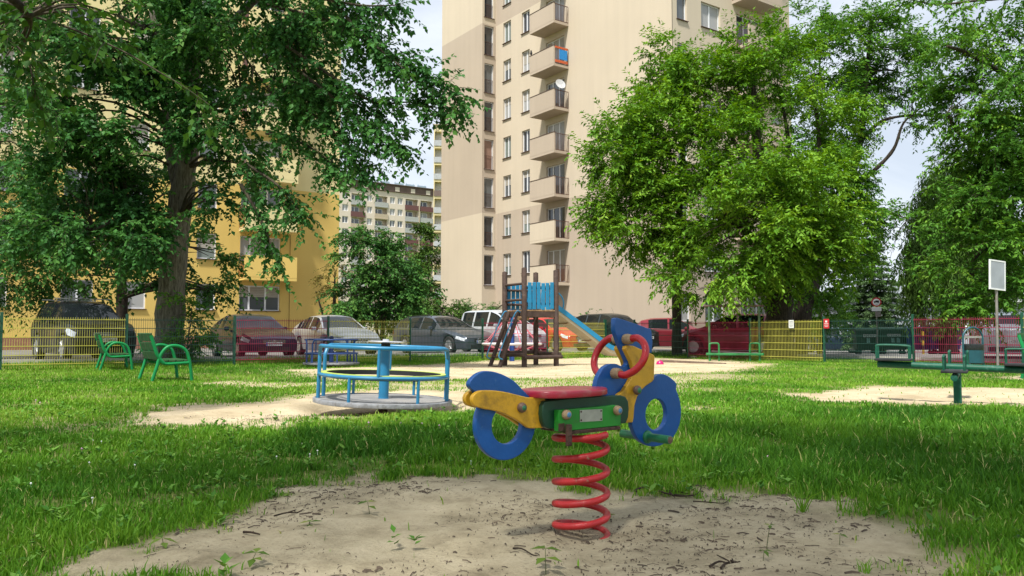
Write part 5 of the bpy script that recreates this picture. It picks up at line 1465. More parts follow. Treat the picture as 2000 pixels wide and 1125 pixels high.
C('bright red car behind the yellow fence panel under the slide', 'hatch', 22.0, 26.2, 4, p_red, 'SH 4D34')
C('dark green off-road car half hidden by the slide and rider', 'suv', 25.3, 25.5, 3, p_dk, 'SG 7080')
def CP(label, kind, px, Y, yaw, pm, plate, dz=0.0, **k):
    p = at(px, 600, Y); p.z = gzf(p.x, p.y) + 0.012
    return car(label, kind, p, R(yaw), pm, plate, **k)
CP('wine red car in the shade behind the slim tree trunk', 'hatch', 1318, 36.5, -10, p_wine, 'SG 2231')
CP('crimson hatchback behind the red fence panel at the carpet rack', 'hatch', 1432, 29.0, 152, p_red2, 'SG 9014', front=False)
CP('navy blue hatchback beside the green bins', 'hatch', 1622, 46, -32, p_navy, 'SG 3305')
CP('light blue car peeking out behind the navy hatchback', 'hatch', 1668, 53, -32, p_lblue, 'SG 6612')
CP('silver hatchback seen from behind through the red panel at right edge', 'wagon', 1958, 25.8, 62, p_lgrey, 'SG 14755', front=False, emblem=None, rails=True)
# ------------------------------------------------------------------ wheeled refuse containers
m_cgreen = M('container_green', (0.015, 0.075, 0.030), rough=0.5, var=0.12); m_cblue = M('container_blue', (0.03, 0.07, 0.26), rough=0.5, var=0.12); m_lbl = M('container_label', (0.62, 0.64, 0.6), rough=0.6, var=0.1)
m_st1 = M('sticker_teal', (0.20, 0.42, 0.36), rough=0.6, var=0.3, vscale=40)
def container(label, px, Y, mat, word, rz=-14, stick=1):
    p = at(px, 660, Y); p.z = gzf(p.x, p.y) + 0.012
    t = empty('refuse_container', p, R(rz)); tag(t, label, 'refuse container', 'wheeled refuse containers')
    b = MB(); w0, w1, d0, d1 = .55, .66, .36, .50
    b.add([(-w0, -d0, .22), (w0, -d0, .22), (w0, d0, .22), (-w0, d0, .22), (-w1, -d1, 1.16), (w1, -d1, 1.16), (w1, d1, 1.16), (-w1, d1, 1.16)], [(3, 2, 1, 0), (4, 5, 6, 7), (0, 1, 5, 4), (1, 2, 6, 5), (2, 3, 7, 6), (3, 0, 4, 7)])
    b.build('tub', mat, t, bevel=.03)
    b = MB(); b.box((0, 0, 1.17), (1.38, 1.06, .07)); b.build('collar', mat, t, bevel=.015)
    b = MB()
    n = 10; vs = []
    for k in range(n + 1):
        a = math.pi * k / n; vs += [(-.66, -.50 * math.cos(a), 1.205 + .13 * math.sin(a)), (.66, -.50 * math.cos(a), 1.205 + .13 * math.sin(a))]
    b.add(vs, [(2 * k, 2 * k + 1, 2 * k + 3, 2 * k + 2) for k in range(n)] + [tuple(2 * k for k in range(n, -1, -1)), tuple(2 * k + 1 for k in range(n + 1))]); b.build('lid', mat, t)
    for k in range(8):
        x = -.56 + .16 * k
        b = MB(); b.bar((x * .90, -.405, .34), (x, -.503, 1.12), .035, .02); b.build('rib', mat, t)
    for x in (-.45, .45):
        for y in (-.30, .30):
            b = MB(); b.lathe([(.10, -.025), (.10, .025)], 14, (x, y, .10), 'Y'); b.box((x, y, .2), (.05, .09, .06)); b.build('castor', m_dark, t)
    b = MB(); b.box((-.02, -.515, .93), (.62, .012, .13), rx=R(-8)); lb_ = b.build('name_label', m_lbl, t)
    lettering(word, .115, m_ink2, lb_, (-.02, -.5235, .93), (math.pi / 2 - R(8), 0, 0))
    for k in range(stick):
        b = MB(); b.box((-.08 + .25 * k, -.475, .70), (.15, .012, .24), rx=R(-8)); b.build('sticker', m_st1, t)
    return t
container('left green refuse container with one sticker under its name label', 1694, 40, m_cgreen, 'REMONDIS', -10)
container('right green refuse container with two stickers under its name label', 1742, 39.2, m_cgreen, 'REMONDIS', -12, 2)
container('left blue refuse container behind the red fence panel', 1798, 38.4, m_cblue, 'REMONDIS', -16)
container('right blue refuse container nearest the litter bin', 1846, 37.2, m_cblue, 'REMONDIS', -18, 1)
p = at(1803, 680, 34.5); p.z = gzf(p.x, p.y)
b_ = empty('bollard', p); tag(b_, 'yellow and black striped bollard before the blue containers', 'bollard')
for k in range(5):
    b = MB(); b.lathe([(.045, .2 * k - .05 * (k == 0)), (.045, .2 * k + .2)], 12); b.build('band', M('band%d' % k, (0.62, 0.42, 0.02) if k % 2 == 0 else (0.02, 0.02, 0.02), rough=.5), b_)
# ------------------------------------------------------------------ road sign: no lorries
p = at(1713, 640, 37.0); p.z = gzf(p.x, p.y)
rs = empty('road_sign', p, R(-20)); tag(rs, 'round red and white no-lorries sign with white plate below', 'road sign')
b = MB(); b.tube([(0, .04, -.1), (0, .04, 2.65)], .03, 10); b.build('pole', m_pole, rs, smooth=True)
m_srd = M('sign_red', (0.50, 0.015, 0.025), rough=.4, var=.04); m_swh = M('sign_white', (0.74, 0.75, 0.76), rough=.4, var=.03)
b = MB(); b.lathe([(0, -.008), (.215, -.008), (.215, .008), (0, .008)], 36, axis='Y'); sgn = b.build('disc', m_srd, rs); sgn.location = (0, 0, 2.42)
b = MB(); b.lathe([(0, -.011), (.160, -.011), (.160, -.0085), (0, -.0085)], 36, axis='Y'); b.build('white_field', m_swh, sgn)
b = MB(); b.box((.035, -.0135, .035), (.15, .003, .085)); b.box((-.075, -.0135, .02), (.06, .003, .055)); b.box((0, -.0135, -.008), (.21, .003, .016))
for x in (-.07, .07): b.lathe([(.022, -.0155), (.022, -.012)], 12, (x, 0, -.018), 'Y')
b.build('lorry_symbol', m_ink2, sgn)
lettering('3,5t', .075, m_ink2, sgn, (0, -.013, -.095), (math.pi / 2, 0, 0))
b = MB(); b.box((0, 0, 2.10), (.42, .012, .19)); b.build('lower_plate', m_swh, rs, bevel=.01)
b = MB(); b.box((.06, .02, 1.86), (.24, .012, .24)); b.build('back_plate', m_pole, rs)
# ------------------------------------------------------------------ trees and shrubs
def bark_mat(name, c0, c1, sc_=(9, 9, 1.6), bump=0.8):
    m, n, l, b = nodes(name)
    tc = n.new('ShaderNodeTexCoord'); mp = n.new('ShaderNodeMapping'); mp.inputs['Scale'].default_value = sc_
    l.new(tc.outputs['Object'], mp.inputs['Vector'])
    no = n.new('ShaderNodeTexNoise'); no.inputs['Scale'].default_value = 2.2; no.inputs['Detail'].default_value = 9; no.inputs['Roughness'].default_value = 0.7
    l.new(mp.outputs['Vector'], no.inputs['Vector'])
    cr = n.new('ShaderNodeValToRGB'); cr.color_ramp.elements[0].position = 0.35; cr.color_ramp.elements[1].position = 0.65
    cr.color_ramp.elements[0].color = (*c0, 1); cr.color_ramp.elements[1].color = (*c1, 1)
    l.new(no.outputs['Fac'], cr.inputs['Fac']); l.new(cr.outputs['Color'], b.inputs['Base Color'])
    b.inputs['Roughness'].default_value = 0.92; b.inputs['Specular IOR Level'].default_value = 0.2
    bp = n.new('ShaderNodeBump'); bp.inputs['Strength'].default_value = bump; bp.inputs['Distance'].default_value = 0.05
    l.new(no.outputs['Fac'], bp.inputs['Height']); l.new(bp.outputs['Normal'], b.inputs['Normal'])
    return m
m_bark_pop = bark_mat('poplar_bark', (0.06, 0.05, 0.037), (0.23, 0.21, 0.16))
m_bark = bark_mat('dark_bark', (0.022, 0.018, 0.014), (0.075, 0.060, 0.045))
m_twig = bark_mat('twig_bark', (0.035, 0.028, 0.02), (0.09, 0.075, 0.05), bump=0.2)
L_POP = leaf_mat('poplar_leaf', [(0.012, 0.042, 0.012), (0.022, 0.070, 0.018), (0.040, 0.110, 0.024), (0.085, 0.165, 0.035)], rough=0.40, trans=0.34, spec=0.45, gain=1.75)
L_MAP = leaf_mat('maple_leaf', [(0.045, 0.120, 0.012), (0.085, 0.190, 0.018), (0.130, 0.250, 0.024), (0.22, 0.33, 0.04)], rough=0.45, trans=0.36, gain=1.28)
L_MAP2 = leaf_mat('deep_maple_leaf', [(0.028, 0.085, 0.012), (0.050, 0.135, 0.018), (0.085, 0.19, 0.022), (0.17, 0.27, 0.035)], rough=0.45, trans=0.36, gain=1.4)
L_LIME = leaf_mat('lime_leaf', [(0.02, 0.065, 0.012), (0.035, 0.10, 0.016), (0.06, 0.145, 0.022), (0.12, 0.22, 0.04)], rough=0.45, trans=0.34)
L_DARK = leaf_mat('dark_shrub_leaf', [(0.014, 0.045, 0.012), (0.028, 0.082, 0.018), (0.055, 0.125, 0.025), (0.10, 0.19, 0.035)], rough=0.5, trans=0.32, gain=1.7)
L_WIL = leaf_mat('willow_leaf', [(0.020, 0.050, 0.010), (0.040, 0.085, 0.016), (0.065, 0.12, 0.022), (0.11, 0.18, 0.04)], rough=0.55, trans=0.28, gain=1.35)
L_SPR = leaf_mat('spruce_needle', [(0.035, 0.075, 0.028), (0.065, 0.125, 0.048), (0.105, 0.18, 0.07), (0.15, 0.24, 0.10)], rough=0.6, trans=0.12)

def unit(v): return v / (np.linalg.norm(v, axis=-1, keepdims=True) + 1e-9)
def sprays(centres, outward, length, k, leafL, leafW, droop, spread, rng, leaf_droop=0.35, tone_bias=0.0, tone_var=0.22):
    """leafy twigs: returns leaf V,F,tone and twig V,F"""
    S_ = len(centres)
    d = unit(outward * 0.75 + unit(rng.normal(size=(S_, 3))) * spread + np.array([0, 0, -droop * 0.4]))
    ln = length * (0.6 + 0.8 * rng.random(S_))
    t = (np.arange(k) + 0.5) / k
    pos = centres[:, None, :] + d[:, None, :] * (ln[:, None] * t[None, :])[..., None]
    pos = pos - np.array([0, 0, 1.0]) * (droop * ln[:, None] * t[None, :] ** 2)[..., None]
    tang = unit(d[:, None, :] - np.array([0, 0, 1.0]) * (2 * droop * t)[None, :, None])
    side = unit(np.cross(tang, np.array([0, 0, 1.0]) + rng.normal(size=(S_, 1, 3)) * 0.15))
    sgn = np.where(np.arange(k) % 2 == 0, 1.0, -1.0)[None, :, None]
    ld = unit(tang * 0.55 + side * sgn * 0.8 + rng.normal(size=(S_, k, 3)) * 0.35 - np.array([0, 0, leaf_droop]))
    nr = unit(np.array([0, 0, 1.0]) + rng.normal(size=(S_, k, 3)) * 0.45)
    p = (pos + ld * 0.01).reshape(-1, 3); ld = ld.reshape(-1, 3); nr = nr.reshape(-1, 3)
    n = len(p)
    sz = 0.65 + 0.7 * rng.random(n)
    V, F = leaf_quads(p, ld, nr, leafL * sz, leafW * sz)
    tone = np.clip(0.42 + tone_bias + (np.repeat(rng.random(S_), k) - 0.5) * 2 * tone_var + (rng.random(n) - 0.5) * 0.3, 0, 1)
    e = centres + d * ln[:, None] - np.array([0, 0, 1.0]) * (droop * ln)[:, None]
    mid = centres + d * (ln * 0.5)[:, None] - np.array([0, 0, 1.0]) * (droop * ln * 0.25)[:, None]
    w = np.array([0, 0, 1.0]) * 0.004 + side[:, 0, :] * 0.004
    TV = np.stack([centres - w, centres + w, mid + w * 0.8, mid - w * 0.8, e], 1).reshape(-1, 3)
    i = np.arange(S_) * 5
    TF = np.concatenate([np.stack([i, i + 1, i + 2], 1), np.stack([i, i + 2, i + 3], 1), np.stack([i + 3, i + 2, i + 4], 1)])
    return V, F, np.repeat(tone, 4), TV, TF

def tree(name, label, cat, base, stems, lobes, leaf_m, bark_m, leafL, leafW, k=16, length=0.9, droop=0.35, spread=0.75, seed=1, group=None, paths=(), shell=0.55, leaf_droop=0.35, hubs=9, tone_var=0.22, twigs=True, path_r=0.045, dens=1.0, clump=0.40):
    """stems: lists of (point, radius); lobes: (centre, radii, n); paths: ([points], radius, n)"""
    rng = np.random.default_rng(seed)
    base = Vector(base)
    t = empty(name, base); tag(t, label, cat, group)
    B = np.array(base)
    nodes_ = []
    for si, st in enumerate(stems):
        pts = spline([p for p, r in st], 6); rs = [r for p, r in st]
        m = len(pts); rr = [float(np.interp(i / (m - 1) * (len(rs) - 1), range(len(rs)), rs)) for i in range(m)]
        rr = [r * (1 + 0.07 * math.sin(i * 1.7 + si) + 0.04 * math.sin(i * 4.1)) for i, r in enumerate(rr)]
        b = MB(); b.tube([Vector(p) - base for p in pts], rr, 14 if si == 0 else 9)
        b.build('trunk' if si == 0 else 'limb', bark_m, t, smooth=True)
        for p, r in zip(pts, rr): nodes_.append((np.array(p), r))
    NP = np.array([p for p, r in nodes_]); NR = np.array([r for p, r in nodes_])
    cs, outs, tb = [], [], []
    br = MB()
    for c, rad, n in lobes:
        n = int(n * dens); c = np.array(c); rad = np.array(rad)
        ns = max(5, n // 26)                                  # leafy clumps over the lobe, each a flat shelf of twigs
        su = unit(rng.normal(size=(ns, 3)) + np.array([0, 0, 0.15]))
        sp_ = c + su * rad * (0.45 + 0.60 * rng.random(ns) ** 0.6)[:, None]
        pick = rng.integers(0, ns, n)
        off = unit(rng.normal(size=(n, 3))) * (rng.random(n) ** 0.5)[:, None] * rad * clump * np.array([1, 1, 0.62])
        cs.append(sp_[pick] + off); outs.append(unit(su[pick] * 0.8 + off / (rad * clump) * 0.7 + np.array([0, 0, 0.1])))
        tb.append((rng.random(ns)[pick] - 0.5) * 0.34)
        for q in range(hubs):
            e = c + unit(rng.normal(size=3)) * rad * (0.25 + 0.6 * rng.random())
            dist = np.linalg.norm(NP - e, axis=1) + np.where(NP[:, 2] > e[2] + 0.3, 2.0, 0)
            j = int(np.argmin(dist)); a = NP[j]; L_ = np.linalg.norm(e - a)
            if L_ > 9: continue
            mid = a * 0.5 + e * 0.5 + np.array([0, 0, 0.10 * L_]) + rng.normal(size=3) * 0.05 * L_
            r0 = min(NR[j] * 0.5, 0.022 + 0.012 * L_)
            br.tube([Vector(p - B) for p in (a, mid, e)] if L_ < 0.5 else [Vector(p) - base for p in spline([Vector(a), Vector(mid), Vector(e)], 4)], np.linspace(r0, 0.007, 3 if L_ < 0.5 else 9), 5, cap=False)
    for pts, rad, n in paths:
        pp = spline([Vector(p) for p in pts], 8); br.tube([p - base for p in pp], np.linspace(path_r, path_r * 0.15, len(pp)), 6, cap=False)
        arr = np.array([list(p) for p in pp]); f = rng.random(n) * (len(arr) - 1.001); i = f.astype(int); w = (f - i)[:, None]
        q = arr[i] * (1 - w) + arr[i + 1] * w
        o = unit(rng.normal(size=(n, 3)))
        taper = (1.15 - 0.75 * f / len(arr))[:, None]
        cs.append(q + o * rad * taper * (rng.random(n) ** 0.6)[:, None]); tn = unit(arr[i + 1] - arr[i]); outs.append(unit(o * 0.5 + tn * 0.9)); tb.append((rng.random(n) - 0.5) * 0.2)
    if br.f: br.build('branches', m_twig, t, smooth=True)['kind'] = 'stuff'
    cs = np.concatenate(cs); outs = np.concatenate(outs); tb = np.concatenate(tb)
    ok = cs[:, 2] > 0.25 + B[2]
    cs, outs, tb = cs[ok], outs[ok], tb[ok]
    V, F, T, TV, TF = sprays(cs - B, outs, length, k, leafL, leafW, droop, spread, rng, leaf_droop, np.repeat(tb, k), tone_var)
    np_mesh('crown', V, F, leaf_m, {'tone': T}, t)
    if twigs: np_mesh('twigs', TV, TF, m_twig, None, t)['kind'] = 'stuff'
    return t
def LB_(px, py, Y, rx, ry, rz, n): return (at(px, py, Y), (rx, ry, rz), n)

# --- big poplar left of centre
P0 = Vector((-9.35, 21.6, 0)); 
stems = [[(P0 + Vector((0, 0, -0.1)), 0.50), (P0 + Vector((0.06, 0, 0.7)), 0.385), (at(340, 500, 21.6), 0.345), (at(362, 330, 21.5), 0.30), (at(372, 190, 21.4), 0.25), (at(378, 100, 21.3), 0.19), (at(374, 0, 21.2), 0.14), (at(372, -150, 21), 0.10)],
         [(at(376, 130, 21.3), 0.16), (at(425, 70, 21), 0.125), (at(480, 18, 20.4), 0.10), (at(570, -70, 19.6), 0.06)],
         [(at(350, 380, 21.5), 0.17), (at(332, 290, 21.6), 0.14), (at(318, 150, 21.8), 0.11), (at(290, -20, 21.8), 0.07)],
         [(at(372, 190, 21.4), 0.10), (at(330, 90, 21), 0.08), (at(230, 30, 20), 0.05)],
         [(at(378, 210, 21.3), 0.09), (at(470, 200, 20.2), 0.06), (at(590, 170, 18.6), 0.04)],
         [(at(352, 420, 21.4), 0.08), (at(260, 420, 20.6), 0.05), (at(180, 450, 19.6), 0.03)]]
lob = [LB_(210, 30, 19.5, 2.6, 1.8, 1.4, 260), LB_(450, 20, 19.5, 2.3, 2.0, 1.2, 230), LB_(590, 10, 18.0, 1.6, 1.5, 0.7, 170),
       LB_(170, 200, 19.5, 1.35, 1.5, 1.5, 170), LB_(110, 110, 20.0, 1.2, 1.2, 1.0, 120), LB_(330, 50, 20.0, 1.0, 1.0, 0.8, 80), LB_(110, 330, 19.8, 0.9, 1.2, 1.6, 150), LB_(120, 450, 19.8, 1.1, 1.2, 0.9, 130), LB_(270, 180, 20.2, 0.9, 0.9, 1.6, 130), LB_(250, 400, 20.6, 0.8, 0.8, 1.1, 110), LB_(165, 360, 19.3, 1.3, 1.4, 1.5, 190), LB_(240, 300, 20.3, 0.8, 1.0, 1.8, 120),
       LB_(500, 160, 19.5, 1.7, 1.6, 1.4, 220), LB_(450, 290, 19.8, 0.9, 1.2, 1.1, 140), LB_(570, 150, 18.4, 1.0, 1.2, 0.9, 130),
       LB_(205, 465, 19.6, 1.5, 1.3, 0.8, 150), LB_(430, 390, 20, 0.4, 0.7, 0.6, 34), LB_(350, 120, 22.8, 1.6, 1.0, 2.0, 120), LB_(330, 380, 23.2, 1.5, 1.0, 2.2, 140),
       LB_(300, -150, 20.5, 4.5, 3.0, 2.2, 420)]
def DP(pts, Y0, Y1): return [at(x, y, Y0 + (Y1 - Y0) * i / (len(pts) - 1)) for i, (x, y) in enumerate(pts)]
paths = [(DP([(520, 10), (640, 40), (740, 95), (820, 140), (895, 190)], 18.0, 16.5), 0.42, 150), (DP([(560, 90), (650, 150), (730, 200), (800, 200), (870, 215)], 18.0, 16.8), 0.40, 110), (DP([(560, 120), (650, 190), (720, 250), (785, 290)], 18.0, 16.8), 0.36, 110),
         (DP([(540, 180), (620, 230), (680, 290), (712, 335)], 18.2, 17.2), 0.33, 85), (DP([(520, 260), (590, 280), (635, 310), (655, 335)], 18.4, 17.6), 0.24, 60), (DP([(480, 320), (540, 360), (575, 400), (590, 425)], 18.6, 18.0), 0.18, 50),
         (DP([(470, 360), (505, 420), (530, 480), (545, 525)], 18.8, 18.2), 0.13, 46), (DP([(660, 10), (700, 60), (770, 120), (800, 140)], 17.4, 16.6), 0.30, 60), (DP([(600, -10), (700, 10), (780, 10)], 17.4, 16.8), 0.26, 40)]
tree('poplar_tree', 'big poplar with pale forked trunk and drooping dark leafy branches at left', 'tree', P0, stems, lob, L_POP, m_bark_pop, 0.12, 0.085, k=17, length=0.62, droop=0.32, dens=1.45, seed=3, paths=paths, hubs=8)

# --- trees behind it
B2 = at(240, 640, 25.5); B2.z = 0
tree('maple_tree', 'slim dark trunked tree standing between off-road car and poplar', 'tree', B2, [[(B2 + Vector((0, 0, -0.1)), 0.20), (at(238, 560, 25.5), 0.16), (at(236, 470, 25.5), 0.13), (at(240, 330, 25.5), 0.07)]],
     [LB_(130, 520, 25, 1.7, 1.4, 0.6, 110), LB_(220, 490, 25, 1.6, 1.5, 0.8, 120), LB_(405, 510, 24.5, 0.9, 1.0, 0.9, 90), LB_(430, 570, 24, 0.4, 0.6, 0.3, 16), LB_(50, 515, 25, 1.2, 1.2, 0.7, 80), LB_(240, 400, 26, 2.2, 1.5, 1.6, 130)], L_DARK, m_bark, 0.13, 0.09, k=15, length=0.9, seed=4, hubs=6)
B3 = at(-70, 640, 26); B3.z = 0
tree('ash_tree', 'leafy green tree filling the left edge behind the poplar', 'tree', B3, [[(B3, 0.28), (B3 + Vector((0.2, 0, 3)), 0.22), (B3 + Vector((0.4, 0, 7)), 0.12), (B3 + Vector((0.5, 0, 10.5)), 0.05)]],
     [LB_(10, 280, 25, 1.5, 1.6, 1.6, 220), LB_(20, 400, 25, 1.4, 1.4, 1.5, 200), LB_(30, 500, 25, 1.3, 1.3, 1.1, 160), LB_(-60, 330, 26, 2.0, 2, 3.0, 220), LB_(-30, 120, 26, 1.6, 2, 1.6, 120), LB_(-60, 560, 25.5, 1.4, 1.4, 1.0, 100), LB_(40, 190, 25, 0.9, 1.2, 1.0, 90)], L_DARK, m_bark, 0.12, 0.06, k=16, length=0.8, seed=5, hubs=6, dens=1.6)
B4 = at(362, 690, 20.9); B4.z = 0
tree('elder_bush', 'young leafy bush at the foot of the poplar, behind the green fence panel', 'bush', B4, [[(B4, 0.03), (B4 + Vector((0.1, 0, 1.0)), 0.015), (B4 + Vector((0.15, 0, 1.6)), 0.006)], [(B4, 0.02), (B4 + Vector((-0.3, 0.1, 0.6)), 0.012), (B4 + Vector((-0.5, 0.1, 0.9)), 0.005)]],
     [LB_(362, 640, 20.8, 0.45, 0.4, 0.55, 60), LB_(350, 600, 20.8, 0.28, 0.3, 0.35, 26), LB_(335, 680, 20.8, 0.6, 0.4, 0.3, 46), LB_(395, 680, 20.8, 0.45, 0.4, 0.3, 34)], L_MAP2, m_twig, 0.12, 0.05, k=12, length=0.45, seed=6, hubs=4)

# --- near tree left of the camera: its branches hang into the top left corner and shade the foreground
B5 = Vector((-5.6, 2.6, 0))
stems = [[(B5, 0.26), (B5 + Vector((0.1, 0, 2.0)), 0.22), (B5 + Vector((0.3, -0.1, 4.5)), 0.17), (B5 + Vector((0.7, -0.4, 8.0)), 0.08)],
         [(B5 + Vector((0.2, 0, 3.6)), 0.10), (Vector((-4.9, 4.6, 4.4)), 0.06), (at(60, 30, 7.0), 0.035)],
         [(B5 + Vector((0.3, 0, 4.6)), 0.10), (Vector((-3.0, 1.4, 6.0)), 0.07), (Vector((-0.4, 0.6, 6.9)), 0.04), (Vector((2.2, 1.0, 7.0)), 0.02)],
         [(B5 + Vector((0.3, -0.1, 5.0)), 0.09), (Vector((-3.5, -1.5, 6.6)), 0.06), (Vector((-1.0, -2.5, 7.3)), 0.03)]]
lob = [LB_(50, 10, 7.2, 0.6, 0.7, 0.30, 30), LB_(180, 20, 7.4, 0.5, 0.6, 0.25, 22), LB_(10, 100, 7.4, 0.35, 0.4, 0.3, 16),
       (Vector((-4.2, 1.7, 6.8)), (2.8, 2.4, 1.1), 620), (Vector((-0.8, 1.5, 7.4)), (2.6, 2.4, 1.0), 620), (Vector((-3.0, -1.2, 7.4)), (2.8, 2.4, 1.3), 560), (Vector((0.4, -1.2, 7.8)), (2.4, 2.2, 1.2), 560), (Vector((1.6, 1.2, 7.8)), (2.2, 2.2, 0.9), 480), (Vector((2.6, -1.2, 7.8)), (1.8, 2.0, 0.9), 340)]
paths = [(DP([(60, 30), (150, 60), (240, 100), (310, 140), (360, 170), (410, 205)], 7.6, 7.4), 0.10, 13), (DP([(0, 60), (50, 110), (65, 160), (70, 190)], 7.4, 7.4), 0.13, 12)]
tree('lime_tree', 'near lime tree whose hanging branches fill the top left corner', 'tree', B5, stems, lob, L_LIME, m_bark, 0.080, 0.066, k=11, length=0.45, droop=0.4, seed=8, paths=paths, hubs=5, leaf_droop=0.6, path_r=0.014)

# --- box elder maples right of centre
B6 = at(1322, 690, 28.5); B6.z = gzf(B6.x, B6.y)
tree('maple_tree', 'left half of the bright green maple, on a slim straight dark trunk', 'tree', B6, [[(B6 + Vector((0, 0, -0.1)), 0.19), (at(1322, 560, 28.5), 0.155), (at(1326, 430, 28.3), 0.12), (at(1335, 280, 28), 0.08), (at(1345, 150, 28), 0.04)],
     [(at(1324, 450, 28.3), 0.09), (at(1270, 380, 27.4), 0.06), (at(1210, 340, 26.8), 0.03)], [(at(1330, 400, 28.2), 0.08), (at(1400, 330, 27.4), 0.05), (at(1440, 250, 27), 0.03)]],
     [LB_(1275, 245, 27, 1.4, 1.6, 1.5, 240), LB_(1225, 310, 26.8, 1.0, 1.3, 1.1, 200), LB_(1245, 405, 26.6, 1.4, 1.5, 0.9, 240), LB_(1185, 405, 26.6, 0.55, 0.8, 0.5, 50), LB_(1290, 160, 27.6, 1.2, 1.3, 1.2, 140), LB_(1330, 300, 26.2, 1.7, 1.5, 1.6, 280), LB_(1255, 455, 26.8, 1.1, 1.3, 0.5, 120), LB_(1335, 485, 26.8, 1.3, 1.3, 0.55, 140), LB_(1375, 170, 27.6, 1.2, 1.4, 1.2, 150), LB_(1300, 100, 28, 0.5, 0.6, 0.6, 34), LB_(1340, 400, 26.2, 1.5, 1.3, 1.1, 170)],
     L_MAP, m_bark, 0.15, 0.066, k=22, length=0.85, droop=0.14, seed=12, hubs=7, leaf_droop=0.30, tone_var=0.26, dens=1.5)
B7 = at(1522, 690, 26.0); B7.z = gzf(B7.x, B7.y)
tree('maple_tree', 'right half of the bright green maple, on a thick dark trunk behind yellow panel', 'tree', B7, [[(B7 + Vector((0, 0, -0.1)), 0.55), (at(1522, 620, 26), 0.44), (at(1520, 540, 26), 0.38), (at(1500, 430, 26), 0.28), (at(1480, 300, 26.3), 0.17), (at(1470, 150, 26.6), 0.07)],
     [(at(1520, 530, 26), 0.2), (at(1580, 430, 25.8), 0.13), (at(1600, 300, 26), 0.08), (at(1590, 180, 26.4), 0.04)], [(at(1515, 500, 26), 0.16), (at(1440, 440, 25), 0.10), (at(1390, 420, 24.4), 0.04)], [(at(1500, 430, 26), 0.12), (at(1540, 300, 26.4), 0.08), (at(1520, 170, 26.8), 0.04)], [(at(1490, 360, 26.2), 0.1), (at(1420, 250, 26.4), 0.05), (at(1400, 170, 26.6), 0.03)]],
     [LB_(1450, 470, 23.8, 1.6, 1.4, 1.2, 280), LB_(1530, 400, 23.6, 1.5, 1.4, 1.3, 270), LB_(1560, 480, 24, 1.1, 1.2, 1.0, 160), LB_(1440, 330, 25.4, 1.5, 1.4, 1.3, 190), LB_(1550, 260, 26, 1.7, 1.6, 1.4, 200), LB_(1440, 190, 26.8, 1.5, 1.6, 1.3, 160), LB_(1530, 140, 27, 1.5, 1.6, 1.3, 140), LB_(1470, 85, 27.4, 0.9, 1.0, 0.8, 60), LB_(1420, 530, 25, 1.5, 1.3, 0.55, 170), LB_(1545, 515, 25.0, 1.2, 1.1, 0.6, 130), LB_(1385, 565, 26, 0.6, 0.7, 0.3, 34), LB_(1600, 370, 25.4, 1.1, 1.2, 1.3, 130), LB_(1600, 520, 25.0, 0.8, 0.8, 0.7, 70)],
     L_MAP, m_bark, 0.15, 0.066, k=22, length=0.85, droop=0.14, seed=13, hubs=7, leaf_droop=0.30, tone_var=0.26, dens=1.5)
B8 = at(1556, 690, 29); B8.z = gzf(B8.x, B8.y)
tree('maple_tree', 'tall airy maple with a bare bent branch against the sky', 'tree', B8, [[(B8 + Vector((0, 0, -0.1)), 0.36), (at(1570, 600, 29), 0.32), (at(1612, 490, 31), 0.27), (at(1652, 380, 33), 0.21), (at(1680, 270, 33), 0.15), (at(1695, 120, 33), 0.08), (at(1700, 30, 33), 0.03)],
     [(at(1668, 360, 33), 0.13), (at(1705, 335, 32.6), 0.09), (at(1745, 292, 32.2), 0.07), (at(1765, 240, 32), 0.045), (at(1800, 210, 31.8), 0.02)], [(at(1678, 280, 33), 0.10), (at(1720, 238, 32.8), 0.07), (at(1780, 225, 32.4), 0.045), (at(1830, 228, 32), 0.02)], [(at(1655, 390, 33), 0.1), (at(1610, 280, 33), 0.06), (at(1600, 120, 33.4), 0.03)], [(at(1648, 440, 33), 0.09), (at(1720, 415, 32.6), 0.05), (at(1780, 430, 32.2), 0.02)]],
     [LB_(1600, 140, 32, 1.4, 1.5, 1.6, 130), LB_(1650, 100, 33, 1.7, 1.7, 1.6, 170), LB_(1735, 100, 33, 1.6, 1.6, 1.4, 150), LB_(1620, 230, 33, 1.5, 1.6, 1.6, 170), LB_(1700, 170, 33, 1.4, 1.5, 0.9, 120), LB_(1770, 150, 32.6, 1.1, 1.4, 0.8, 70), LB_(1640, 340, 32.6, 1.1, 1.4, 1.3, 130), LB_(1625, 460, 31, 1.3, 1.4, 1.5, 260), LB_(1625, 360, 31, 1.1, 1.3, 1.2, 190), LB_(1590, 560, 30, 0.9, 1.0, 0.6, 90), LB_(1675, 420, 32.4, 1.0, 1.2, 0.6, 70), LB_(1760, 440, 32.6, 1.0, 1.0, 0.7, 34), LB_(1790, 235, 32, 0.5, 0.5, 0.3, 14), LB_(1570, 60, 33.5, 0.9, 1, 1.0, 50), LB_(1650, 30, 33.5, 0.8, 0.9, 0.6, 36), LB_(1730, 490, 33, 1.1, 1.0, 0.6, 30)],
     L_MAP2, m_bark, 0.15, 0.07, k=18, length=0.8, droop=0.16, seed=14, hubs=6, leaf_droop=0.30, dens=1.8)
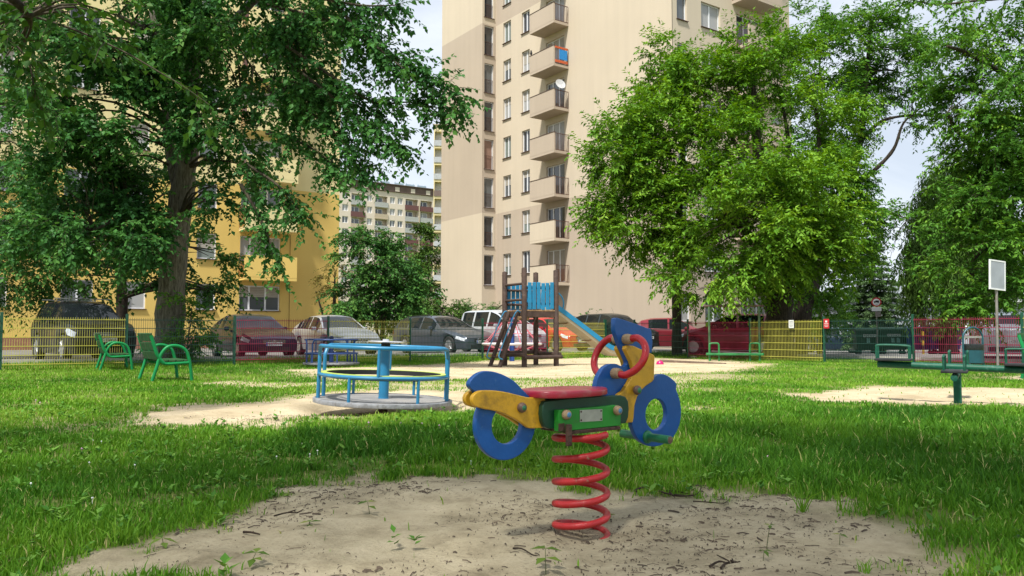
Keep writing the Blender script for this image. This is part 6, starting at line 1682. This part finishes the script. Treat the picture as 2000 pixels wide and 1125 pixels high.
# --- right edge
B9 = Vector((16.2, 21.5, 0))
tree('maple_tree', 'dense maple filling the right edge above the notice board', 'tree', B9, [[(B9, 0.4), (B9 + Vector((-0.2, 0, 3)), 0.32), (B9 + Vector((-0.4, 0, 7)), 0.2), (B9 + Vector((-0.5, 0, 11)), 0.07)], [(B9 + Vector((-0.3, 0, 4)), 0.14), (at(1900, 280, 20.5), 0.07), (at(1850, 220, 20), 0.03)], [(B9 + Vector((-0.4, 0, 6.5)), 0.12), (at(1920, 120, 20), 0.06), (at(1850, 90, 19.5), 0.03)], [(B9 + Vector((-0.2, 0, 2.6)), 0.1), (at(1940, 480, 20), 0.05), (at(1890, 560, 19.6), 0.02)]],
     [LB_(1950, 130, 20, 1.5, 1.6, 1.3, 200), LB_(1920, 210, 20, 0.85, 1.2, 1.0, 120), LB_(1960, 290, 20, 1.2, 1.4, 1.2, 210), LB_(1915, 370, 20, 0.8, 1.1, 1.0, 140), LB_(1960, 430, 19.8, 1.1, 1.3, 1.1, 190), LB_(1910, 500, 19.6, 0.75, 1.0, 0.7, 90), LB_(1960, 570, 19.4, 0.9, 1.0, 0.5, 90), LB_(2060, 250, 20.5, 1.8, 2, 3.2, 300), LB_(1900, 100, 20, 0.6, 0.9, 0.5, 36), LB_(2060, 520, 20, 1.3, 1.4, 1.2, 110), LB_(1905, 590, 19.4, 0.5, 0.6, 0.3, 30)],
     L_MAP2, m_bark, 0.11, 0.052, k=24, length=0.65, droop=0.22, seed=15, hubs=6, leaf_droop=0.4, dens=1.9, paths=[(DP([(2080, -60), (1980, -10), (1900, 2), (1830, 8), (1760, -4)], 17, 16), 0.22, 60)])

# --- weeping willow: curtains of hanging shoots
def willow(label, base, crown, n, seed):
    rng = np.random.default_rng(seed); base = Vector(base)
    t = empty('willow_tree', base); tag(t, label, 'tree')
    B = np.array(base)
    b = MB(); b.tube([(0, 0, -0.1), (0.1, 0, 2.2), (0.2, 0.1, 4.2), (0.3, 0, 6.5)], [0.4, 0.33, 0.22, 0.08], 10)
    b.build('trunk', m_bark, t, smooth=True)
    cs = []; lens = []
    for c, rad, m, zlow in crown:
        c = np.array(c); u = unit(rng.normal(size=(m, 3))); u[:, 2] = np.abs(u[:, 2]) * 0.8
        p = c + u * np.array(rad) * (0.55 + 0.45 * rng.random(m))[:, None]
        cs.append(p); lens.append(np.clip((p[:, 2] - zlow) * (0.45 + 0.55 * rng.random(m)), 0.5, 9))
    bb_ = MB()
    for c, rad, m, zl in crown:
        e = Vector(c) - base; bb_.tube([p for p in spline([(0.15, 0.05, 3.6), e * 0.6 + Vector((0, 0, 1.2)), e + Vector((0, 0, rad[2] * 0.7))], 5)], np.linspace(0.12, 0.02, 11), 6, cap=False)
    bb_.build('branches', m_bark, t, smooth=True)['kind'] = 'stuff'
    cs = np.concatenate(cs) - B; lens = np.concatenate(lens)
    S_ = len(cs); k = 44
    tt = (np.arange(k) + 0.5) / k
    out = unit(np.stack([cs[:, 0], cs[:, 1], np.zeros(S_)], 1))
    pos = cs[:, None, :] + out[:, None, :] * (0.35 * np.minimum(1, tt * 4))[None, :, None] * 0.8 - np.array([0, 0, 1.0]) * (lens[:, None] * tt[None, :])[..., None]
    pos += (rng.normal(size=(S_, 1, 3)) * np.array([0.25, 0.25, 0])) * tt[None, :, None] + rng.normal(size=(S_, k, 3)) * 0.03
    ld = unit(rng.normal(size=(S_, k, 3)) * np.array([0.5, 0.5, 0.15]) - np.array([0, 0, 1.0]))
    nr = unit(rng.normal(size=(S_, k, 3)) * np.array([1, 1, 0.3]))
    p = pos.reshape(-1, 3); nn = len(p)
    sz = 0.7 + 0.6 * rng.random(nn)
    V, F = leaf_quads(p, ld.reshape(-1, 3), nr.reshape(-1, 3), 0.24 * sz, 0.055 * sz)
    T = np.clip(0.4 + (np.repeat(rng.random(S_), k) - 0.5) * 0.6 + (rng.random(nn) - 0.5) * 0.2, 0, 1)
    np_mesh('crown', V, F, L_WIL, {'tone': np.repeat(T, 4)}, t)
WB = at(1850, 650, 36); WB.z = gzf(WB.x, WB.y)
willow('weeping willow with hanging curtains of shoots beside the right maple', WB, [(at(1850, 400, 36), (1.7, 1.6, 1.4), 330, 0.5), (at(1832, 350, 36), (0.8, 1.0, 0.8), 120, 1.5), (at(1880, 330, 36.5), (1.4, 1.2, 1.2), 170, 1.2), (at(1815, 480, 35.5), (1.2, 1.1, 0.8), 190, 0.5), (at(1920, 430, 36), (1.5, 1.2, 1.2), 190, 0.6)], 0, 21)

# --- spruce
def spruce(label, base, height, rad, seed):
    rng = np.random.default_rng(seed); base = Vector(base)
    t = empty('spruce_tree', base); tag(t, label, 'tree')
    b = MB(); b.tube([(0, 0, -0.1), (0, 0, height * 0.5), (0, 0, height)], [0.16, 0.10, 0.015], 10); b.build('trunk', m_bark, t, smooth=True)
    P_, D_, TN = [], [], []
    br = MB()
    z = 0.7
    while z < height * 0.98:
        f = 1 - z / height; L_ = rad * (f ** 0.85) * rng.uniform(0.85, 1.1) + 0.12
        nb_ = 9 if f > 0.3 else 6
        a0 = rng.random() * 6.28
        for q in range(nb_):
            a = a0 + 2 * math.pi * q / nb_ + rng.normal() * 0.12; Lq = L_ * rng.uniform(0.75, 1.1)
            ca, sa = math.cos(a), math.sin(a)
            m = 5; pts = []
            for i in range(m + 1):
                s = i / m; pts.append((ca * Lq * s, sa * Lq * s, z + 0.10 * Lq * s - 0.42 * Lq * s * s + 0.16 * Lq * s ** 3))
            br.tube(pts, np.linspace(0.03, 0.006, m + 1), 4, cap=False)
            ns = int(60 * Lq) + 8
            tn = rng.random() * 0.5
            for i in range(ns):
                s = 0.12 + 0.88 * rng.random() ** 0.7; k = min(m - 1, int(s * m)); w = s * m - k
                p = np.array(pts[k]) * (1 - w) + np.array(pts[k + 1]) * w
                side = rng.uniform(-1, 1); wid = 0.42 * Lq * (1.05 - s)
                pp = p + np.array([-sa, ca, 0]) * side * wid + np.array([0, 0, -abs(side) * wid * 0.35 + rng.normal() * 0.03])
                d = np.array([ca, sa, -0.25]) + np.array([-sa, ca, 0]) * side * 0.9 + rng.normal(size=3) * 0.25
                P_.append(pp); D_.append(d); TN.append(np.clip(0.25 + 0.35 * s + 0.3 * tn + 0.2 * rng.normal(), 0, 1))
        z += 0.27 + 0.12 * rng.random()
    br.build('branches', m_twig, t)['kind'] = 'stuff'
    P_ = np.array(P_); D_ = unit(np.array(D_)); n = len(P_)
    k = 3
    P3 = np.repeat(P_, k, 0) + rng.normal(size=(n * k, 3)) * 0.03; D3 = unit(np.repeat(D_, k, 0) + rng.normal(size=(n * k, 3)) * 0.35)
    V, F = leaf_quads(P3, D3, unit(np.array([0, 0, 1.0]) + rng.normal(size=(n * k, 3)) * 0.5), np.full(n * k, 0.22), np.full(n * k, 0.05))
    np_mesh('crown', V, F, L_SPR, {'tone': np.repeat(np.repeat(np.array(TN), k), 4)}, t)
SB = at(1706, 650, 45); SB.z = gzf(SB.x, SB.y)
spruce('blue-green spruce behind the road sign and green containers', SB, 6.8, 2.6, 31)

# --- shrubs and trees in the gap between the blocks
def bush(name, label, px, py, Y, lobes, leaf, seed, leafL=0.13, leafW=0.08, cat='tree', k=14, length=0.7, tone_var=0.22, group=None):
    b0 = at(px, py, Y); b0.z = gzf(b0.x, b0.y)
    top = max(c.z for c, r, n in lobes)
    st = [[(b0 + Vector((0, 0, -0.1)), 0.14), (b0 + Vector((0.1, 0, top * 0.4)), 0.10), (b0 + Vector((0.1, 0.1, top * 0.85)), 0.04)], [(b0, 0.09), (b0 + Vector((-0.5, 0.1, top * 0.4)), 0.06), (b0 + Vector((-0.9, 0.1, top * 0.7)), 0.025)]]
    return tree(name, label, cat, b0, st, lobes, leaf, m_bark, leafL, leafW, k=k, length=length, seed=seed, hubs=5, tone_var=tone_var, group=group, dens=1.6)
bush('hornbeam_tree', 'round bushy green tree in the gap between the two blocks', 745, 660, 38, [LB_(720, 500, 38, 1.4, 1.4, 1.1, 150), LB_(775, 520, 38, 1.3, 1.3, 1.2, 150), LB_(700, 570, 37.5, 1.4, 1.3, 1.0, 150), LB_(765, 590, 37.5, 1.6, 1.3, 1.1, 170), LB_(735, 475, 38, 0.8, 0.9, 0.7, 60), LB_(720, 625, 37.5, 1.5, 1.2, 0.6, 110), LB_(810, 600, 38, 1.0, 1.0, 0.8, 80), LB_(670, 590, 38, 0.8, 0.8, 0.8, 50), LB_(800, 550, 38, 0.7, 0.8, 0.7, 50)], L_DARK, 41, 0.14, 0.10)
bush('young_poplar', 'slim upright tree before the balconies of the far strip block', 833, 650, 62, [LB_(832, 470, 62, 0.9, 0.9, 1.6, 70), LB_(828, 530, 62, 1.0, 1.0, 1.5, 80), LB_(838, 580, 62, 1.2, 1.0, 1.4, 80), LB_(850, 500, 62, 0.6, 0.6, 1.0, 30)], L_WIL, 42, 0.2, 0.12)
bush('lilac_bush', 'pale leafed bush at the corner of the beige block', 860, 660, 44, [LB_(862, 595, 44, 0.9, 0.8, 0.6, 70), LB_(845, 615, 44, 0.9, 0.8, 0.5, 70), LB_(880, 612, 44, 0.5, 0.6, 0.45, 34), LB_(830, 590, 44, 0.6, 0.6, 0.7, 40)], L_WIL, 43, 0.14, 0.08, cat='bush')
bush('juniper_bush', 'low dark bush behind the pale silver van', 930, 660, 47, [LB_(930, 608, 47, 1.3, 0.8, 0.5, 80), LB_(1070, 622, 42, 1.0, 0.8, 0.4, 50), LB_(1150, 626, 40, 0.6, 0.8, 0.35, 30)], L_DARK, 44, 0.13, 0.05, cat='bush')
bush('rowan_bush', 'small yellow-brown leafed shrub against the ochre wall corner', 648, 660, 42, [LB_(645, 545, 42, 0.6, 0.6, 0.7, 26), LB_(650, 580, 42, 0.5, 0.5, 0.5, 20), LB_(655, 520, 42, 0.4, 0.4, 0.4, 10)], leaf_mat('rowan_leaf', [(0.07, 0.07, 0.015), (0.12, 0.11, 0.02), (0.16, 0.10, 0.03)]), 45, 0.12, 0.06, cat='bush')
bush('hazel_bush', 'rounded bright bush between the maple trunk and the navy hatchback', 1600, 660, 40, [LB_(1590, 600, 40, 1.4, 1.2, 0.9, 130), LB_(1570, 620, 40, 1.0, 1.0, 0.7, 80), LB_(1625, 615, 41, 0.9, 0.9, 0.6, 60), LB_(1600, 565, 40.5, 0.8, 0.8, 0.6, 50)], L_MAP2, 46, 0.13, 0.08, cat='bush')
# --- distant trees closing the view
far_spots = [(1590, 120, 9.0, 'farthest tree left of the spruce top'), (1770, 110, 8.0, 'distant hazy green tree between spruce and willow'), (1900, 90, 9.5, 'distant tree behind the weeping willow'), (1985, 80, 8.5, 'distant tree behind the right edge maple'), (40, 95, 8.0, 'distant tree beyond the left end of the ochre block'), (690, 120, 7.0, 'distant tree low in the gap left of the round bushy tree'), (800, 110, 7.5, 'distant tree low in the gap right of the round bushy tree')]
for i, (px, Y, h, lab) in enumerate(far_spots):
    b0 = at(px, 640, Y); b0.z = gzf(b0.x, b0.y)
    c = b0 + Vector((0, 0, h * 0.6))
    tree('distant_tree', lab, 'tree', b0, [[(b0, 0.3), (b0 + Vector((0, 0, h * 0.5)), 0.2), (b0 + Vector((0.2, 0, h * 0.9)), 0.06)]],
         [(c + Vector((-h * 0.2, 0, -h * 0.1)), (h * 0.35, h * 0.3, h * 0.28), 90), (c + Vector((h * 0.22, 0, 0)), (h * 0.33, h * 0.3, h * 0.3), 90), (c + Vector((0, 0, h * 0.2)), (h * 0.28, h * 0.28, h * 0.22), 70)], L_MAP2 if i % 2 else L_DARK, m_bark, 0.42, 0.30, k=12, length=1.4, seed=60 + i, hubs=3, group='distant trees', twigs=False)

# ------------------------------------------------------------------ small plants and sticks on the near sand
m_seed = leaf_mat('seedling_leaf', [(0.06, 0.12, 0.02), (0.12, 0.19, 0.035), (0.22, 0.26, 0.06)], rough=0.5, trans=0.35)
m_stem = M('seedling_stem', (0.10, 0.12, 0.04), rough=0.7)
def seedling(label, px, py, h, nl, seed, size=0.045):
    rng = np.random.default_rng(seed); p = gp(px, py); p.z = gzf(p.x, p.y) - 0.005
    t = empty('seedling', p); tag(t, label, 'seedling', 'seedlings sprouting from the near sand')
    b = MB(); lean = rng.normal(size=2) * 0.15
    b.tube([(0, 0, 0), (lean[0] * h * 0.5, lean[1] * h * 0.5, h * 0.55), (lean[0] * h, lean[1] * h, h)], [0.0018, 0.0014, 0.001], 5); b.build('stem', m_stem, t)
    for k in range(nl):
        a = 2 * math.pi * k / nl + rng.random(); f = 1 - 0.35 * (k // 3) / max(1, nl // 3)
        d = np.array([[math.cos(a), math.sin(a), -0.35 + 0.5 * rng.random()]]); d = unit(d)
        V, F = leaf_quads(np.array([[lean[0] * h * f, lean[1] * h * f, h * f]]), d, np.array([[0, 0, 1.0]]), np.array([size * (0.8 + 0.5 * rng.random())]), np.array([size * 0.55]))
        np_mesh('leaf', V, F, m_seed, {'tone': np.full(4, rng.random())}, t)
for i, a in enumerate([('two-leaved seedling at the lower left of the sand', 320, 1072, 0.045, 4, 0.05), ('yellowish seedling left of centre on the sand', 722, 1002, 0.06, 4, 0.055), ('small seedling close to the left grass edge of the sand', 560, 983, 0.05, 3, 0.035), ('flat spreading seedling between the two left seedlings', 603, 1030, 0.03, 4, 0.045),
        ('leafy seedling on the bare patch left of the flat one', 455, 1022, 0.05, 5, 0.03), ('tallest seedling at the bottom edge below the spring', 1066, 1120, 0.085, 5, 0.06), ('lone seedling at the far right bottom of the sand', 1490, 1100, 0.05, 3, 0.03), ('slim upright seedling right of the spring', 1497, 1072, 0.10, 3, 0.03),
        ('seedling at the bottom left edge of the picture', 485, 1110, 0.06, 5, 0.055), ('seedling near the right grass edge of the sand', 1640, 1062, 0.04, 3, 0.035), ('dark green leaf sprout right behind the spring foot', 1186, 1015, 0.035, 3, 0.06)]):
    seedling(a[0], a[1], a[2], a[3], a[4], 100 + i, a[5])
def tuft(label, px, py, n, h, seed):
    rng = np.random.default_rng(seed); p = gp(px, py)
    P = np.tile([[p.x, p.y]], (n, 1)) + rng.normal(size=(n, 2)) * 0.012
    V, F, T = blades(P, h * (0.6 + 0.6 * rng.random(n)), np.full(n, 0.005), 0.35 + 0.55 * rng.random(n), 0.3 + 0.3 * rng.random(n), 2)
    o = np_mesh('grass_tuft', V, F, m_grass, {'tone': T}); tag(o, label, 'grass tuft')
tuft('spreading grass tuft on the right part of the sand', 1567, 1000, 26, 0.15, 1); tuft('bluish grass tuft right of the spreading one at the sand edge', 1640, 996, 16, 0.11, 2)
tuft('grass tuft poking out of the sand edge behind the rider', 1350, 948, 22, 0.10, 3); tuft('tiny grass tuft on the sand beneath the roundabout side grass edge', 283, 815, 24, 0.14, 4); tuft('small grass tuft at the bottom edge right of centre', 1690, 1120, 14, 0.06, 5); tuft('fine grass tuft at the bottom left sand edge', 240, 1065, 30, 0.13, 6)
m_stick = bark_mat('stick_bark', (0.02, 0.014, 0.01), (0.07, 0.05, 0.035), (30, 30, 30), 0.4)
def stick(label, pts, r):
    g0 = gp(*pts[0][0]); t = empty('fallen_twig', g0); tag(t, label, 'twig', 'fallen twigs on the near sand')
    for i, ln in enumerate(pts):
        P = []
        for k, (x, y) in enumerate(ln):
            g = gp(x, y); P.append((g.x - g0.x, g.y - g0.y, gzf(g.x, g.y) + 0.010 + 0.006 * math.sin(k * 2.1 + i)))
        b = MB(); b.tube(spline(P, 4), np.linspace(r, r * 0.45, (len(P) - 1) * 4 + 1), 6); b.build('stem' if i == 0 else 'side_shoot', m_stick, t, smooth=True)
stick('crooked dark twig behind the spring, left of the forked one', [[(1240, 962), (1255, 958), (1280, 955), (1310, 957)], [(1243, 966), (1240, 962), (1250, 959)], [(1272, 953), (1282, 956), (1300, 953)]], 0.006)
stick('forked dark twig lying right behind the spring', [[(1286, 962), (1300, 969), (1330, 971), (1362, 968), (1370, 955)], [(1300, 964), (1320, 963), (1345, 966)], [(1318, 972), (1335, 970), (1358, 972)], [(1308, 966), (1318, 973)]], 0.005)
stick('thin bent twig on the sand right of the forked twig', [[(1354, 983), (1385, 987), (1415, 984), (1428, 974)]], 0.0035)
stick('tangle of dark roots near the bottom edge, right of the spring', [[(1386, 1112), (1405, 1105), (1425, 1103), (1446, 1102)], [(1408, 1118), (1416, 1106), (1424, 1099), (1400, 1092)], [(1428, 1104), (1432, 1100), (1430, 1096)]], 0.0045)
stick('long thin twig left of centre on the sand', [[(535, 1012), (560, 1008), (580, 1003), (592, 999)], [(565, 1007), (578, 1000)]], 0.004)
stick('short dark twig with bark, lower left of the spring', [[(476, 1044), (490, 1047), (508, 1046)]], 0.006)
stick('long thin twig by the bottom edge left of the tall seedling', [[(1002, 1076), (1020, 1080), (1040, 1086), (1050, 1090)]], 0.0035)
